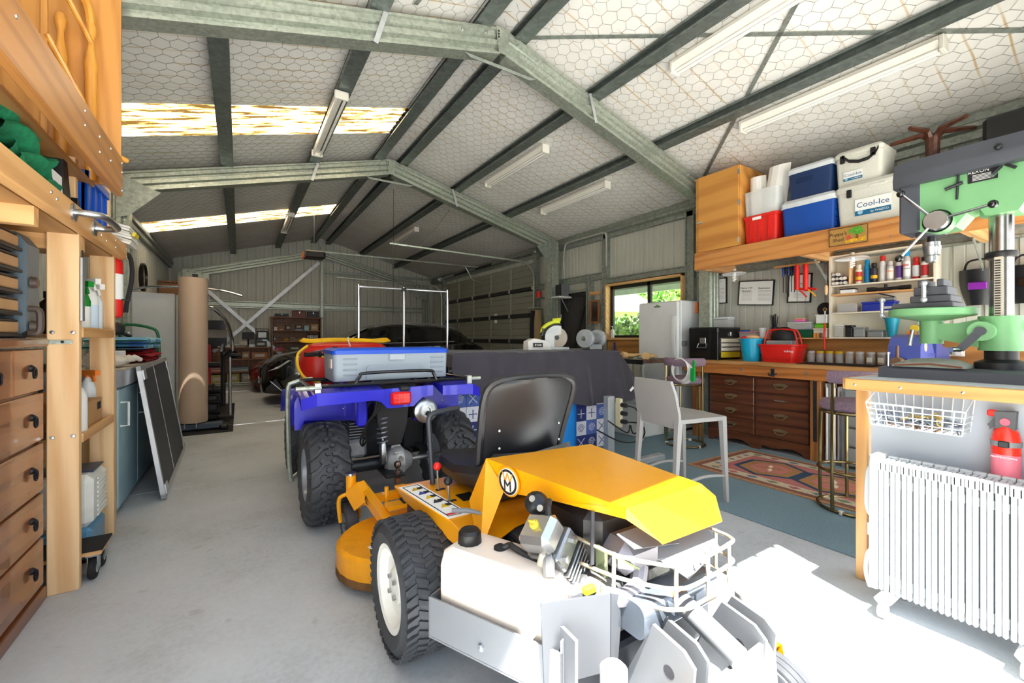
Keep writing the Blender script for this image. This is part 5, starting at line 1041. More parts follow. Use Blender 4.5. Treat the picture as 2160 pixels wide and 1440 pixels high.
# left fridge and wall clock
FRG = mat('fridge enamel', '#dadedf', .35, 0, .03)
def fridge(label, x0, x1, y0, y1, h, dirx, split):
    t = thing('fridge', label, 'fridge', ((x0+x1)/2, (y0+y1)/2, 0)); xf = x1 if dirx > 0 else x0
    P(t, 'cabinet', B().box(x0, x1, y0, y1, .03, h, .012), FRG)
    dz = [(.06, h-.005)] if not split else [(.06, split), (split+.012, h-.005)]
    for z0, z1 in dz:
        dr = P(t, 'door', B().box(*sorted((xf+dirx*.006, xf+dirx*.06)), y0+.002, y1-.002, z0, z1, .022), FRG)
        yh = y0+.05; zc = (z0+z1)/2 if split else 1.2; P(dr, 'handle', B().loft([[(xf+dirx*(.058+k*.022+p), yh+q, z) for p, q in ((-.01, -.022), (.012, -.022), (.012, .022), (-.01, .022))] for z, k in ((zc-.28, 0), (zc-.23, 1), (zc, 1.4), (zc+.23, 1), (zc+.28, 0))]), FRG)
    P(t, 'toe_kick', B().box(x0+.03, x1-.03, y0+.03, y1-.03, 0, .04), BLACKP)
    return t
fridge('tall white fridge on the left behind the solar panel', -1.36, -.73, 7.28, 7.95, 1.79, 1, 0)
t = thing('wall_clock', 'round black-rimmed clock on a bracket by the left wall', 'clock', (-1.3, 8.9, 1.9)); P(t, 'rim', B().lathe([(.2, 0), (.225, .01), (.225, .05), (.2, .06), (.195, .03)], (-1.32, 8.9, 2.16), (1, 0, 0), 32, cap=False), mat('clock rim', '#3a332e', .3, .5)); P(t, 'dial', B().lathe([(.2, .025), (0, .026)], (-1.32, 8.9, 2.16), (1, 0, 0), 32, cap=False), hexmat('#b9bbae'))
P(t, 'back', B().lathe([(.2, .0), (0, .0)], (-1.32, 8.9, 2.16), (1, 0, 0), 24, cap=False), BLACKP)
for k in range(12): P(t, 'hour_mark', B().rot((-1.29, 8.9, 2.16), R(30*k), 'X').box(0, .002, -.006, .006, .15, .18), INK)
for a, l in ((40, .1), (200, .15)): P(t, 'hand', B().rot((-1.288, 8.9, 2.16), R(a), 'X').box(0, .002, -.005, .005, 0, l), INK)
t = thing('corner_shelf', 'brown shelf with small boxes in the far left corner', 'shelf', (-1.25, 10.5, 1.85)); P(t, 'board', B().box(-1.4, -1.0, 11.3, 12.3, 1.95, 1.97), wood('brown shelf', '#8c5f3a', '#6a4425', 'y')); P(t, 'board', B().box(-1.4, -1.0, 11.3, 12.3, 2.35, 2.38), MATS['brown shelf'])
for y in (11.35, 12.25): P(t, 'upright', B().box(-1.4, -1.0, y-.015, y+.015, 1.95, 2.38), MATS['brown shelf'])
obj('corner_box', B().box(-1.3, -1.05, 11.5, 11.9, 1.972, 2.2, .004), CARD, 'cardboard box on the far left corner shelf', 'box')
# ---------------------------------------------------------------- quad bike
BV = mat('quad blue', '#2727c4', .35, 0, .04, coat=.25); TYR = mat('tyre rubber', '#3b3d41', .55, 0, .15, 25, .15, 90); RIM = mat('painted rim', '#9ea6b2', .35, .5)
CAST = mat('cast aluminium', '#b9bbbb', .45, .35, .15, 25, .2, 80)
def tyre(parent, name, c, r, w_, rim_r, rim_m, lugs='quad', side=-1, rim_in=.5):
    """wheel about the X axis, centre c; side = the outer side"""
    c = V(c); h = w_/2
    prof = [(rim_r, -h*.8), (rim_r+.012, -h*.92), (r*.82, -h), (r*.95, -h*.86), (r, -h*.55), (r, h*.55), (r*.95, h*.86), (r*.82, h), (rim_r+.012, h*.92), (rim_r, h*.8)]
    t = P(parent, name, B().lathe(prof, c, (1, 0, 0), 48, cap=False), TYR)
    b = B()
    if lugs == 'quad':
        n = 20
        for k in range(n):
            for s_ in (-1, 1):
                a0 = 2*PI*(k+(.5 if s_ > 0 else 0))/n
                pts = []
                for x, da, rr in ((s_*h*1.0, .10, r*.86), (s_*h*.86, .08, r*.97), (s_*h*.6, .02, r*1.012), (s_*h*.3, -.10, r*1.012), (s_*h*.08, -.12, r*1.012)):
                    a = a0+da; d_ = V((0, math.cos(a), math.sin(a))); tn = V((0, -math.sin(a), math.cos(a))); p = c+V((x, 0, 0))+d_*rr
                    pts.append([p-tn*.016-d_*.02, p+tn*.016-d_*.02, p+tn*.012+d_*.018, p-tn*.012+d_*.018])
                b.loft(pts)
                a = a0+.16; d_ = V((0, math.cos(a), math.sin(a))); b.lathe([(.021, -.01), (.018, .018), (0, .018)], c+V((s_*h*.36, 0, 0))+d_*r, d_, 6)
                a = a0+.02; d_ = V((0, math.cos(a), math.sin(a))); b.lathe([(.018, -.01), (.015, .017), (0, .017)], c+V((s_*h*.12, 0, 0))+d_*r, d_, 6)
    elif lugs == 'turf':
        n = 46
        for k in range(n):
            for j, x in enumerate((-.78, -.47, -.16, .16, .47, .78)):
                a = 2*PI*(k+(.5 if j % 2 else 0))/n; rr = r*(.985 if abs(x) > .7 else 1.0); d_ = V((0, math.cos(a), math.sin(a))); tn = V((0, -math.sin(a), math.cos(a)))
                p = c+V((x*h, 0, 0))+d_*rr; sx = V((h*.17, 0, 0)); sk = tn*(.009 if j % 2 else -.009); e = tn*.0095
                b.loft([[p-sx-sk-e-d_*.008, p-sx-sk+e-d_*.008, p-sx-sk+e*.8+d_*.006, p-sx-sk-e*.8+d_*.006], [p+sx+sk-e-d_*.008, p+sx+sk+e-d_*.008, p+sx+sk+e*.8+d_*.006, p+sx+sk-e*.8+d_*.006]])
    else:
        for x in (-.5, 0, .5): b.lathe([(r-.002, x*h-.012), (r+.004, x*h-.01), (r+.004, x*h+.01), (r-.002, x*h+.012)], c, (1, 0, 0), 40, cap=False)
    P(t, 'tread', b, TYR, ang=25)
    o = side
    P(t, 'rim', B().lathe([(rim_r+.004, o*h*.82), (rim_r+.008, o*h*.9), (rim_r-.012, o*h*.86), (rim_r-.03, o*h*rim_in), (rim_r*.45, o*h*(rim_in-.1)), (rim_r*.4, o*h*(rim_in+.1)), (.012, o*h*(rim_in+.15)), (0, o*h*(rim_in+.15))], c, (1, 0, 0), 32, cap=False), rim_m)
    P(t, 'inner_rim', B().lathe([(rim_r+.004, -o*h*.82), (rim_r-.02, -o*h*.5), (rim_r*.3, -o*h*.3), (0, -o*h*.3)], c, (1, 0, 0), 24, cap=False), rim_m)
    for k in range(4):
        a = PI/4+k*PI/2; d_ = V((0, math.cos(a), math.sin(a)))
        P(t, 'wheel_nut', B().lathe([(.009, 0), (.009, .012), (0, .013)], c+d_*rim_r*.27+V((o*h*(rim_in+.12), 0, 0)), (o, 0, 0), 6), STEEL)
    return t
q = thing('quad_bike', 'blue farm quad bike seen from behind with racks', 'quad bike', (.91, 3.65, 0))
QX = .91
for x, s_ in ((.47, -1), (1.35, 1)): tyre(q, 'rear_tyre', (x, 3.06, .317), .305, .26, .155, RIM, side=s_)
for x, s_ in ((.45, -1), (1.37, 1)): tyre(q, 'front_tyre', (x, 4.3, .29), .28, .19, .15, RIM, side=s_)
P(q, 'rear_axle', B().cyl((.5, 3.06, .317), (1.3, 3.06, .317), .02, n=10), STEEL); P(q, 'axle_housing', B().cyl((.56, 3.06, .317), (.86, 3.06, .317), .042, n=14), DARKM)
df = P(q, 'differential', B().lathe([(.03, -.09), (.07, -.07), (.105, -.02), (.105, .03), (.075, .06), (.05, .1), (.03, .11)], (.95, 3.04, .32), (1, 0, 0), 20), CAST)
for k in range(8): P(df, 'rib', B().rot((.94, 3.04, .32), k*PI/4, 'X').box(-.03, .04, -.008, .008, .07, .115, .003), CAST)
P(df, 'filler_plug', B().cyl((.95, 2.92, .36), (.95, 2.96, .36), .016, n=8), STEEL)
P(q, 'tow_bar', B().box(.82, .95, 2.84, 3.1, .265, .28, .002), DARKM); P(q, 'tow_ball', B().lathe([(.024, 0), (.024, .012), (.013, .02), (.012, .035), (.022, .05), (.025, .062), (.02, .078), (.009, .085), (0, .086)], (.905, 2.87, .28), n=18), mat('worn tow ball', '#8f7f74', .3, .9)); P(q, 'tow_ball_nut', B().lathe([(.022, 0), (.022, .03), (.012, .035), (.012, .05)], (.905, 2.87, .22), n=6), mat('rust', '#7d4a30', .8))
# shock absorber
P(q, 'shock_body', B().lathe([(.02, 0), (.026, .01), (.026, .14), (.02, .15), (.012, .15), (.012, .34), (.024, .35), (.024, .38)], (.84, 2.98, .33), (0, .05, 1), 14), STEEL)
P(q, 'shock_spring', B().tube([(.84+.036*math.cos(a*.7), 2.99+.036*math.sin(a*.7), .46+.0036*a) for a in range(60)], .007, 6), mat('spring steel', '#8b8f96', .35, .7))
# fenders
def fend(s_):
    xo, xi = QX+s_*.60, (.77 if s_ < 0 else 1.22)
    b = B()
    def fn(u, w_):
        a = R(15+85*u); x = xi+(xo-xi)*w_; y = 3.13+.37*math.cos(a)-(.22*max(0, u-.75)/.25); z = .43+.43*math.sin(a)**.8
        return (x, y, min(z, .85)-.02*w_*w_)
    b.grid(fn, 16, 6); o = P(q, 'rear_fender', b, BV); o.modifiers.new('thick', 'SOLIDIFY').thickness = .006
    # inner wheel-arch panel facing back and rear flap
    b = B().prism([(xi+s_*.0, .40), (xi+s_*.02, .83), (xo-s_*.02, .83), (xo, .74), (xo, .52), (xo-s_*.02, .42), (xi+s_*.3, .60), (xi+s_*.1, .62)] if False else [(xi, .60), (xi, .83), (xo-s_*.03, .83), (xo, .76), (xo+s_*.0, .58), (xo-s_*.04, .58), (xo-s_*.06, .64)], 'y', 3.20, 3.21); P(q, 'wheel_arch_panel', b, BV)
    b = B().loft([[(xi-s_*.02, 2.79, .80), (xi-s_*.02, 2.79, .865), (xi-s_*.02, 3.0, .885), (xi-s_*.02, 3.0, .86)], [(xo-s_*.08, 2.78, .79), (xo-s_*.08, 2.78, .865), (xo-s_*.08, 3.0, .885), (xo-s_*.08, 3.0, .86)], [(xo, 2.82, .765), (xo, 2.83, .83), (xo, 3.0, .86), (xo, 3.0, .84)]]); P(q, 'fender_flap', b, BV)
    for (dx, z) in ((.1, .78), (.2, .78), (.15, .7)): P(q, 'rivet', B().lathe([(.006, 0), (.004, .003), (0, .004)], (xi+s_*dx, 3.20, z), (0, -1, 0), 8), STEEL)
for s_ in (-1, 1): fend(s_)
P(q, 'tail_panel', B().prism([(.70, .86), (.70, .80), (.78, .78), (.82, .735), (1.0, .735), (1.06, .79), (1.14, .80), (1.14, .87)], 'y', 2.82, 2.85), BV)
tl = P(q, 'tail_light', B().box(.84, .975, 2.79, 2.825, .755, .84, .012), mat('red lens', '#e0161c', .2, 0, .05)); P(tl, 'lens_grid', B().box(.855, .96, 2.788, 2.791, .80, .803).box(.855, .96, 2.788, 2.791, .775, .778).box(.89, .893, 2.788, 2.791, .765, .83).box(.925, .928, 2.788, 2.791, .765, .83), mat('red lens pale', '#f06a62', .3)); P(q, 'plate_lamp', B().box(.90, .97, 2.80, 2.84, .845, .875, .008), DARKM)
for x in (.70, 1.10): P(q, 'blue_inner_guard', B().box(x-.035, x+.035, 2.98, 3.06, .60, .80, .01), BV)
P(q, 'rear_seat_tail', B().prism([(.78, .80), (.80, .60), (.86, .46), (.96, .46), (1.0, .6), (1.02, .80)], 'y', 2.96, 3.02), BLACKP)
mf = P(q, 'muffler', B().cyl((1.12, 2.93, .68), (1.13, 3.35, .68), .082, n=20), mat('muffler brown', '#3a302c', .5, .4)); P(mf, 'muffler_cap', B().lathe([(.085, 0), (.085, .03), (.06, .045), (.03, .045), (.028, .03), (0, .03)], (1.12, 2.93, .68), (0, -1, 0), 24), mat('muffler steel', '#b5babd', .3, .9, .15)); P(mf, 'outlet', B().cyl((1.135, 2.90, .66), (1.14, 2.868, .655), .02, n=10), BLACKP)
P(q, 'engine_block', B().box(.70, 1.1, 3.3, 3.75, .30, .62, .03), DARKM)
for k in range(6): P(q, 'cooling_fin', B().box(.66, .78, 3.2, 3.4, .48+.02*k, .488+.02*k, .003), CAST)
P(q, 'crankcase', B().box(.64, .78, 3.18, 3.36, .34, .47, .02), CAST); P(q, 'battery_box', B().box(1.05, 1.22, 3.2, 3.5, .36, .60, .01), BLACKP)
P(q, 'swing_arm', B().tube([(.6, 3.1, .36), (.7, 3.4, .4), (.85, 3.7, .42)], .026, 10), DARKM); P(q, 'swing_arm', B().tube([(1.2, 3.1, .36), (1.1, 3.4, .4), (.97, 3.7, .42)], .026, 10), DARKM)
P(q, 'frame_tube', B().tube([(.75, 2.95, .78), (.72, 3.3, .6), (.7, 3.8, .5), (.72, 4.4, .5)], .017, 8), DARKM); P(q, 'frame_tube', B().tube([(1.07, 2.95, .78), (1.1, 3.3, .6), (1.12, 3.8, .5), (1.1, 4.4, .5)], .017, 8), DARKM)
for k in range(3): P(q, 'cable', B().tube(smooth_path([(.77+.015*k, 2.85, .86), (.75+.01*k, 2.86, .72), (.71, 2.92, .62), (.69+.02*k, 3.0, .50), (.73, 3.1, .44)], 4), .006, 6), BLACKR)
P(q, 'seat', B().loft([[(QX+p*.17, y, z+r_) for p, r_ in ((-1, 0), (-.8, .06), (0, .08), (.8, .06), (1, 0), (.7, -.06), (-.7, -.06))] for y, z in ((3.0, .86), (3.4, .82), (3.8, .84))]), BLACKP)
P(q, 'side_body', B().box(QX-.2, QX+.2, 3.75, 4.5, .52, .84, .05), BV); P(q, 'foot_well', B().box(.4, .62, 3.4, 3.9, .26, .3, .01), BLACKP); P(q, 'foot_well', B().box(1.2, 1.42, 3.4, 3.9, .26, .3, .01), BLACKP)
for s_ in (-1, 1):
    b = B()
    def fn(u, w_, s_=s_):
        a = R(20+140*u); x = QX+s_*(.22+.36*w_); return (x, 4.3+.36*math.cos(a), .34+.42*math.sin(a)**.8-.015*w_)
    b.grid(fn, 14, 4); o = P(q, 'front_fender', b, BV); o.modifiers.new('thick', 'SOLIDIFY').thickness = .006
# racks
RK = mat('rack black', '#1c1d20', .25, .4, coat=.3)
def rackt(pts, r_=.0125, m=RK): P(q, 'rack_tube', B().tube(pts, r_, 8), m)
rackt([(.36, 2.84, .90), (1.42, 2.84, .90)]); rackt([(.36, 2.84, .90), (.36, 3.35, .90), (1.42, 3.35, .90), (1.42, 2.84, .90)])
for x in (.55, .75, 1.05, 1.25): rackt([(x, 2.84, .90), (x, 3.35, .90)], .009)
rackt(smooth_path([(.62, 2.84, .905), (.65, 2.84, .95), (.70, 2.84, .972), (1.10, 2.84, .972), (1.15, 2.84, .95), (1.17, 2.84, .905)], 4), .011)
for x in (.6, 1.22): rackt([(x, 2.9, .9), (x, 2.95, .84)], .01)
P(q, 'rack_extension', B().cyl((.28, 2.82, .895), (.42, 2.82, .895), .014, n=10), GALV); P(q, 'rack_extension', B().cyl((1.40, 2.84, .90), (1.52, 2.84, .90), .014, n=10), GALV)
for x in (.40, 1.42): P(q, 'clamp', B().box(x-.02, x+.02, 2.81, 2.86, .86, .925, .004), STEEL)
rackt([(.5, 4.0, .71), (1.32, 4.0, .71)]); rackt([(.5, 4.0, .71), (.5, 4.6, .71), (1.32, 4.6, .71), (1.32, 4.0, .71)])
for x in (.62, 1.2): rackt([(x, 4.1, .71), (x, 4.15, .6)], .011); 
hb = P(q, 'handlebar', B().tube(smooth_path([(.50, 3.62, 1.07), (.7, 3.68, 1.06), (.82, 3.74, 1.0), (1.0, 3.74, 1.0), (1.12, 3.68, 1.06), (1.27, 3.62, 1.07)], 4), .011, 8), BLACKP)
for x0, x1 in ((.42, .54), (1.24, 1.36)): P(hb, 'grip', B().lathe([(.02, 0), (.017, .01), (.016, .1), (.024, .105), (.024, .12)], (x0, 3.61, 1.07), (1, .2, 0), 12), BLACKR)
P(hb, 'brake_lever', B().tube([(.60, 3.64, 1.08), (.54, 3.60, 1.10), (.46, 3.56, 1.09)], .006, 6), STEEL); P(hb, 'control_box', B().box(.56, .62, 3.61, 3.68, 1.05, 1.1, .008), BLACKP)
P(q, 'steering_stem', B().cyl((QX, 3.74, 1.0), (QX, 3.95, .6), .02, n=10), DARKM); P(q, 'dash', B().box(QX-.06, QX+.08, 3.7, 3.8, 1.0, 1.06, .01), BLACKP)
P(q, 'galvanised_guard', B().tube(smooth_path([(.315, 3.42, .18), (.30, 3.42, .3), (.29, 3.42, .8), (.33, 3.42, .88), (.45, 3.42, .90)], 4), .016, 8), GALV); P(q, 'guard_stay', B().tube([(.315, 3.42, .2), (.45, 3.5, .28)], .012, 8), GALV)
# cool box on the rear rack
t = thing('cool_box', 'grey cool box with a bright blue lid on the quad rack', 'cool box', (.89, 3.15, .913))
GB = mat('cool box blue grey', '#98a5b0', .45, 0, .03)
P(t, 'body', B().loft([sec_box(.51, 1.31, 2.95, 3.34, .914, .985, .03), sec_box(.51, 1.31, 2.95, 3.34, 1.09, 1, .03)]), GB); P(t, 'lid', B().loft([sec_box(.505, 1.315, 2.945, 3.345, 1.09, 1, .03), sec_box(.505, 1.315, 2.945, 3.345, 1.115, 1, .03), sec_box(.51, 1.31, 2.95, 3.34, 1.128, .96, .03)]), hexmat('#1450c8', .35))
P(t, 'latch_plate', B().box(.87, .98, 2.938, 2.95, 1.045, 1.088, .004), hexmat('#a9b4bd')); P(t, 'raised_panel', B().prism([(.72, .92), (.72, 1.0), (.735, 1.015), (1.07, 1.015), (1.085, 1.0), (1.085, .92)], 'y', 2.943, 2.955), GB)
for z in (.955, .99, 1.025, 1.06):
    for x0, x1 in ((.57, .66), (1.17, 1.27)): P(t, 'ridge', B().box(x0, x1, 2.941, 2.955, z-.004, z+.004, .003), GB)
P(t, 'sticker', B().box(.502, .510, 2.99, 3.06, 1.0, 1.06), hexmat('#c9b6b0'))
# sprayer tank
t = thing('spray_tank', 'red weed sprayer tank with a coiled yellow hose on the quad front', 'sprayer tank', (.87, 4.3, .725))
RT = mat('tank red', '#d62a22', .3, 0, .06)
b = B()
def fn(u, w_):
    a = 2*PI*u; x = .45+.82*w_; e = (1-abs(2*w_-1)**6)**.4; cx, sz = math.cos(a), math.sin(a)
    return (x, 4.32+.23*(abs(cx)**.5)*(1 if cx > 0 else -1)*max(e, .05), .945+.215*(abs(sz)**.6)*(1 if sz > 0 else -1)*max(e, .05))
b.grid(fn, 28, 24); P(t, 'tank', b, RT)
P(t, 'tank_lid', B().lathe([(.1, 0), (.1, .04), (.09, .045), (0, .045)], (.95, 4.3, 1.105), n=20), BLACKP); P(t, 'recess_block', B().box(.78, 1.05, 4.03, 4.1, .98, 1.12, .015), RT)
HO = mat('yellow hose', '#f7c41c', .35)
for k in range(3): P(t, 'hose_coil', B().tube([(.86+(.40-.012*k)*(abs(math.cos(a*PI/20))**.7)*(1 if math.cos(a*PI/20) > 0 else -1), 4.26+(.16-.02*k)*math.sin(a*PI/20), 1.165+.010*k+.006*math.sin(a*.7)) for a in range(40)], .0085, 8, True), HO)
P(t, 'hose', B().tube(smooth_path([(.50, 4.1, 1.13), (.42, 4.05, 1.06), (.415, 3.98, .95), (.47, 3.95, .86), (.58, 3.93, .83)], 6), .0115, 8), HO); P(t, 'spray_lance', B().cyl((.58, 3.93, .83), (.82, 3.93, .83), .014, n=10), BLACKP); P(t, 'hose', B().tube(smooth_path([(.52, 4.0, 1.05), (.6, 3.98, 1.04), (.72, 3.97, 1.02), (.8, 3.98, 1.0)], 5), .0105, 8), HO)
for x in (.72, 1.02): P(t, 'strap', B().box(x-.02, x+.02, 4.065, 4.075, .74, 1.12), BLACKP)
P(t, 'cable_tie', B().tube(smooth_path([(.86, 4.08, 1.06), (.845, 4.07, 1.13), (.83, 4.09, 1.19), (.845, 4.12, 1.2)], 4), .006, 6), WHITEP)
P(t, 'tank_foot', B().box(.5, 1.2, 4.12, 4.48, .725, .76), BLACKP)
# ---------------------------------------------------------------- ride-on mower
MG = mat('mower grey', '#6a6d72', .4, .3, .05); MD = mat('mower dark frame', '#3c3e44', .45, .3); PLT = mat('pale grey plate', '#74777b', .45, .2, .04)
m = thing('ride_on_mower', 'yellow zero-turn ride-on mower with a black seat, seen from behind', 'mower', (1.02, 1.5, 0))
for x, s_ in ((.59, -1), (1.47, 1)): tyre(m, 'drive_tyre', (x, 1.63, .249), .243, .25, .150, mat('white rim', '#e6e6e0', .4), 'turf', s_, .62)
P(m, 'axle', B().cyl((.65, 1.63, .249), (1.42, 1.63, .249), .03, n=10), MD)
# hood (sheet metal: the sides are one folded shell 4 mm thick)
FL, FR_, BR, BL_ = V((.772, 1.395, .752)), V((1.250, 1.350, .752)), V((1.222, .818, .742)), V((.885, .815, .738))
RL, RR = V((.945, .742, .655)), V((1.198, .733, .660)); SL, SB = V((.80, 1.28, .655)), V((.888, .82, .706))
SRf, SRb = V((1.285, 1.29, .655)), V((1.27, .80, .70))
def sheet(b, poly, t_=.004):
    n = V((0, 0, 0)); c = sum(poly, V())/len(poly)
    for i in range(len(poly)): n += (poly[i]-c).cross(poly[(i+1) % len(poly)]-c)
    n.normalize(); k = len(poly)
    b.add([p for p in poly]+[p-n*t_ for p in poly], [list(range(k)), [2*k-1-i for i in range(k)]]+[(i, k+i, k+(i+1) % k, (i+1) % k) for i in range(k)])
hd = P(m, 'hood', B(), YEL) if False else None
b = B(); sheet(b, [FL, BL_, BR, FR_]); sheet(b, [BL_, RL, RR, BR]); sheet(b, [FL, SL, V((.835, 1.05, .69)), SB, BL_]); sheet(b, [SB, RL, BL_]); sheet(b, [FR_, BR, SRb, SRf]); sheet(b, [BR, RR, SRb]); hd = P(m, 'hood', b, YEL, ang=5)
# front-left folded corner of the hood running down to the footplate
K1, K2, K3 = V((.715, 1.42, .60)), V((.645, 1.205, .515)), V((.79, 1.29, .67))
b = B(); sheet(b, [FL, K1, K2]); sheet(b, [FL, K2, K3]); P(m, 'hood_corner', b, YEL, ang=5)
# emblem disc on the hood side
ec = V((.792, 1.265, .700)); en = (SL-FL).cross(BL_-FL).normalized(); en = en if en.x < 0 else -en
em = P(m, 'emblem', B().lathe([(.0, .003), (.047, .003), (.047, .006), (0, .006)], ec, en, 28), PAPER); P(em, 'emblem_ring', B().lathe([(.036, .0065), (.036, .008), (.044, .008), (.044, .0065)], ec, en, 28, cap=False), INK); P(em, 'emblem_backing', B().lathe([(.0, 0), (.053, 0), (.053, .003), (0, .003)], ec, en, 28), YEL)
text(em, 'W', .052, ec+en*.0085+V((0, 0, .012)), en, (0, 0, 1), hexmat('#e59a12')); text(em, 'M', .052, ec+en*.0085+V((0, 0, -.014)), en, (0, 0, 1), INK)
# yellow platform with decal, levers
A_, B_, C_, D_ = V((.595, 1.93, .525)), V((.655, 1.46, .525)), V((1.3, 1.40, .525)), V((1.3, 1.93, .525))
b = B(); sheet(b, [A_, B_, C_, D_]); sheet(b, [B_, K2, V((.83, 1.28, .53)), C_]); sheet(b, [A_, V((.64, 1.93, .45)), V((.665, 1.25, .45)), K2, B_]); P(m, 'platform', b, YEL, ang=5)
P(m, 'platform_skirt', B().prism([(1.95, .50), (1.95, .30), (1.3, .30), (1.25, .47)], 'x', .66, .675), BLACKP)
dc = P(m, 'decal_plate', B().prism([(.603, 1.90), (.655, 1.475), (.745, 1.475), (.70, 1.90)], 'z', .5255, .528), PAPER); P(dc, 'decal_border', B().prism([(.615, 1.885), (.663, 1.49), (.667, 1.49), (.619, 1.885)], 'z', .528, .529).prism([(.686, 1.885), (.734, 1.49), (.738, 1.49), (.69, 1.885)], 'z', .528, .529).box(.62, .69, 1.884, 1.888, .528, .529).box(.663, .735, 1.49, 1.494, .528, .529), INK)
for k, (y, c_) in enumerate(((1.84, '#c9a316'), (1.78, '#27409a'), (1.72, '#e3bd1c'), (1.66, '#2a2a2c'), (1.60, '#e3bd1c'))): P(dc, 'pictogram', B().prism([(.638+.0075*k*1.2, y-.02), (.675+.0075*k*1.2, y-.02), (.656+.0075*k*1.2, y+.018)], 'z', .528, .529), hexmat(c_)); P(dc, 'pictogram', B().box(.668+.008*k, .69+.008*k, y-.012, y+.012, .528, .529), INK)
P(dc, 'red_band', B().box(.665, .735, 1.50, 1.515, .528, .5292), RED); P(m, 'data_plate', B().box(.78, .85, 1.60, 1.68, .526, .528), BLACKP)
for (x, y, l, c_) in ((.745, 1.78, .10, RED), (.73, 1.63, .08, BLACKP)): lv = P(m, 'lever', B().cyl((x, y, .525), (x-.01, y-.01, .525+l), .005, n=8), STEEL); P(lv, 'knob', B().sph((x-.011, y-.011, .535+l), .018), c_); P(lv, 'slot', B().box(x-.012, x+.03, y-.008, y+.008, .526, .528), BLACKP)
# seat
SV = mat('seat vinyl', '#1f1f21', .4, 0, .1)
def seatback(off, k):
    secs = []
    for w_ in (0, .1, .2, .3, .4, .5, .6, .7, .78, .85, .9, .94, .965, .985, 1):
        z = .66+.38*w_; hw = (.195+.03*min(w_, .7))*(max(0, 1-max(0, (w_-.66)/.341)**6))**(1/4)*k; y = 1.50-.09*w_-.03*w_*w_
        secs.append([(1.02+hw*math.cos(R(a)), y+off+(.05 if off == 0 else .0)*(.5-.5*math.cos(R(2*a)))*0+.045*(math.cos(R(a))**2), z) for a in range(0, 181, 15)])
    return secs
b = B(); s1 = seatback(0, 1); s2 = [[(x, y+.04, z) for x, y, z in r_] for r_ in s1]
for sc_ in (s1, s2): b.loft(sc_, cap=False, closed=False)
n_ = len(s1[0])
b.loft([[r_[0] for r_ in s1], [r_[0] for r_ in s2]], cap=False, closed=False); b.loft([[r_[-1] for r_ in s1], [r_[-1] for r_ in s2]], cap=False, closed=False); b.loft([s1[-1], s2[-1]], cap=False, closed=False); b.loft([s1[0], s2[0]], cap=False, closed=False)
sb = P(m, 'seat_back', b, SV); o = sb
rimp = [V(s1[i][0])+V((.004, .004, 0)) for i in range(15)]+[V(s1[i][-1])+V((-.004, .004, 0)) for i in range(14, -1, -1)]
P(sb, 'seat_piping', B().tube(rimp, .017, 8), SV)
P(m, 'seat_shell', B().loft([[(1.02+p*h, y, z+q_) for p, q_ in ((-1, .02), (-.9, -.03), (0, -.05), (.9, -.03), (1, .02))]+[(1.02+p*h, y, z+q_) for p, q_ in ((.95, .05), (0, .03), (-.95, .05))] for y, z, h in ((1.44, .70, .2), (1.5, .64, .23), (1.7, .60, .245), (1.88, .60, .235), (1.94, .61, .2))]), SV)
for x in (.87, 1.17):
    for z in (.76, .83): P(sb, 'bolt', B().lathe([(.006, 0), (.005, .004), (0, .005)], (x, 1.465, z), (0, -1, .2), 8), STEEL)
P(m, 'seat_base', B().box(.86, 1.2, 1.5, 1.85, .53, .58, .01), MD)
for s_ in (-1, 1): P(m, 'arm_lever', B().tube(smooth_path([(1.02+s_*.27, 1.86, .53), (1.02+s_*.27, 1.9, .75), (1.02+s_*.27, 1.9, .83), (1.02+s_*.22, 1.9, .85), (1.02+s_*.12, 1.9, .86)], 4), .013, 8), MD)
# chassis, tank and tray
P(m, 'chassis', B().box(.72, 1.32, .85, 2.0, .22, .34, .01), MD); P(m, 'side_rail', B().prism([(1.28, .50), (.80, .46), (.80, .30), (1.28, .30)], 'x', .69, .70), MG); P(m, 'engine_bay_panel', B().box(.72, .74, 1.05, 1.35, .33, .52, .004), MG)
for k in range(3): P(m, 'belt', B().tube([(.80, 1.25+.12*math.cos(a*PI/10), .42+.09*math.sin(a*PI/10)-.01*k) for a in range(20)], .008+.002*k, 6, True), BLACKR)
P(m, 'gearbox', B().box(.80, .98, 1.18, 1.36, .34, .52, .01), MD); P(m, 'warning_label', B().box(.797, .80, 1.2, 1.24, .44, .50), hexmat('#e6d02a'))
TK = mat('fuel tank', '#ece0d4', .35, 0, .04)
ax_ = V((.155, -.33, 0)).normalized(); ay = V((-ax_.y, ax_.x, 0)); to = V((.515, 1.235, 0))
def tp(u, v_, z): return to+ax_*u+ay*v_+V((0, 0, z))
def tsec(u0, u1, v0, v1, z, r_=.02): return [tp(p, q_, z) for p, q_ in rrect(u0, u1, v0, v1, r_, 3)]
P(m, 'fuel_tank', B().loft([tsec(.02, .38, .015, .15, .31), tsec(.0, .40, .0, .165, .34), tsec(.0, .40, .0, .165, .50), tsec(.01, .37, .005, .16, .545), tsec(.03, .33, .02, .145, .56)]), TK)
cp = tp(.065, .075, .55); P(m, 'fuel_cap', B().lathe([(.034, .0), (.038, .01), (.036, .04), (.028, .05), (0, .052)], cp, n=12), BLACKP)
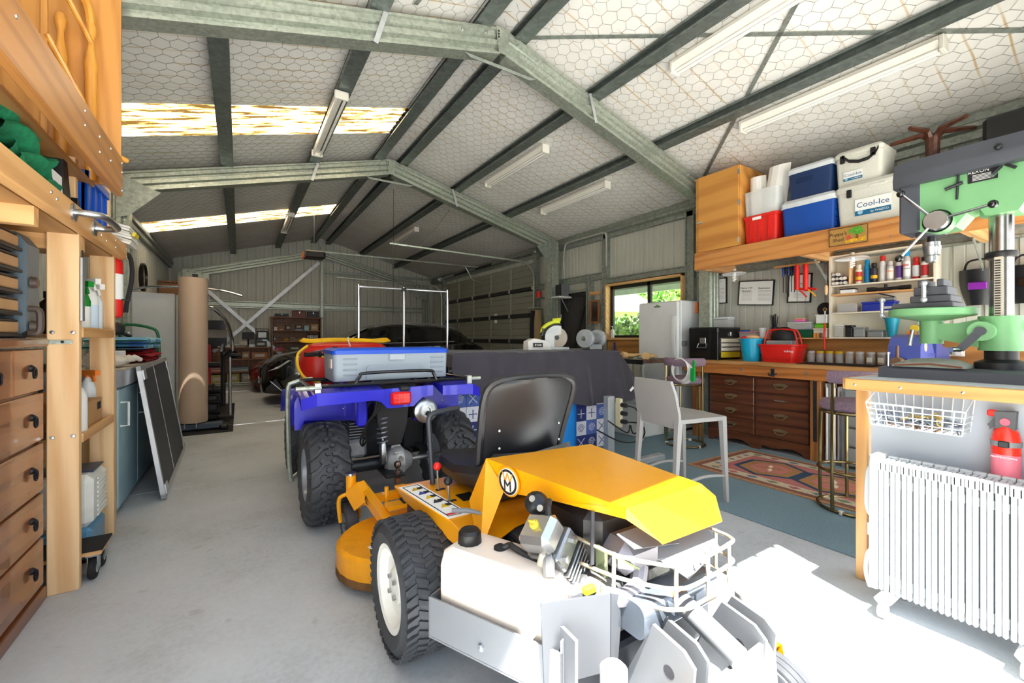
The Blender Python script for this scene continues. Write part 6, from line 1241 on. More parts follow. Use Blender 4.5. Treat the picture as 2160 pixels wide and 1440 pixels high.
P(m, 'tank_tray', B().loft([[tp(-.02, -.02, z), tp(.43, -.02, z), tp(.43, -.015, z), tp(-.02, -.015, z)] for z in (.29, .41)]).loft([[tp(.425, -.02, z), tp(.43, -.02, z), tp(.43, .17, z), tp(.425, .17, z)] for z in (.29, .44)]).loft([[tp(-.02, -.02, z), tp(.43, -.02, z), tp(.43, .17, z), tp(-.02, .17, z)] for z in (.285, .292)]).loft([[tp(-.02, -.02, z), tp(-.015, -.02, z), tp(-.015, .17, z), tp(-.02, .17, z)] for z in (.29, .41)]), PLT); P(m, 'tray_bolt', B().lathe([(.012, 0), (.01, .006), (0, .007)], tp(.18, -.02, .33), -ay, 6), STEEL)
P(m, 'fuel_hose', B().tube(smooth_path([tp(.18, .09, .565), tp(.2, .1, .575), (.69, 1.08, .575), (.715, 1.02, .56), (.72, .985, .55)], 5), .009, 8), DARKM); P(m, 'fuel_filter', B().lathe([(.008, 0), (.02, .01), (.02, .05), (.008, .06)], (.722, .98, .54), (.25, -.15, 1), 14), mat('filter plastic', '#e8e2d0', .3)); P(m, 'fuel_hose', B().tube(smooth_path([(.735, .97, .60), (.745, .975, .66), (.76, 1.0, .70), (.78, 1.02, .715)], 5), .009, 8), DARKM); P(m, 'hose_grommet', B().lathe([(.02, 0), (.02, .006), (.01, .012), (0, .012)], tp(.17, .09, .56), n=12), BLACKR); P(m, 'hose_grommet', B().lathe([(.014, 0), (.014, .006), (0, .008)], tp(.33, .09, .552), n=12), BLACKR)
P(m, 'brake_handle', B().tube([(.70, 1.30, .47), (.70, 1.29, .60), (.665, 1.33, .605), (.625, 1.37, .60)], .009, 8), PLT)
# engine
EN = mat('engine aluminium', '#8d8f91', .3, .8, .12, 20, .15, 60)
e = P(m, 'engine_crankcase', B().box(.80, 1.15, .84, 1.15, .36, .50, .03), EN)
hx = Matrix.Translation((.775, 1.0, .585)) @ Matrix.Rotation(R(-38), 4, 'Y') @ Matrix.Rotation(R(20), 4, 'Z')
b = B(); b.M = hx; b.box(-.05, .05, -.055, .055, .03, .10, .016); vc = P(m, 'valve_cover', b, mat('polished aluminium', '#b4b6b8', .25, .9, .05))
b = B(); b.M = hx; b.lathe([(.014, .1), (.014, .11), (.011, .113)], n=14); b.box(-.003, .003, -.012, .012, .11, .122, .002); P(vc, 'oil_cap', b, hexmat('#c9b23a'))
b = B(); b.M = hx; b.box(-.055, .055, -.06, .06, -.03, .03, .006); P(m, 'cylinder_head', b, EN)
b = B(); b.M = hx
for k in range(8): b.box(-.06, .06, -.065, .065, -.04-.014*k, -.034-.014*k, .002)
P(m, 'cooling_fins', b, EN)
b = B(); b.M = hx; b.box(-.04, .04, -.045, .045, -.15, -.03); P(m, 'cylinder', b, EN)
for (dx, dy) in ((-.03, -.058), (.03, -.058)):
    b = B(); b.M = hx; b.lathe([(.011, 0), (.011, .012), (0, .013)], (dx, dy, 0), (0, -1, 0), 6); P(m, 'head_bolt', b, STEEL)
P(m, 'intake_pipe', B().tube(smooth_path([(.745, .97, .58), (.72, .945, .575), (.71, .93, .55)], 4), .017, 10), CAST); P(m, 'fuel_pump', B().lathe([(.035, 0), (.038, .012), (.03, .03), (.02, .04), (0, .042)], (.775, 1.08, .685), (-.3, -.6, .5), 16), BLACKP); P(m, 'air_shroud', B().box(.86, 1.16, .92, 1.2, .50, .70, .04), BLACKP)
for k, (y, z) in enumerate(((1.07, .715), (1.03, .70))): P(m, 'bolt', B().cyl((.745, y-.01, z), (.76, y, z-.01), .01, n=8), STEEL)
P(m, 'support_strap', B().bar((.86, .92, .70), (.84, .90, .56), .012, .004, (0, 1, 0)), MD); P(m, 'ignition_module', B().box(.755, .81, .885, .94, .48, .51, .004), MG)
P(m, 'sump', B().sph((.885, .925, .47), (.09, .08, .06), 16, 10), EN)
P(m, 'governor_bracket', B().box(.87, .882, .88, .92, .52, .60, .002).bar((.87, .85, .6), (.95, .83, .55), .012, .006), mat('zinc green', '#8a9474', .4, .7))
for k, (c_, dz) in enumerate((('#e9e2d6', 0), ('#c9473a', -.01), ('#e0c040', -.02))): P(m, 'wire', B().tube(smooth_path([(.74, .98, .53+dz), (.71, .95, .50+dz), (.72, .91, .49+dz), (.77, .89, .48+dz), (.81, .89, .50)], 5), .004, 6), hexmat(c_))
P(m, 'connector', B().box(.79, .83, .87, .89, .50, .52, .003), hexmat('#d6cf2a'))
# exhaust box, heat shield, wire guard
MU = mat('muffler grey', '#9c9aa2', .35, .5, .08)
P(m, 'exhaust_box', B().box(.90, 1.17, .83, 1.0, .52, .62, .03), MU); P(m, 'exhaust_pipe', B().tube(smooth_path([(.83, .86, .50), (.88, .83, .49), (.94, .83, .50), (.98, .85, .54)], 4), .024, 10), MU)
b = B(); sheet(b, [V((.885, .85, .655)), V((.90, .80, .63)), V((1.05, .77, .62)), V((1.05, .84, .66))], .003); sheet(b, [V((1.05, .84, .66)), V((.96, .77, .60)), V((1.03, .725, .545)), V((1.19, .735, .585)), V((1.21, .82, .65))], .003); P(m, 'heat_shield', b, PLT, ang=5)
for k in range(4): P(m, 'shield_slot', B().bar((1.06+.03*k, .7265+.002*k, .565+.005*k), (1.068+.03*k, .7335+.002*k, .580+.005*k), .006, .002), mat('slot brown', '#7a5c48', .7))
GW = mat('guard wire', '#c9bfa8', .3, .7)
def guard(z, x0=.80, yl=.98): return smooth_path([(x0, yl, z+.005), (.87, .84, z), (.93, .745, z), (.965, .715, z), (1.02, .70, z), (1.20, .71, z), (1.235, .73, z), (1.24, .78, z), (1.23, .9, z)], 4)
for k, z in enumerate((.605, .545, .49)): P(m, 'guard_rail', B().tube(guard(z, .82 if k else .84), .0055, 8), GW)
for (x, y) in ((.868, .845), (.962, .715), (1.08, .702), (1.19, .708), (1.24, .78)): P(m, 'guard_upright', B().cyl((x, y, .49), (x, y, .61), .0055, n=8), GW)
# rear panels, bumper tube, lift plates, castors
RP = mat('rear panel', '#4e5156', .45, .2, .04)
b = B(); Q1, Q2, Q3, Q4 = V((.643, .879, .53)), V((.82, .814, .53)), V((.82, .815, .33)), V((.655, .88, .31)); sheet(b, [Q1, Q2, Q3, Q4], .006); sheet(b, [Q2, V((.88, .83, .50)), V((.87, .84, .30)), Q3], .006); sheet(b, [Q4, Q3, V((.86, .9, .29)), V((.7, .95, .27))], .006); P(m, 'rear_side_panel', b, RP, ang=5)
P(m, 'warning_sticker', B().bar((.655, .8735, .50), (.662, .871, .46), .03, .001, (-.33, -.9, 0)), PAPER)
P(m, 'exhaust_silencer', B().loft([[(x, .80+p, .455+q_) for p, q_ in rrect(-.05, .05, -.045, .045, .025, 4)] for x in (.88, 1.20)]), mat('silencer blue grey', '#7f8894', .25, .7)); P(m, 'hitch_tube', B().cyl((1.03, .76, .475), (1.02, .58, .425), .028, n=16), PLT); P(m, 'tube_collar', B().cyl((1.03, .77, .478), (1.03, .755, .473), .033, n=16), mat('rusty steel', '#7a5c46', .6, .5))
for x, (y0) in ((.90, .72), (1.14, .68)):
    for dx in (0, .05): 
        b = B().prism([(y0-.07, .445), (y0+.02, .46), (y0+.10, .30), (y0+.12, .14), (y0-.02, .14), (y0-.09, .30), (y0-.10, .42)], 'x', x+dx, x+dx+.010); lp = P(m, 'lift_plate', b, PLT); P(lp, 'plate_hole', B().lathe([(.016, 0), (0, .0005)], (x+dx-.0006, y0-.03, .37), (-1, 0, 0), 14), MD)
bp = P(m, 'rear_plate', B().prism([(.92, .40), (1.16, .41), (1.2, .36), (1.22, .22), (1.1, .14), (.92, .16)], 'y', .585, .597), PLT); text(bp, 'AGRILIFT', .035, (1.06, .584, .30), (0, -1, 0), (0, 0, 1), PAPER); text(bp, 'A', .036, (.96, .5835, .30), (0, -1, 0), (0, 0, 1), hexmat('#d9a21c'))
P(m, 'dark_badge', B().box(.94, 1.14, .5842, .585, .27, .34), MG)
P(m, 'rear_beam', B().box(.74, 1.34, .70, .76, .22, .27, .006), PLT)
for x in (.755, 1.33):
    P(m, 'castor_pivot', B().lathe([(.03, 0), (.03, .12), (.033, .125), (.033, .16), (.025, .168), (0, .168)], (x, .735, .25), n=18), mat('weathered zinc', '#b9bcb8', .5, .4, .2, 30)); 
    fk = P(m, 'castor_fork', B().loft([[(x+s_, .73, .25), (x+s_+.008, .73, .25), (x+s_+.008, .69, .25), (x+s_, .69, .25)] for s_ in (0,)]+[[(x+.06, .72, .27), (x+.068, .72, .262), (x+.068, .66, .262), (x+.06, .66, .27)], [(x+.06, .69, .12), (x+.068, .69, .12), (x+.068, .63, .12), (x+.06, .63, .12)]]).loft([[(x, .73, .25), (x-.008, .73, .25), (x-.008, .69, .25), (x, .69, .25)], [(x-.06, .72, .27), (x-.068, .72, .262), (x-.068, .66, .262), (x-.06, .66, .27)], [(x-.06, .69, .12), (x-.068, .69, .12), (x-.068, .63, .12), (x-.06, .63, .12)]]), YEL)
    tyre(m, 'castor_tyre', (x, .655, .13), .125, .095, .06, RIM, 'rib', -1)
# cutting deck
b = B(); pts = []
for cx, cy_, r_, a0, a1 in ((.68, 2.22, .28, 100, 280), (1.36, 2.22, .28, -100, 80), (1.02, 2.30, .27, 60, 120)):
    pts += [(cx+r_*math.cos(R(a0+(a1-a0)*i/12)), cy_+r_*math.sin(R(a0+(a1-a0)*i/12))) for i in range(13)]
sec = lambda k, z: [((x-1.02)*k+1.02, (y-2.22)*k+2.22, z) for x, y in pts]
dk = P(m, 'cutting_deck', B().loft([sec(1, .055), sec(1, .165), sec(.97, .18)]), mat('deck yellow', '#e79c14', .4, 0, .1, 12)); P(dk, 'deck_skirt', B().loft([sec(1.004, .04), sec(1.004, .075)]), mat('deck grime', '#6b4a26', .9, 0, .3, 20))
for (x, y) in ((.56, 2.12), (.60, 2.06)): P(dk, 'deck_sticker', B().rot((x, y, .183), R(15), 'Z').box(-.03, .03, -.022, .022, 0, .0012), PAPER if y > 2.1 else hexmat('#e8d42c'))
P(dk, 'spindle', B().cyl((.7, 2.22, .18), (.7, 2.22, .27), .014, n=8), YEL)
P(m, 'deck_arm', B().bar((.60, 2.62, .33), (.66, 2.16, .22), .05, .05), YEL); P(m, 'deck_arm', B().bar((.56, 2.58, .34), (.60, 2.52, .25), .06, .11), YEL); P(m, 'deck_arm', B().bar((.60, 2.55, .26), (1.44, 2.55, .26), .05, .04), YEL)
for x in (.55, 1.46):
    P(m, 'front_castor_pivot', B().cyl((x, 2.62, .28), (x, 2.62, .40), .028, n=16), YEL); P(m, 'pivot_cap', B().cyl((x, 2.62, .40), (x, 2.62, .412), .03, n=16), STEEL)
    P(m, 'front_castor_fork', B().tube(smooth_path([(x-.05, 2.66, .12), (x-.06, 2.66, .24), (x-.04, 2.64, .28), (x+.04, 2.64, .28), (x+.06, 2.66, .24), (x+.05, 2.66, .12)], 4), .012, 8), YEL); tyre(m, 'front_castor_tyre', (x, 2.66, .11), .105, .075, .05, RIM, 'rib', -1)
text(m, '42', .06, (.592, 2.44, .30), (-1, 0, .0), (0, 0, 1), INK)
for y in (2.28, 2.06): fr = P(m, 'foot_rest', B().bar((.66, y, .30), (1.0, y, .31), .08, .02), YEL); P(fr, 'foot_grip', B().bar((.74, y, .318), (.92, y, .323), .075, .008), BLACKR)
P(m, 'deck_post', B().cyl((.70, 2.42, .2), (.70, 2.42, .36), .012, n=8), YEL); P(m, 'front_frame', B().box(.8, .86, 1.9, 2.6, .24, .30, .004), YEL); P(m, 'front_frame', B().box(1.18, 1.24, 1.9, 2.6, .24, .30, .004), YEL)
# ---------------------------------------------------------------- floor coverings
ST('carpet', B().box(2.83, 4.70, .12, 4.5, 0, .008, .002), mat('blue carpet', '#7c95a0', .95, 0, .22, 140, .5, 400))
t = thing('rug', 'patterned pink and navy runner rug on the blue carpet', 'rug', (4.05, 1.7, .008)); z0 = .0085
RG = lambda h: mat('rug '+h, h, .95, 0, .18, 60, .4, 220)
P(t, 'ground', B().box(3.55, 4.55, .85, 2.52, z0, z0+.008), RG('#b98d68'))
def flat(name, pts, h, k): P(t, name, B().prism(pts, 'z', z0+.008, z0+.008+.0006*k), RG(h))
def rect(x0, x1, y0, y1): return [(x0, y0), (x1, y0), (x1, y1), (x0, y1)]
flat('border', rect(3.58, 4.52, .85, 2.49), '#8c5f4c', 1); flat('border', rect(3.64, 4.46, .85, 2.43), '#cdbfa4', 2); flat('field', rect(3.74, 4.36, .85, 2.33), '#b8716c', 3)
for k in range(9):
    for x in (3.69, 4.41): flat('border_motif', [(x, 1.0+.165*k-.05), (x+.035, 1.0+.165*k), (x, 1.0+.165*k+.05), (x-.035, 1.0+.165*k)], ['#6f7f8c', '#b0686a', '#7f8a6a'][k % 3], 3)
for k in range(5): flat('border_motif', [(3.82+.12*k-.03, 2.38), (3.82+.12*k, 2.41), (3.82+.12*k+.03, 2.38), (3.82+.12*k, 2.35)], ['#6f7f8c', '#b0686a'][k % 2], 3)
for k in range(3):
    c = 2.02-.5*k; hexa = lambda a, b_: [(4.05-a, c), (4.05-a*.55, c+b_), (4.05+a*.55, c+b_), (4.05+a, c), (4.05+a*.55, c-b_), (4.05-a*.55, c-b_)]
    flat('medallion', hexa(.29, .25), '#2d4560', 4); flat('medallion', hexa(.25, .21), '#a87a4e', 5); flat('medallion', hexa(.17, .14), '#c07a70', 6)
    for j in range(4):
        a = PI/2*j+.4; flat('star_ray', [(4.05, c), (4.05+.06*math.cos(a-.35), c+.06*math.sin(a-.35)), (4.05+.12*math.cos(a), c+.12*math.sin(a)), (4.05+.06*math.cos(a+.35), c+.06*math.sin(a+.35))], ['#e0d3b4', '#9a7c40'][j % 2], 7)
# ---------------------------------------------------------------- white freezer, steel bench, window surrounds
t = fridge('white upright freezer with its door facing the room, below the window', 4.74, 5.19, 3.45, 4.1, 1.68, -1, 0)
P(t, 'badge', B().box(4.676, 4.68, 3.72, 3.82, 1.60, 1.62), GREYP); P(t, 'green_sticker', B().prism([(3.74, 1.62), (3.77, 1.64), (3.80, 1.62)], 'x', 4.676, 4.679), hexmat('#5cb531'))
obj('remote_holder', B().box(5.02, 5.10, 3.41, 3.448, 1.52, 1.66, .006), hexmat('#e0772a'), 'orange holder stuck to the side of the freezer', 'holder')
obj('card_reader', B().box(4.745, 4.80, 3.40, 3.452, 1.10, 1.16, .006), GREYP, 'small grey box on the freezer side by the toolbox', 'box')
ST('trim_3', B().box(5.2, 5.215, 4.1, 5.2, .93, 1.165), wood('lower ply', '#b07c42', '#85562a', 'y', .45, .6))
DT = wood('dark bench wood', '#5a4638', '#3a2c24', 'y', .5)
t = thing('steel_bench', 'dark steel-framed bench in front of the freezer', 'bench', (4.2, 3.8, 0))
P(t, 'top', B().box(3.92, 4.5, 3.36, 4.5, .90, .945, .003), DT); P(t, 'front_edge', B().box(3.915, 3.925, 3.36, 4.5, .89, .945), DARKM); P(t, 'lower_shelf', B().box(3.95, 4.48, 3.4, 4.46, .60, .63), DARKM)
for x in (3.95, 4.46):
    for y in (3.4, 4.45): P(t, 'leg', B().box(x-.02, x+.02, y-.02, y+.02, 0, .9), GALV)
glove('tan leather glove on the dark bench by the freezer', 4.15, 3.75, .945, R(70), mat('tan glove', '#d6b27c', .9, 0, .1, 30, .4, 90)); glove('second tan leather glove nearer the toolbox', 4.2, 3.5, .945, R(110), MATS['tan glove'])
t = thing('angle_grinder', 'teal and black power tool on the lower shelf of the dark bench', 'power tool', (4.05, 3.9, .63)); P(t, 'body', B().cyl((4.0, 4.05, .69), (4.02, 3.75, .69), .04, n=14), hexmat('#1f7f8c')); P(t, 'head', B().cyl((4.02, 3.75, .69), (4.02, 3.62, .69), .05, .035, n=14), BLACKP); P(t, 'cable', B().tube(smooth_path([(4.0, 4.05, .69), (3.9, 4.1, .66), (3.88, 3.9, .72), (3.9, 3.7, .76), (3.92, 3.6, .72)], 5), .008, 6), BLACKR); P(t, 'stand', B().box(3.98, 4.06, 3.8, 4.0, .63, .655), BLACKP)
t = thing('storage_box', 'white plastic storage box under the dark bench', 'box', (4.25, 4.0, 0)); P(t, 'body', B().box(4.0, 4.44, 3.46, 4.4, 0, .42, .02), WHITEP); P(t, 'lid', B().box(3.99, 4.45, 3.45, 4.41, .42, .46, .01), WHITEP)
t = thing('wall_mirror', 'small mirror in a brown timber frame beside the side door', 'mirror', (5.2, 5.5, 1.45))
for a in ((5.38, 5.62, 1.45, 1.48), (5.38, 5.62, 1.82, 1.85), (5.38, 5.41, 1.48, 1.82), (5.59, 5.62, 1.48, 1.82)): P(t, 'frame_rail', B().box(5.17, 5.20, *a, .004), wood('mirror wood', '#a86c38', '#7d4a22', 'z'))
P(t, 'glass', B().box(5.185, 5.195, 5.41, 5.59, 1.48, 1.82), CHROME)
ST('trim_4', B().box(5.18, 5.205, 5.37, 5.62, 1.94, 2.0), PINEY)
t = thing('loudspeaker', 'black loudspeaker on a white bracket by the roller door column', 'loudspeaker', (5.15, 6.3, 1.96)); P(t, 'cabinet', B().box(5.05, 5.22, 6.22, 6.40, 1.972, 2.2, .01), mat('speaker case', '#6e7276', .5)); P(t, 'grille', B().box(5.04, 5.05, 6.23, 6.39, 1.98, 2.19, .003), BLACKP); P(t, 'bracket', B().box(4.95, 5.26, 6.18, 6.42, 1.94, 1.97, .004), WHITE); P(t, 'bracket_arm', B().cyl((5.26, 6.3, 1.7), (5.1, 6.3, 1.94), .012, n=8), STEEL)
obj('dustpan_brush', B().tube([(5.17, 5.02, 1.12), (5.17, 5.02, 1.0)], .014, 8).prism([(4.95, .93), (5.09, .93), (5.07, 1.0), (4.97, 1.0)], 'x', 5.15, 5.19), hexmat('#1f3fae'), 'blue dustpan hanging under the window', 'dustpan')
t = thing('soap_bottle', 'white pump bottle on the window sill', 'bottle', (5.22, 5.08, 1.2)); P(t, 'body', B().lathe([(.03, 0), (.032, .06), (.03, .12), (.012, .14)], (5.21, 5.1, 1.2), n=14), WHITEP); P(t, 'pump', B().cyl((5.21, 5.1, 1.34), (5.21, 5.1, 1.38), .006, n=6).bar((5.21, 5.1, 1.38), (5.17, 5.08, 1.385), .014, .01), WHITEP)
for k, (y, cl, lb) in enumerate(((7.2, '#23232a', 'dark jacket hung beside the roller door'), (6.98, '#a8936c', 'beige jacket hung beside the roller door'))):
    t = thing('jacket', lb, 'jacket', (5.1, y, 1.0)); b = B()
    def fn(u, w_, y=y, k=k):
        a = 2*PI*u; q_ = .06+.05*math.sin(min(w_*2.2, 1)*PI/2); return (5.1-.05*k+.05*math.cos(a)*(1+.2*math.sin(5*a)), y+q_*math.sin(a)*1.1, 1.75-.72*w_)
    b.grid(fn, 20, 10); P(t, 'cloth', b, hexmat(cl, .9)); P(t, 'hanger', B().tube([(5.1-.05*k, y-.06, 1.74), (5.1-.05*k, y, 1.79), (5.1-.05*k, y+.06, 1.74)], .006, 6), STEEL)
ST('trim_5', B().box(5.0, 5.2, 7.0, 7.28, 1.79, 1.82), GALV)
obj('red_tin', B().lathe([(.05, 0), (.05, .12), (0, .12)], (5.05, 6.95, 2.0), n=14), RED, 'red tin on the girt beside the roller door', 'tin'); ST('trim_6', B().box(4.98, 5.25, 6.88, 7.02, 1.98, 2.0), GALVD)
# ---------------------------------------------------------------- cloth-covered table
CX0, CX1, CY0, CY1, CZ = 1.56, 3.58, 3.42, 4.35, 1.06
t = thing('work_table', 'steel-legged work table hidden under a black cloth', 'table', (2.7, 3.8, 0)); P(t, 'top', B().box(CX0+.02, CX1-.02, CY0+.02, CY1-.02, 1.01, 1.05), DT)
for x in (1.7, 3.5):
    for y in (3.95, 4.25): P(t, 'leg', B().box(x-.03, x+.03, y-.03, y+.03, 0, 1.01), GALV)
t = thing('black_cloth', 'large black cloth draped over the work table', 'cloth', (2.7, 3.8, .5)); b = B()
def fn(u, w_):
    U_ = CX0-.12+(CX1-CX0+.12+.42)*u; ov = .36+.20*min(max((U_-2.0)/1.0, 0), 1); V_ = CY1+.1-(CY1+.1-CY0+ov)*w_
    ox, oy = max(U_-CX1, 0), max(CY0-V_, 0); oxl = max(CX0-U_, 0); oyb = max(V_-CY1, 0)
    d_ = max(ox, oy, oxl, oyb); x = min(max(U_, CX0), CX1); y = min(max(V_, CY0), CY1); z = CZ-d_
    fl_ = (.045*math.sin(U_*11)+.02*math.sin(U_*27+1))*min(oy*3, 1)+.04*min(oy, ox)*2; y -= oy*.16+max(fl_, -oy*.1); x += ox*.35+.03*math.sin(V_*15)*min(ox*3, 1)+(.5*min(ox, oy))
    x -= oxl*.1; return (x, y, z+.006*math.sin(U_*5+V_*7)*(d_ == 0)+.003)
b.grid(fn, 70, 50); P(t, 'sheet', b, mat('black cloth', '#37353e', .75, 0, .12, 5, .25, 10, sheen=.15))
P(t, 'care_tag', B().bar((3.60, 3.26, .62), (3.64, 3.25, .66), .03, .002, (0, 1, 0)), PAPER)
NV, WB_, MB = mat('navy print', '#2b3672', .8, 0, .25, 40), mat('white print', '#d9dbe4', .8, 0, .06, 30), mat('mid blue print', '#4f68ae', .8, 0, .3, 50)
def patchwork(name, label, x0, x1, y, z1, nx, nz, seed):
    t = thing(name, label, 'fabric', ((x0+x1)/2, y, 0)); rnd = random.Random(seed); P(t, 'core', B().box(x0, x1, y, y+.35, 0, z1, .01), NV)
    for i in range(nx):
        for j in range(nz):
            xa, xb = x0+(x1-x0)*i/nx, x0+(x1-x0)*(i+1)/nx; za, zb = z1*j/nz, z1*(j+1)/nz; m_ = [NV, WB_, MB][rnd.randrange(3)]; pt = P(t, 'patch', B().box(xa+.002, xb-.002, y-.004, y, za+.002, zb-.002, .001), m_)
            cx, cz = (xa+xb)/2, (za+zb)/2; r_ = min(xb-xa, zb-za)*.32; k = rnd.randrange(3); b = B()
            if k == 0: b.tube([(cx+r_*(1-q_/26)*math.cos(q_*.7), y-.005, cz+r_*(1-q_/26)*math.sin(q_*.7)) for q_ in range(24)], .003, 4)
            elif k == 1: b.bar((cx-r_, y-.005, cz-r_), (cx+r_, y-.005, cz+r_), .006, .002, (0, 1, 0)).bar((cx-r_, y-.005, cz+r_), (cx+r_, y-.005, cz-r_), .006, .002, (0, 1, 0))
            else: b.box(cx-r_, cx+r_, y-.006, y-.004, cz-.004, cz+.004).box(cx-.004, cx+.004, y-.006, y-.004, cz-r_, cz+r_)
            P(pt, 'print', b, WB_ if m_ is not WB_ else NV)
patchwork('patchwork_cover', 'blue and white patchwork cover hanging under the black cloth beside the quad', 1.6, 2.66, 3.50, .86, 8, 6, 3); patchwork('patchwork_bundle', 'blue and white patchwork bundle under the right end of the black cloth', 3.0, 3.45, 3.47, .62, 3, 4, 8)
t = thing('plastic_sheet', 'bright sky blue plastic panel under the black cloth', 'panel', (2.84, 3.34, 0)); P(t, 'sheet', B().box(2.72, 2.96, 3.42, 3.50, 0, .80, .006), hexmat('#1d86d8', .4)); P(t, 'edge', B().box(2.945, 2.965, 3.41, 3.51, 0, .8, .004), hexmat('#1566ae'))
t = thing('desk_leg', 'grey steel T-foot desk leg with a power board beside the black cloth', 'desk leg', (2.85, 2.75, 0))
P(t, 'column', B().box(3.06, 3.15, 3.05, 3.12, .05, .62, .005), mat('desk grey', '#a9afb3', .4, .3)); P(t, 'foot', B().box(3.06, 3.14, 2.62, 3.4, .009, .06, .01), MATS['desk grey']); P(t, 'foot', B().box(3.05, 3.5, 2.72, 2.80, .009, .07, .01), MATS['desk grey'])
pb = P(t, 'power_board', B().box(3.15, 3.19, 2.98, 3.05, .32, .60, .006), hexmat('#d9d3b0')); 
for z in (.38, .46, .54): P(pb, 'plug', B().cyl((3.17, 2.98, z), (3.17, 2.92, z), .022, n=12), BLACKP)
P(t, 'cable', B().tube(smooth_path([(3.17, 2.92, .54), (3.25, 2.86, .5), (3.35, 2.9, .3), (3.3, 2.95, .25), (3.2, 2.9, .35), (3.1, 2.85, .3), (3.0, 3.0, .4)], 5), .007, 6), BLACKR); P(t, 'cable', B().tube(smooth_path([(3.17, 2.92, .38), (3.3, 2.85, .36), (3.36, 2.86, .25), (3.28, 2.9, .18), (3.1, 2.95, .2), (2.95, 3.1, .3)], 5), .007, 6), BLACKR)
# mitre saw and bench grinder on the cloth
t = thing('mitre_saw', 'lime and grey mitre saw with a dust bag on the black cloth', 'saw', (2.9, 3.75, 1.068)); SG = mat('saw grey', '#c3c8c8', .4); LM = hexmat('#c4cf1f', .4)
sd = V((.75, -.62, 0)).normalized(); sc_ = V((2.95, 3.72, 1.2)); up = V((0, 0, 1)); sn = V((sd.y, -sd.x, 0))
P(t, 'blade', B().lathe([(0, -.001), (.115, -.001), (.115, .001), (0, .001)], sc_, (-.5, -.866, 0), 36), mat('saw blade', '#8d8478', .5, .5)); P(t, 'arbor', B().lathe([(.025, 0), (.022, .012), (0, .014)], sc_, (-.5, -.866, 0), 14), DARKM)
gx = V((.866, -.5, 0)); b = B()
pts = [sc_+gx*(.135*math.cos(R(a)))+up*(.135*math.sin(R(a))) for a in range(70, 231, 16)]+[sc_+gx*(-.03)+up*-.11, sc_+gx*-.03+up*.02, sc_+gx*.045+up*.04]
n0 = V((-.5, -.866, 0)); b.add([p+n0*.012 for p in pts]+[p-n0*.03 for p in pts], [list(range(len(pts))), [2*len(pts)-1-i for i in range(len(pts))]]+[(i, len(pts)+i, len(pts)+(i+1) % len(pts), (i+1) % len(pts)) for i in range(len(pts))]); P(t, 'blade_guard', b, SG)
P(t, 'handle', B().tube(smooth_path([sc_+gx*-.17+up*.02, sc_+gx*-.15+up*.11, sc_+gx*-.05+up*.17, sc_+gx*.03+up*.175], 4), .02, 8), LM); P(t, 'grip', B().tube([sc_+gx*-.15+up*.1, sc_+gx*-.17+up*.02], .024, 8), BLACKP); P(t, 'trigger_pad', B().tube([sc_+gx*-.05+up*.19, sc_+gx*.04+up*.2], .02, 8), LM)
db = P(t, 'dust_bag', B().loft([[(x, 3.70+p, 1.072+q_) for p, q_ in ((-.05, 0), (.05, 0), (.04, h), (-.04, h))] for x, h in ((2.52, .09), (2.6, .12), (2.74, .10), (2.82, .06))]), hexmat('#d3d4d0', .8)); P(db, 'patch', B().box(2.58, 2.70, 3.643, 3.648, 1.10, 1.145), BLACKP); text(db, 'RYOBI', .03, (2.64, 3.6425, 1.122), (0, -1, 0), (0, 0, 1), PAPER)
P(t, 'base', B().box(2.82, 3.08, 3.66, 3.86, 1.068, 1.095, .006), SG)
t = thing('bench_grinder', 'grey twin-wheel bench grinder on the black cloth', 'bench grinder', (3.35, 3.55, 1.068)); ga = V((.93, .36, 0)); gc = V((3.33, 3.58, 1.19)); GG = mat('grinder grey', '#a9b0b4', .4, .3)
P(t, 'motor', B().cyl(gc-ga*.11, gc+ga*.11, .068, n=20), mat('motor grey', '#8b9195', .4, .4)); P(t, 'foot', B().box(3.24, 3.42, 3.5, 3.66, 1.066, 1.13, .008), MATS['motor grey'])
for s_ in (-1, 1): g_ = P(t, 'wheel_guard', B().lathe([(0, -.03), (.095, -.03), (.1, -.025), (.1, .025), (.095, .03), (.03, .032), (.03, .04), (0, .04)], gc+ga*(.15*s_), -ga, 28), GG); P(g_, 'guard_cap', B().lathe([(.03, .03), (.026, .045), (0, .047)], gc+ga*(.15*s_), -ga, 16), STEEL); P(g_, 'eye_shield', B().bar(gc+ga*(.15*s_)+V((0, -.02, .095)), gc+ga*(.15*s_)+V((.08, -.09, .06)), .05, .003), CLEAR)
# chrome garment rack
t = thing('garment_rack', 'bare chrome garment rack standing behind the quad bike', 'garment rack', (1.67, 5.0, 0))
for x in (1.13, 1.65, 2.21): P(t, 'post', B().cyl((x, 5.0, .06), (x, 5.0, 1.80), .0155, n=12), CHROME)
P(t, 'rail', B().cyl((1.13, 5.0, 1.775), (2.21, 5.0, 1.775), .013, n=12), CHROME); P(t, 'joint', B().box(1.62, 1.68, 4.98, 5.02, 1.75, 1.79, .005), BLACKP); P(t, 'rail', B().cyl((1.13, 5.0, .3), (2.21, 5.0, .3), .013, n=12), CHROME)
for x in (1.13, 2.21): P(t, 'foot', B().cyl((x, 4.78, .06), (x, 5.22, .06), .0155, n=12), CHROME)
for x in (1.13, 2.21):
    for y in (4.8, 5.2): P(t, 'castor', B().lathe([(.025, -.01), (.025, .01)], (x, y, .026), (1, 0, 0), 14), BLACKR)
P(t, 'post_foot', B().cyl((1.65, 5.0, 0), (1.65, 5.0, .06), .02, n=10), BLACKP)
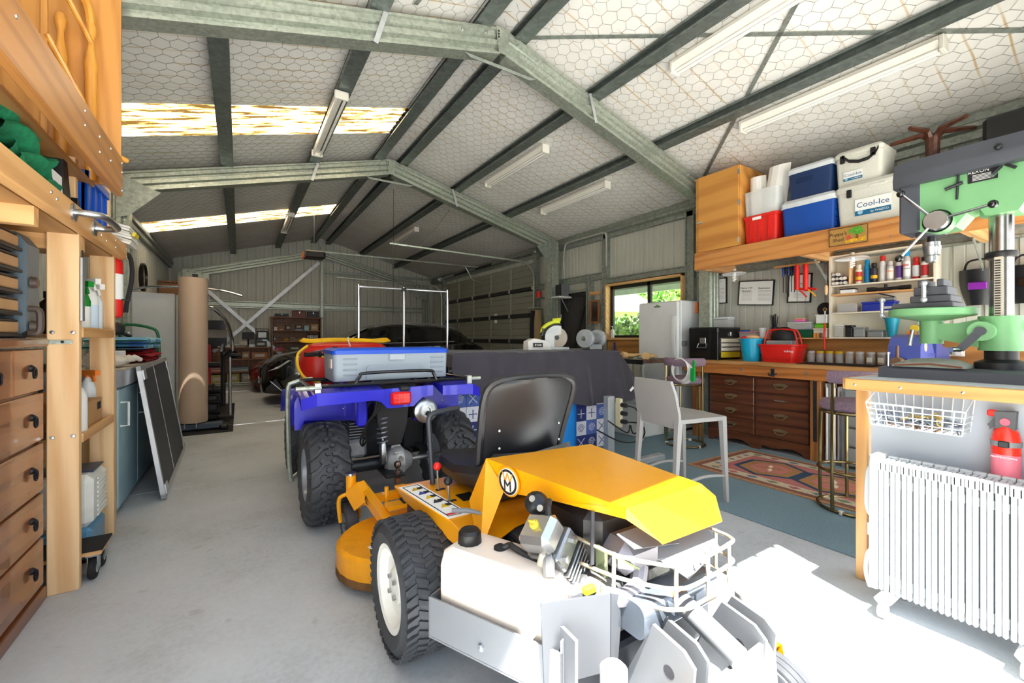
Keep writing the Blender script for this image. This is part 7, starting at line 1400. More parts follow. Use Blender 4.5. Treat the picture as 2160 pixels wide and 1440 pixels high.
# ---------------------------------------------------------------- seating
LG = mat('grey leather', '#a3a19e', .45, 0, .03)
t = thing('bar_chair', 'pale grey leather bar chair with slim tapering legs', 'chair', (2.80, 2.04, .009), R(-10), local=True)
P(t, 'seat', B().loft([[(x, y, z) for y, z in ((-.215, .595), (.215, .595), (.22, .625), (0, .63), (-.22, .625))] for x in (-.21, .0, .21)]), LG)
P(t, 'backrest', B().loft([[(x0, -h, z), (x0, h, z), (x0+.022, h, z), (x0+.022, -h, z)] for x0, h, z in ((-.222, .215, .555), (-.235, .222, .66), (-.262, .215, .80), (-.278, .19, .89))]), LG)
for x, y, dx in ((-.21, -.195, -.05), (-.21, .195, -.05), (.2, -.195, .03), (.2, .195, .03)): P(t, 'leg', B().loft([[(x+dx*k+p*w_, y*(1+.06*k)+q_*w_, z) for p, q_ in ((-1, -1), (1, -1), (1, 1), (-1, 1))] for k, z, w_ in ((0, .62, .02), (1, 0, .012))]), LG)
for s_ in (-1, 1): P(t, 'stretcher', B().tube(smooth_path([(-.23, s_*.2, .16), (0, s_*.205, .205), (.21, s_*.2, .19)], 4), .011, 8), LG)
PU = mat('purple tweed', '#8a7484', .95, 0, .35, 150, .5, 200); BRS = mat('polished brass', '#8d7f5a', .22, 1, .05)
def stool(label, x, y, rz):
    t = thing('bar_stool', label, 'bar stool', (x, y, .009), rz, local=True, group='upholstered brass bar stools')
    P(t, 'seat', B().lathe([(.0, .68), (.17, .68), (.195, .70), (.2, .73), (.18, .755), (.1, .765), (0, .767)], n=28), PU); P(t, 'seat_ring', B().tube([(.185*math.cos(a*PI/14), .185*math.sin(a*PI/14), .675) for a in range(28)], .011, 6, True), BRS)
    b = B()
    def fn(u, w_):
        a = R(100+160*u); c, s_ = math.cos(a), math.sin(a); q_ = 2*PI*w_; return ((.205+.028*math.cos(q_))*c, (.205+.028*math.cos(q_))*s_, .925+.045*math.sin(q_))
    b.grid(fn, 20, 12); P(t, 'back_pad', b, PU)
    for a in (105, 255, 30, 330):
        c, s_ = math.cos(R(a)), math.sin(R(a)); P(t, 'leg', B().tube(smooth_path([(.20*c, .20*s_, .93 if a in (105, 255) else .68), (.205*c, .205*s_, .5), (.205*c, .205*s_, .12), (.2*c, .2*s_, .012)], 4), .0115, 8), BRS)
    for z, r_ in ((.012, .205), (.27, .2)): P(t, 'ring', B().tube([(r_*math.cos(a*PI/18), r_*math.sin(a*PI/18), z) for a in range(36)], .0115, 8, True), BRS)
    for a in (0, 120, 240): P(t, 'foot_pad', B().box(.2*math.cos(R(a))-.016, .2*math.cos(R(a))+.016, .2*math.sin(R(a))-.016, .2*math.sin(R(a))+.016, 0, .024, .003), WHITEP)
stool('brass bar stool with purple tweed seat behind the grey bar chair', 4.22, 3.02, R(20)); stool('brass bar stool with purple tweed seat on the rug by the front bench', 3.62, 1.25, R(60))
t = thing('cable_coil', 'white cable coil hung over the back of the stool behind the grey chair', 'cable', (3.95, 2.95, .7))
for k in range(6): P(t, 'loop', B().tube([(4.0+.012*k, 2.93+.10*math.cos(a*PI/12)*(1+.05*k), .86+.12*math.sin(a*PI/12)-.008*k) for a in range(24)], .006, 6, True), WHITEP)
obj('hand_brush', B().bar((4.03, 2.78, .74), (4.03, 2.78, .96), .022, .02).box(4.0, 4.03, 2.76, 2.80, .74, .88), hexmat('#17a04a'), 'green-handled wire brush hanging beside the white cable coil', 'brush')
# ---------------------------------------------------------------- cars
def car(name, label, x0, yc, paint, L_=4.4, plate=None):
    t = thing(name, label, 'car', (x0+L_/2, yc, 0)); k = L_/4.4; W_ = .90
    st = [(0, .60, .24, .62), (.06, .72, .22, .70), (.25, .82, .2, .84), (.6, .885, .2, .93), (1.1, .90, .2, 1.0), (1.5, .90, .2, 1.03), (3.6, .90, .2, 1.09), (4.1, .87, .22, 1.09), (4.33, .80, .28, 1.02), (4.4, .74, .34, .9)]
    b = B(); secs = []
    for s_, h, zb, zt in st:
        x = x0+s_*k; zm = zb+(zt-zb)*.55
        secs.append([(x, yc-h*.9, zb), (x, yc-h, zb+.12), (x, yc-h*1.0, zm), (x, yc-h*.97, zt-.05), (x, yc-h*.86, zt), (x, yc, zt+.035), (x, yc+h*.86, zt), (x, yc+h*.97, zt-.05), (x, yc+h, zm), (x, yc+h, zb+.12), (x, yc+h*.9, zb)])
    b.loft(secs); P(t, 'body', b, paint)
    gh = [(1.05, .72, 1.01, 1.02), (1.9, .75, 1.05, 1.40), (2.4, .76, 1.06, 1.47), (3.3, .75, 1.08, 1.45), (3.9, .70, 1.09, 1.33), (4.25, .62, 1.07, 1.1)]
    b = B(); secs = []
    for s_, h, zb, zt in gh:
        x = x0+s_*k; hr = h*.82; secs.append([(x, yc-h-.06, zb-.03), (x, yc-hr-.02, zt-.05), (x, yc-hr+.06, zt), (x, yc, zt+.02), (x, yc+hr-.06, zt), (x, yc+hr+.02, zt-.05), (x, yc+h+.06, zb-.03)])
    b.loft(secs); P(t, 'cabin', b, paint)
    GL = mat('car glass', '#15171a', .05, 0, .05, coat=.6)
    def side(n_, pts, s_=-1, off=.008):
        # pane on the cabin side, follows the slope
        vs = []
        for s0, f in pts:
            for (a, b2) in zip(gh[:-1], gh[1:]):
                if a[0] <= s0 <= b2[0]:
                    q_ = (s0-a[0])/(b2[0]-a[0]); h, zb, zt = [a[i]+(b2[i]-a[i])*q_ for i in (1, 2, 3)]; hr = h*.82+.02; lo = V((0, h+.06, zb-.03)); hi = V((0, hr, zt-.05)); p = lo.lerp(hi, f); vs.append(V((x0+s0*k, yc+s_*(p.y+off), p.z)))
        bb = B(); sheet(bb, vs, .006); return P(t, n_, bb, GL)
    for s_ in (-1, 1):
        side('front_window', [(1.55, .16), (2.55, .16), (2.5, .95), (2.0, .92)], s_); side('rear_window', [(2.66, .16), (3.5, .18), (3.45, .93), (2.62, .95)], s_); side('quarter_window', [(3.58, .22), (3.98, .5), (3.75, .85), (3.55, .9)], s_)
    b = B(); sheet(b, [V((x0+1.12*k, yc-.62, 1.055)), V((x0+1.12*k, yc+.62, 1.055)), V((x0+1.86*k, yc+.54, 1.395)), V((x0+1.86*k, yc-.54, 1.395))], .004); P(t, 'windscreen', b, GL)
    for s_ in (-1, 1):
        P(t, 'roof_rail', B().tube(smooth_path([(x0+1.95*k, yc+s_*.60, 1.42), (x0+2.5*k, yc+s_*.61, 1.505), (x0+3.3*k, yc+s_*.60, 1.48), (x0+3.85*k, yc+s_*.56, 1.37)], 5), .014, 6), mat('roof rail', '#c4c8cc', .3, .9))
        P(t, 'window_trim', B().tube(smooth_path([(x0+1.55*k, yc+s_*.83, 1.085), (x0+2.6*k, yc+s_*.845, 1.10), (x0+3.6*k, yc+s_*.83, 1.12)], 4), .009, 6), MATS['roof rail'])
        for s0 in (.82, 3.5): 
            w3_ = P(t, 'wheel', B().lathe([(.18, -.1), (.31, -.1), (.33, -.07), (.33, .07), (.31, .1), (.18, .1)], (x0+s0*k, yc+s_*.82, .33), (0, s_, 0), 28), TYR); P(w3_, 'alloy', B().lathe([(.2, .09), (.19, .11), (.06, .085), (0, .09)], (x0+s0*k, yc+s_*.82, .33), (0, s_, 0), 10), RIM)
        hl = [V((x0+.06*k, yc+s_*.70, .60)), V((x0+.03*k, yc+s_*.55, .66)), V((x0+.16*k, yc+s_*.62, .78)), V((x0+.42*k, yc+s_*.85, .80)), V((x0+.22*k, yc+s_*.825, .66))]
        P(t, 'headlight', B().add(hl+[p+V((.08, -s_*.05, -.01)) for p in hl], [list(range(5)), [9-i for i in range(5)]]+[(i, 5+i, 5+(i+1) % 5, (i+1) % 5) for i in range(5)]), mat('headlight', '#d9dde0', .1, .2)); P(t, 'mirror', B().sph((x0+1.55*k, yc+s_*.98, 1.08), (.07, .09, .06), 12, 8), paint)
        P(t, 'lower_intake', B().prism([(x0+.05*k, .30), (x0+.35*k, .26), (x0+.2*k, .48)], 'y', *sorted((yc+s_*.80, yc+s_*.86))), BLACKP); P(t, 'intake_trim', B().bar((x0+.12*k, yc+s_*.865, .45), (x0+.32*k, yc+s_*.89, .25), .02, .012), CHROME)
    P(t, 'grille', B().box(x0-.02, x0+.03, yc-.45, yc+.45, .48, .68, .02), BLACKP); P(t, 'number_plate', B().box(x0-.03, x0-.018, yc-.2, yc+.2, .36, .47, .003), PAPER)
    P(t, 'plate_characters', B().box(x0-.0315, x0-.03, yc-.17, yc+.17, .39, .44, .0), INK)
    return t
car('black_suv', 'black SUV with silver roof rails parked across the shed', .33, 9.35, mat('black car paint', '#141211', .18, 0, .05, coat=1)); rc_ = car('red_car', 'low dark red car parked behind the black SUV', .2, 11.6, mat('red car paint', '#6e0f14', .2, 0, .05, coat=1), 4.0); rc_.scale = (1, 1, .74)
# ---------------------------------------------------------------- home gym, treadmill and rubber mats
for k, (y0, y1, lb) in enumerate(((6.55, 7.6, 'front black rubber mat under the home gym'), (7.65, 9.3, 'rear black rubber mat by the treadmill'))): obj('gym_mat', B().box(-.70, -.07, y0, y1, 0, .012, .003), BLACKR, lb, 'mat')
BG = mat('gym shroud', '#bfa78f', .5, 0, .03); GB2 = mat('gym frame black', '#1e1f22', .35, .2)
t = thing('home_gym', 'home gym with a tall beige weight-stack shroud and lat bar', 'home gym', (-.4, 7.0, .012))
P(t, 'shroud', B().lathe([(.15, 0), (.155, .02), (.155, 1.80), (.15, 1.84), (.14, 1.845), (0, 1.845)], (-.5, 6.85, .12), n=32), BG); P(t, 'shroud_lip', B().lathe([(.157, 1.76), (.157, 1.77)], (-.5, 6.85, .12), n=32, cap=False), BG)
P(t, 'base_beam', B().box(-.66, -.18, 6.74, 6.86, .03, .11, .01), mat('gym base', '#4a525e', .4, .3)); P(t, 'foot', B().box(-.22, -.12, 6.68, 6.92, .012, .08, .02), BLACKP)
for x in (-.58, -.46): P(t, 'bolt', B().cyl((x, 6.735, .06), (x, 6.735, .12), .008, n=8), STEEL)
P(t, 'lat_bar', B().tube(smooth_path([(-1.15, 7.15, 1.80), (-.95, 7.15, 1.86), (-.5, 7.15, 1.87), (-.2, 7.15, 1.85), (.03, 7.15, 1.79)], 4), .014, 8), CHROME); P(t, 'lat_stem', B().cyl((-.5, 7.15, 1.87), (-.5, 7.0, 2.0), .012, n=8), CHROME); P(t, 'mast', B().box(-.53, -.47, 7.1, 7.16, .1, 2.05), GB2)
P(t, 'arched_tube', B().tube(smooth_path([(-.42, 7.3, 1.62), (-.3, 7.4, 1.60), (-.17, 7.5, 1.45), (-.10, 7.55, 1.2), (-.09, 7.55, 1.0)], 6), .027, 10), CHROME); P(t, 'front_post', B().cyl((-.12, 7.7, .03), (-.12, 7.7, 1.0), .022, n=10), STEEL); P(t, 'post_base', B().box(-.3, -.08, 7.6, 7.8, .012, .04, .006), BLACKP); P(t, 'bent_tube', B().tube(smooth_path([(-.09, 7.55, 1.02), (-.18, 7.6, .92), (-.2, 7.62, .8), (-.2, 7.62, .5), (-.2, 7.62, .2)], 5), .03, 10), GB2)
for z in (.82, .45, .3, .16): P(t, 'roller_pad', B().cyl((-.45, 7.35, z), (-.22, 7.3, z), .04, n=14), BLACKP)
P(t, 'seat_pad', B().box(-.62, -.3, 7.2, 7.5, .46, .54, .02), BLACKP); P(t, 'red_back_pad', B().box(-.42, -.36, 7.6, 7.9, .5, 1.1, .02), hexmat('#a01f30')); P(t, 'weight_block', B().box(-.6, -.25, 7.3, 7.7, .05, .40, .02), GB2); P(t, 'padded_grip', B().cyl((-.2, 7.62, .95), (.02, 7.6, .94), .03, n=12), BLACKP)
t = thing('treadmill', 'dark treadmill with console behind the home gym', 'treadmill', (-.5, 8.9, .012)); P(t, 'deck', B().box(-.85, -.25, 8.2, 9.9, .012, .18, .02), GB2); P(t, 'belt', B().box(-.78, -.32, 8.25, 9.5, .18, .19), BLACKR); P(t, 'console', B().loft([[(x, 9.5+p, z) for p, z in ((0, 1.05), (.25, 1.15), (.2, 1.35), (-.02, 1.2))] for x in (-.85, -.2)]), mat('console', '#2c2e33', .3, coat=.3)); 
for x in (-.84, -.26): P(t, 'upright', B().tube([(x, 9.6, .1), (x, 9.6, 1.1)], .035, 8), GB2); P(t, 'handrail', B().tube(smooth_path([(x, 9.55, 1.08), (x, 9.2, 1.02), (x, 8.9, .98)], 4), .022, 8), STEEL)
P(t, 'motor_cover', B().box(-.86, -.24, 9.5, 9.95, .012, .28, .04), BLACKP)
t = thing('television', 'dark flat television standing on the low bookcase behind the gym', 'television', (-.62, 12.6, .96)); P(t, 'screen', B().box(-.95, -.28, 12.62, 12.66, 1.06, 1.62, .008), mat('tv screen', '#2b2f36', .15, coat=.4)); P(t, 'stand', B().box(-.75, -.45, 12.55, 12.72, .962, 1.06, .01), BLACKP)
# ---------------------------------------------------------------- bookcases at the back
BK = wood('bookcase wood', '#94694c', '#704a33', 'x', .5)
def bookcase(label, x0, x1, h, zs, y0=12.72, y1=13.0):
    t = thing('bookcase', label, 'bookcase', ((x0+x1)/2, (y0+y1)/2, 0))
    for x in (x0, x1-.03): P(t, 'side', B().box(x, x+.03, y0, y1, 0, h, .003), BK)
    for z in zs: P(t, 'shelf', B().box(x0+.03, x1-.03, y0, y1, z, z+.022), BK)
    P(t, 'top', B().box(x0-.03, x1+.03, y0-.03, y1, h, h+.03, .004), BK)
    nb = int((x1-x0)/.11)
    for i in range(nb): P(t, 'back_board', B().box(x0+.03+(x1-x0-.06)*i/nb+.002, x0+.03+(x1-x0-.06)*(i+1)/nb-.002, y1-.012, y1, .02, h), BK)
    P(t, 'plinth', B().box(x0+.03, x1-.03, y0+.01, y0+.03, 0, .06), BK)
bookcase('tall brown bookcase of tools against the back wall', .70, 1.90, 1.72, (.06, .58, .84, 1.08, 1.37)); bookcase('low brown bookcase beside the tall one at the back', -1.0, .66, .93, (.06, .33, .64))
def smallbox(name, label, cat, x0, x1, z0, h, col, y0=12.76, d_=.16, lid=False):
    t = thing(name, label, cat, ((x0+x1)/2, y0+d_/2, z0)); P(t, 'body', B().box(x0, x1, y0, y0+d_, z0, z0+h*(.8 if lid else 1), .006), hexmat(col)); 
    if lid: P(t, 'lid', B().box(x0-.004, x1+.004, y0-.004, y0+d_+.004, z0+h*.8, z0+h, .006), hexmat(col)); P(t, 'latch', B().box((x0+x1)/2-.015, (x0+x1)/2+.015, y0-.01, y0-.004, z0+h*.6, z0+h*.85), STEEL)
    else: P(t, 'front_mark', B().box(x0+(x1-x0)*.2, x0+(x1-x0)*.8, y0-.002, y0, z0+h*.3, z0+h*.7), hexmat('#b9b6ac'))
for a in (('tool_case', 'flat black case on top of the tall bookcase', 'case', .78, 1.1, 1.751, .08, '#1c1c1e'), ('red_toolbox', 'old red toolbox on top of the tall bookcase', 'toolbox', 1.2, 1.52, 1.751, .17, '#6e2c26'), ('black_box', 'black box at the right end of the tall bookcase top', 'box', 1.56, 1.84, 1.751, .16, '#161618')): smallbox(*a, lid=True)
rows = [(1.392, [(.76, .84, .09, '#c9d6dc', 'pale bottle box'), (.86, 1.0, .05, '#a8642c', 'flat orange-brown tin'), (1.03, 1.15, .15, '#26282b', 'black gridded radio'), (1.24, 1.44, .04, '#5c86b8', 'flat blue box'), (1.26, 1.42, .12, '#2c2f33', 'dark camera box'), (1.47, 1.60, .14, '#7fb8c8', 'teal printed carton'), (1.63, 1.82, .17, '#a8844c', 'tan cardboard carton')]),
        (1.102, [(.75, .80, .14, '#2c4f7a', 'thin blue bottle box'), (.84, .98, .05, '#6b5a40', 'brown coil of cord'), (1.0, 1.12, .08, '#d0b040', 'yellow coil of cord'), (1.13, 1.28, .10, '#9aa0a4', 'grey chain heap'), (1.30, 1.42, .06, '#c9b23a', 'yellow rope bundle'), (1.44, 1.52, .07, '#2f7a4a', 'green thread reel')]),
        (.862, [(.76, 1.0, .07, '#c95a86', 'pink cable bundle'), (1.1, 1.4, .11, '#3a4a3a', 'dark helmet box')]), (.602, [(.76, 1.05, .06, '#c9642a', 'orange spirit level case'), (.76, 1.2, .03, '#9aa4ae', 'silver ruler case')]),
        (.962, [(-.15, .2, .04, '#6b4a30', 'low brown wooden tray'), (.02, .16, .11, '#c9c4b4', 'cream wall-clock box'), (.34, .6, .15, '#2b2e30', 'black lantern battery box')]),
        (.664, [(-.25, -.02, .02, '#3a3d40', 'black helmet stand'), (.05, .22, .18, '#8a6438', 'round brown drum box'), (.26, .62, .16, '#9a6a3c', 'wooden planked box')]),
        (.354, [(-.62, -.3, .12, '#b04a4a', 'red and white book stack'), (-.2, .28, .11, '#4f7080', 'blue-grey book stack'), (.32, .58, .1, '#c4c6c4', 'pale magazine stack')]), (.084, [(-.6, -.3, .2, '#a8a060', 'olive storage tin'), (-.26, .0, .22, '#9c9a50', 'yellow-green storage tin'), (.04, .3, .22, '#8a9090', 'grey storage tin'), (.34, .6, .2, '#26282a', 'black storage tin')])]
for z, its in rows:
    for j, (xa, xb, h, c_, lb) in enumerate(its):
        if lb in ('silver ruler case', 'flat blue box', 'low brown wooden tray'): zz_ = z; y0_ = 12.75; smallbox('flat_case', lb+' on the bookcase at the back', 'case', xa, xb, zz_, h, c_, y0_); continue
        up_ = {'orange spirit level case': .031, 'dark camera box': .041, 'cream wall-clock box': .041}.get(lb, 0); wd = lb.split()[-1]
        if wd == 'stack':
            t = thing('book_stack_base', lb+' low in the back bookcase', 'books', ((xa+xb)/2, 12.8, z))
            for q_ in range(5): P(t, 'book', B().box(xa+.01*((q_*3) % 4), xb-.012*((q_*5) % 3), 12.76, 12.92, z+h*q_/5, z+h*(q_+1)/5-.002, .002), hexmat([c_, '#d8d6d0', c_, '#8a9aa4', c_][q_]))
        elif wd in ('cord', 'bundle', 'reel', 'heap'):
            t = thing(wd, lb+' on the tall bookcase at the back', wd, ((xa+xb)/2, 12.8, z)); r_ = (xb-xa)/2*.8
            for q_ in range(3): P(t, 'loop', B().tube([((xa+xb)/2+r_*math.cos(a*PI/8+q_), 12.83+.06*math.sin(a*PI/8+q_), z+.012+h*(.15+.3*q_)+.01*math.sin(a)) for a in range(16)], .010, 6, True), hexmat(c_))
        else: smallbox({'tin': 'storage_tin', 'radio': 'radio', 'carton': 'carton'}.get(wd, 'box'), lb+' on the bookcase at the back', {'tin': 'tin', 'radio': 'radio', 'carton': 'carton'}.get(wd, 'box'), xa, xb, z+up_, h, c_)
for k in range(5):
    x = 1.58+.055*k; t = thing('spray_can', 'white spray can, %s of five on the tall back bookcase' % ['first', 'second', 'third', 'fourth', 'last'][k], 'can', (x, 12.82, 1.102), group='white cans on the back bookcase'); P(t, 'body', B().lathe([(.024, 0), (.025, .005), (.025, .15), (.012, .17)], (x, 12.82, 1.102), n=12), hexmat('#c9ccce')); P(t, 'cap', B().lathe([(.02, .165), (.02, .2), (0, .2)], (x, 12.82, 1.102), n=10), BLACKP)
t = thing('work_light', 'black work light on a stand beside the tall bookcase', 'work light', (.5, 12.8, 1.12)); P(t, 'lamp', B().box(.38, .62, 12.82, 12.88, 1.16, 1.38, .01), BLACKP); P(t, 'lens', B().box(.41, .59, 12.815, 12.822, 1.2, 1.34), hexmat('#c4ccce', .1)); P(t, 'handle', B().tube([(.36, 12.85, 1.12), (.36, 12.85, 1.43), (.64, 12.85, 1.43), (.64, 12.85, 1.12)], .012, 6), BLACKP)
t = thing('monitor', 'small black monitor on the low bookcase', 'monitor', (.2, 12.8, 1.1)); P(t, 'screen', B().box(.06, .32, 12.83, 12.85, 1.16, 1.34, .004), BLACKP); P(t, 'stand', B().cyl((.19, 12.86, .965), (.19, 12.86, 1.17), .014, n=8), BLACKP)
t = thing('helmet', 'shiny black open helmet on the low bookcase shelf', 'helmet', (-.14, 12.84, .686)); P(t, 'shell', B().sph((-.14, 12.84, .78), (.12, .11, .095), 16, 10), BLACKG); P(t, 'trim', B().tube([(-.14+.12*math.cos(a*PI/10), 12.84+.11*math.sin(a*PI/10), .75) for a in range(20)], .008, 6, True), CHROME)
for k, (y, z) in enumerate(((12.55, .02), (12.5, .07))): obj('metal_pipe', B().cyl((-.5, y, z+.02), (.66, y, z+.02), .02, n=10), GALV, ['lower galvanised pipe lying before the low bookcase', 'upper galvanised pipe lying before the low bookcase'][k], 'pipe')
obj('pull_cord', B().tube([(2.2, 7.2, 3.7), (2.2, 7.2, 1.6)], .004, 6), mat('cord', '#4a4a44', .7), 'thin pull cord hanging from the ridge', 'cord')
# ---------------------------------------------------------------- front bench with drill press, heater and extinguisher
FBW = wood('front bench pine', '#c99658', '#a87440', 'y', .45); FBZ = wood('front bench post', '#cc9c60', '#ac7a46', 'z', .45)
t = thing('front_bench', 'sturdy pine bench with a white side panel at the front right', 'bench', (2.95, .5, 0))
P(t, 'top_sheet', B().box(2.56, 3.38, .14, .905, .985, 1.0), mat('bench laminate', '#c9ced4', .4)); P(t, 'edge_rail', B().box(2.535, 2.562, .12, .912, .945, .999, .003), FBW); P(t, 'end_rail', B().box(2.56, 3.38, .905, .93, .945, .999, .003), FBW)
for (x, y) in ((2.60, .84), (3.3, .84), (2.60, .16), (3.3, .16)): P(t, 'leg', B().box(x, x+.07, y, y+.05, 0, .945, .004), FBZ)
P(t, 'side_panel', B().box(2.612, 2.622, .2, .83, .05, .945), mat('white panel', '#aeb6bf', .5, 0, .04, 3)); P(t, 'end_panel', B().box(2.68, 3.3, .87, .88, .3, .945), MATS['white panel'])
for y in (.3, .5, .7, .87): P(t, 'screw', B().lathe([(.006, 0), (0, .003)], (2.535, y, .972), (-1, 0, 0), 8), STEEL)
# drill press
GN2 = mat('machine green', '#79b07c', .4, 0, .05); CG = mat('machine charcoal', '#4b4e56', .45, .1, .06)
DX, DYc, DYk = 2.98, .462, .70
t = thing('drill_press', 'green and charcoal bench drill press on the front bench', 'drill press', (DX, .55, 1.0))
P(t, 'base', B().loft([[(x, y, z) for x, y in ((DX-.21*k, .22), (DX+.2, .22), (DX+.2, .85), (DX-.21*k, .85))] for k, z in ((1.04, 1.0), (1.0, 1.045), (.9, 1.055))]), CG); P(t, 'base_flange', B().lathe([(.09, 0), (.088, .03), (.055, .045), (.055, .09), (.042, .09)], (DX, DYc, 1.055), n=24), BLACKP)
P(t, 'column', B().cyl((DX, DYc, 1.06), (DX, DYc, 1.86), .04, n=28), mat('polished column', '#a9a7a2', .22, 1, .08, 30)); P(t, 'column_collar', B().lathe([(.052, 0), (.054, .006), (.054, .022), (.05, .028), (.04, .028)], (DX, DYc, 1.57), n=24), BLACKP); P(t, 'rack_bar', B().box(DX-.052, DX-.038, DYc-.012, DYc+.014, 1.12, 1.57), mat('rack strip', '#cfc7b4', .4, .6))
for k in range(38): P(t, 'rack_tooth', B().box(DX-.055, DX-.052, DYc-.006, DYc+.012, 1.125+.0115*k, 1.131+.0115*k), DARKM) if k % 1 == 0 else None
# head
hb_ = [(.36, 1.84), (.36, 2.0), (.735, 2.0), (.735, 1.74), (.70, 1.725), (.60, 1.735), (.56, 1.79), (.52, 1.805), (.50, 1.765), (.40, 1.765)]
P(t, 'head', B().prism(hb_, 'x', DX-.075, DX+.075), GN2); P(t, 'column_clamp', B().cyl((DX, DYc, 1.77), (DX, DYc, 1.87), .068, n=24), GN2); P(t, 'nose_cover', B().box(DX-.085, DX+.085, .725, .805, 1.735, 2.0, .01), CG)
P(t, 'belt_cover', B().loft([[(DX+p*w_, y, z) for p, z in ((-1, 1.975), (-1.05, 2.02), (-1, 2.035), (-.8, 2.10), (.8, 2.10), (1, 2.035), (1.05, 2.02), (1, 1.975))] for y, w_ in ((.13, .1), (.2, .13), (.5, .135), (.77, .115), (.83, .08))]), CG); P(t, 'cover_knob', B().lathe([(.012, 0), (.014, .01), (.008, .018), (0, .019)], (DX-.13, .45, 2.045), (-1, 0, .4), 12), BLACKP)
P(t, 'motor', B().cyl((DX, .22, 1.74), (DX, .22, 1.98), .09, n=20), DARKM); P(t, 'motor_bracket', B().box(DX-.05, DX+.05, .27, .37, 1.84, 1.95, .006), mat('bracket brown', '#4a3a36', .5))
xf = DX-.078
np_ = P(t, 'name_plate', B().box(xf-.004, xf, .46, .555, 1.925, 1.985), INK); text(np_, 'REXON', .02, (xf-.0045, .52, 1.972), (-1, 0, 0), (0, 0, 1), PAPER)
for k in range(5): P(np_, 'print_line', B().box(xf-.005, xf-.004, .48, .54, 1.932+.006*k, 1.934+.006*k), PAPER)
P(t, 'lock_lever', B().cyl((xf, .45, 1.975), (xf-.05, .47, 1.925), .007, n=8), STEEL); P(t, 'wing_knob', B().bar((xf-.012, .405, 1.95), (xf-.012, .435, 1.975), .012, .012), BLACKP); P(t, 'chuck_key', B().cyl((xf-.012, .585, 1.98), (xf-.012, .59, 1.86), .005, n=8).cyl((xf-.012, .57, 1.935), (xf-.012, .63, 1.918), .008, n=8), DARKM)
fc = V((xf-.07, .65, 1.765)); P(t, 'feed_hub', B().lathe([(.052, -.075), (.05, -.02), (.045, .0), (.043, .012), (0, .012)], fc, (-1, 0, 0), 24), STEEL); P(t, 'feed_boss', B().lathe([(.058, -.08), (.055, -.02)], fc, (-1, 0, 0), 24, cap=False), GN2)
for ang, l in ((128, .19), (232, .20), (8, .18)):
    d_ = V((-.15, -math.cos(R(ang)), math.sin(R(ang)))); d_ = V((-.1, -math.cos(R(ang)), math.sin(R(ang)))).normalized(); hp = P(t, 'feed_handle', B().cyl(fc+d_*.035, fc+d_*l, .0065, n=10), CHROME); P(hp, 'handle_knob', B().sph(fc+d_*(l+.012), .018, 12, 8), BLACKG)
P(t, 'quill_ring', B().lathe([(.055, 0), (.06, .01), (.06, .03), (.05, .035)], (DX, DYk, 1.715), n=22), CG); P(t, 'spindle', B().cyl((DX, DYk, 1.68), (DX, DYk, 1.74), .016, n=12), DARKM); P(t, 'chuck', B().lathe([(.02, 0), (.024, .006), (.024, .03), (.034, .035), (.034, .06), (.037, .065), (.037, .08), (.034, .082), (.034, .1), (.02, .1)], (DX, DYk, 1.585), n=28), STEEL)
# table and arm
P(t, 'work_table', B().lathe([(0, -.03), (.05, -.03), (.16, -.006), (.165, 0), (.165, .028), (.16, .032), (0, .032)], (DX, DYk, 1.315), n=40), GN2); P(t, 'table_post', B().cyl((DX, DYk, 1.17), (DX, DYk, 1.30), .045, n=20), GN2); P(t, 'table_arm', B().loft([[(DX-.035, y, z0_), (DX+.035, y, z0_), (DX+.035, y, z1_), (DX-.035, y, z1_)] for y, z0_, z1_ in ((DYk, 1.20, 1.27), (.60, 1.175, 1.27), (.52, 1.15, 1.29))]), GN2)
P(t, 'arm_bracket', B().lathe([(.041, 0), (.075, .0), (.075, .16), (.041, .16)], (DX, DYc, 1.14), n=26), GN2); P(t, 'pinion_boss', B().cyl((DX-.05, DYc+.045, 1.23), (DX-.12, DYc+.045, 1.23), .045, n=18), GN2); cr_ = P(t, 'crank_arm', B().bar((DX-.125, DYc+.045, 1.23), (DX-.13, DYc+.11, 1.145), .03, .012, (1, 0, 0)), CG); P(cr_, 'crank_hub', B().cyl((DX-.12, DYc+.045, 1.23), (DX-.137, DYc+.045, 1.23), .02, n=14), CG); P(cr_, 'crank_knob', B().cyl((DX-.13, DYc+.11, 1.145), (DX-.18, DYc+.13, 1.145), .012, n=10), CHROME); P(t, 'clamp_lever', B().cyl((DX-.045, .76, 1.24), (DX-.06, .77, 1.16), .009, n=10), STEEL); P(t, 'clamp_ear', B().box(DX-.02, DX+.02, DYc-.11, DYc-.07, 1.23, 1.27, .006), GN2)
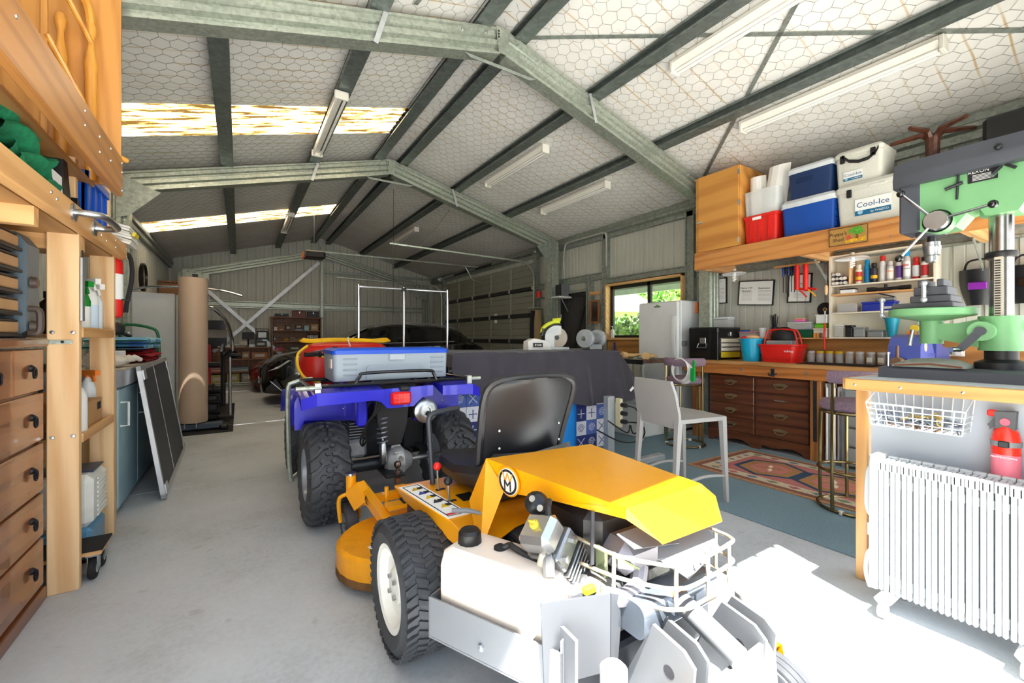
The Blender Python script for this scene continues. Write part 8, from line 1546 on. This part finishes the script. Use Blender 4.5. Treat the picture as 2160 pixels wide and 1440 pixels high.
# cross vice on the press table
VG = mat('vice charcoal', '#55585f', .4, .4, .1)
t = thing('cross_vice', 'charcoal cross-slide vice on the drill press table', 'vice', (DX, DYk, 1.348)); P(t, 'lower_slide', B().box(DX-.1, DX+.1, DYk-.10, DYk+.13, 1.348, 1.375, .004), VG); P(t, 'middle_slide', B().box(DX-.09, DX+.09, DYk-.09, DYk+.06, 1.375, 1.41, .004), VG); P(t, 'upper_body', B().box(DX-.075, DX+.075, DYk-.075, DYk+.05, 1.41, 1.455, .004), VG); P(t, 'jaw', B().box(DX-.07, DX+.07, DYk-.06, DYk-.035, 1.455, 1.49, .003), VG); P(t, 'jaw', B().box(DX-.07, DX+.07, DYk+.0, DYk+.035, 1.455, 1.49, .003), VG)
for (o, d_) in ((V((DX-.11, DYk-.01, 1.425)), V((-1, 0, 0))), (V((DX-.03, DYk+.14, 1.362)), V((0, 1, 0)))):
    hw = P(t, 'feed_screw', B().cyl(o, o+d_*.05, .008, n=8), STEEL); s_ = V((-d_.y, d_.x, 0)); P(hw, 'crank_handle', B().cyl(o+d_*.05-V((0, 0, .035)), o+d_*.05+V((0, 0, .035)), .009, n=8).sph(o+d_*.05+V((0, 0, .04)), .014).sph(o+d_*.05-V((0, 0, .04)), .014), mat('zinc cast', '#c3c6c8', .35, .7))
t = thing('cloth_folder', 'grey-green canvas tool roll lying on the press base', 'tool roll', (DX-.1, .62, 1.057)); P(t, 'canvas', B().loft([[(DX-.20, y, 1.057), (DX-.05, y, 1.057), (DX-.04, y, 1.057+h), (DX-.12, y, 1.06+h*1.2), (DX-.2, y, 1.057+h*.7)] for y, h in ((.54, .012), (.58, .03), (.66, .035), (.74, .03), (.80, .012))]), mat('canvas', '#8e9288', .9, 0, .1, 30, .3, 90)); P(t, 'leather_edge', B().tube([(DX-.202, .55, 1.063), (DX-.204, .66, 1.075), (DX-.202, .79, 1.063)], .004, 6), hexmat('#7a4632'))
obj('steel_pin', B().cyl((DX-.18, .82, 1.056), (DX-.18, .82, 1.12), .005, n=8).lathe([(.009, 0), (.009, .008), (0, .009)], (DX-.18, .82, 1.118), n=8), STEEL, 'upright steel pin at the corner of the press base', 'pin')
# oil heater
HT = mat('heater white', '#c6c9ca', .4, 0, .02)
t = thing('oil_heater', 'white oil-filled column heater against the front bench', 'heater', (2.46, .52, 0))
pit = .0385; y1 = .735
for k in range(14):
    y = y1-pit*(k+1); f = P(t, 'fin', B().box(2.385, 2.525, y+.0028, y+pit*.5-.0012, .085, .655, .006).box(2.385, 2.525, y+pit*.5+.0012, y+pit-.0028, .085, .655, .006).box(2.50, 2.525, y+.001, y+pit-.001, .6, .66, .003).box(2.385, 2.41, y+.001, y+pit-.001, .615, .66, .003), HT)
    P(t, 'fin_bridge', B().box(2.40, 2.51, y-.001, y+pit+.001, .12, .16), HT); P(t, 'fin_bridge', B().box(2.40, 2.51, y-.001, y+pit+.001, .55, .585), HT)
P(t, 'end_cover', B().loft([sec_box(2.38, 2.53, .735, .77, z, k, .016) for z, k in ((.085, .95), (.11, 1), (.64, 1), (.672, .9))]), HT); P(t, 'side_handle', B().tube(smooth_path([(2.44, .77, .62), (2.44, .785, .58), (2.44, .79, .45), (2.44, .78, .40), (2.44, .77, .39)], 4), .012, 8), HT); P(t, 'cord_hook', B().box(2.42, 2.46, .77, .785, .3, .36, .004), HT); P(t, 'cord_loop', B().tube(smooth_path([(2.44, .773, .24), (2.44, .79, .2), (2.44, .795, .12), (2.44, .78, .06)], 4), .008, 6), WHITEP)
for y in (.70, .30):
    P(t, 'foot_bar', B().box(2.31, 2.6, y-.03, y+.03, .055, .09, .015), HT)
    for x in (2.33, 2.58): P(t, 'foot_castor', B().lathe([(.027, -.014), (.03, -.01), (.03, .01), (.027, .014)], (x, y, .03), (0, 1, 0), 16), WHITEP)
# wire basket of chain
WW = mat('white wire', '#dcdfe2', .35); bx0, bx1, by0, by1 = 2.455, 2.60, .475, .80
t = thing('wire_basket', 'white wire basket hung on the bench panel', 'basket', (2.53, .64, .79))
def wr(pts, r_=.0024): P(t, 'wire', B().tube(pts, r_, 6), WW)
P(t, 'rim', B().tube([(bx1, by0, .955), (bx0, by0, .90), (bx0, by1, .90), (bx1, by1, .955)], .0035, 6, True), WW)
for k in range(11):
    y = by0+(by1-by0)*k/10; yi = by0+.015+(by1-by0-.03)*k/10; wr([(bx0, y, .90), (bx0+.015, yi, .80), (bx1-.005, yi, .80), (bx1-.004, y, .955)])
for z in (.875, .85, .825, .80): f = (.9-z)/.1; wr([(bx0+.015*f, by0+.015*f, z), (bx0+.015*f, by1-.015*f, z)])
for z in (.875, .85, .825, .80): f = (.9-z)/.1; wr([(bx0+.015*f, by0+.015*f, z), (bx1-.005, by0+.015*f, z)]); wr([(bx0+.015*f, by1-.015*f, z), (bx1-.005, by1-.015*f, z)])
for x in (2.5, 2.53, 2.56): wr([(x, by0+.015, .80), (x, by1-.015, .80)])
rnd = random.Random(11)
def chain(label, y0, y1, z0, z1, n, col, name='chain'):
    t = thing(name, label, 'chain', (2.53, (y0+y1)/2, z0)); mm_ = mat('chain '+col, col, .4, .7, .15)
    for k in range(n):
        y = y0+(y1-y0)*((k*.618) % 1); z = z0+(z1-z0)*((k*.377) % 1)*(1-.5*abs(2*(y-y0)/(y1-y0)-1)); x = 2.485+.09*((k*.27) % 1); a = rnd.uniform(0, PI); q_ = rnd.uniform(-.5, .5)
        u = V((.25*math.sin(a), math.cos(a), .5*math.sin(a))).normalized(); v_ = V((q_, -.3, 1)).cross(u).normalized()
        P(t, 'link', B().tube([V((x, y, z+.006))+u*(.015*math.cos(w_*PI/5))+v_*(.008*math.sin(w_*PI/5)) for w_ in range(10)], .0034, 5, True), mm_)
chain('heap of grey galvanised chain in the wire basket', .50, .78, .803, .87, 70, '#8e98a4'); chain('short brass chain on top of the grey chain', .56, .68, .835, .868, 14, '#c9ad62'); chain('rusty brown chain at the bottom of the wire basket', .56, .73, .803, .815, 14, '#8a6a52')
# small fire extinguisher
t = thing('fire_extinguisher', 'small red fire extinguisher with a grey head on the white bench panel', 'fire extinguisher', (2.55, .38, .62)); ex = (2.565, .385, .60)
P(t, 'cylinder', B().lathe([(.03, 0), (.041, .01), (.041, .2), (.035, .23), (.02, .25)], ex, n=24), mat('extinguisher red', '#e0301e', .25, coat=.3)); P(t, 'paper_label', B().lathe([(.0415, .04), (.0415, .14)], ex, n=24, cap=False), hexmat('#e77b8e')); text(t, 'multipurpose', .013, (2.5225, .385, .732), (-1, 0, 0), (0, 0, 1), PAPER)
P(t, 'strap', B().lathe([(.043, .172), (.043, .192)], ex, n=24, cap=False), GREYP); P(t, 'strap_buckle', B().box(2.517, 2.526, .37, .40, .77, .795, .003), DARKM); P(t, 'head', B().loft([[(2.545, y, z) for y, z in ((.36, .83), (.41, .84), (.415, .905), (.355, .91))], [(2.585, y, z) for y, z in ((.36, .83), (.41, .84), (.415, .905), (.355, .91))]]), mat('head grey', '#4a4b4e', .5)); P(t, 'nozzle', B().box(2.55, 2.58, .41, .435, .885, .91, .004), RED); P(t, 'trigger', B().prism([(.415, .88), (.435, .85), (.428, .84), (.43, .83), (.41, .845)], 'x', 2.555, 2.575), MATS['head grey']); P(t, 'gauge', B().lathe([(.014, 0), (.014, .003), (0, .003)], (2.545, .385, .868), (-1, 0, 0), 16), hexmat('#d9566a')); P(t, 'wall_bracket', B().box(2.585, 2.612, .36, .38, .68, .9), STEEL)
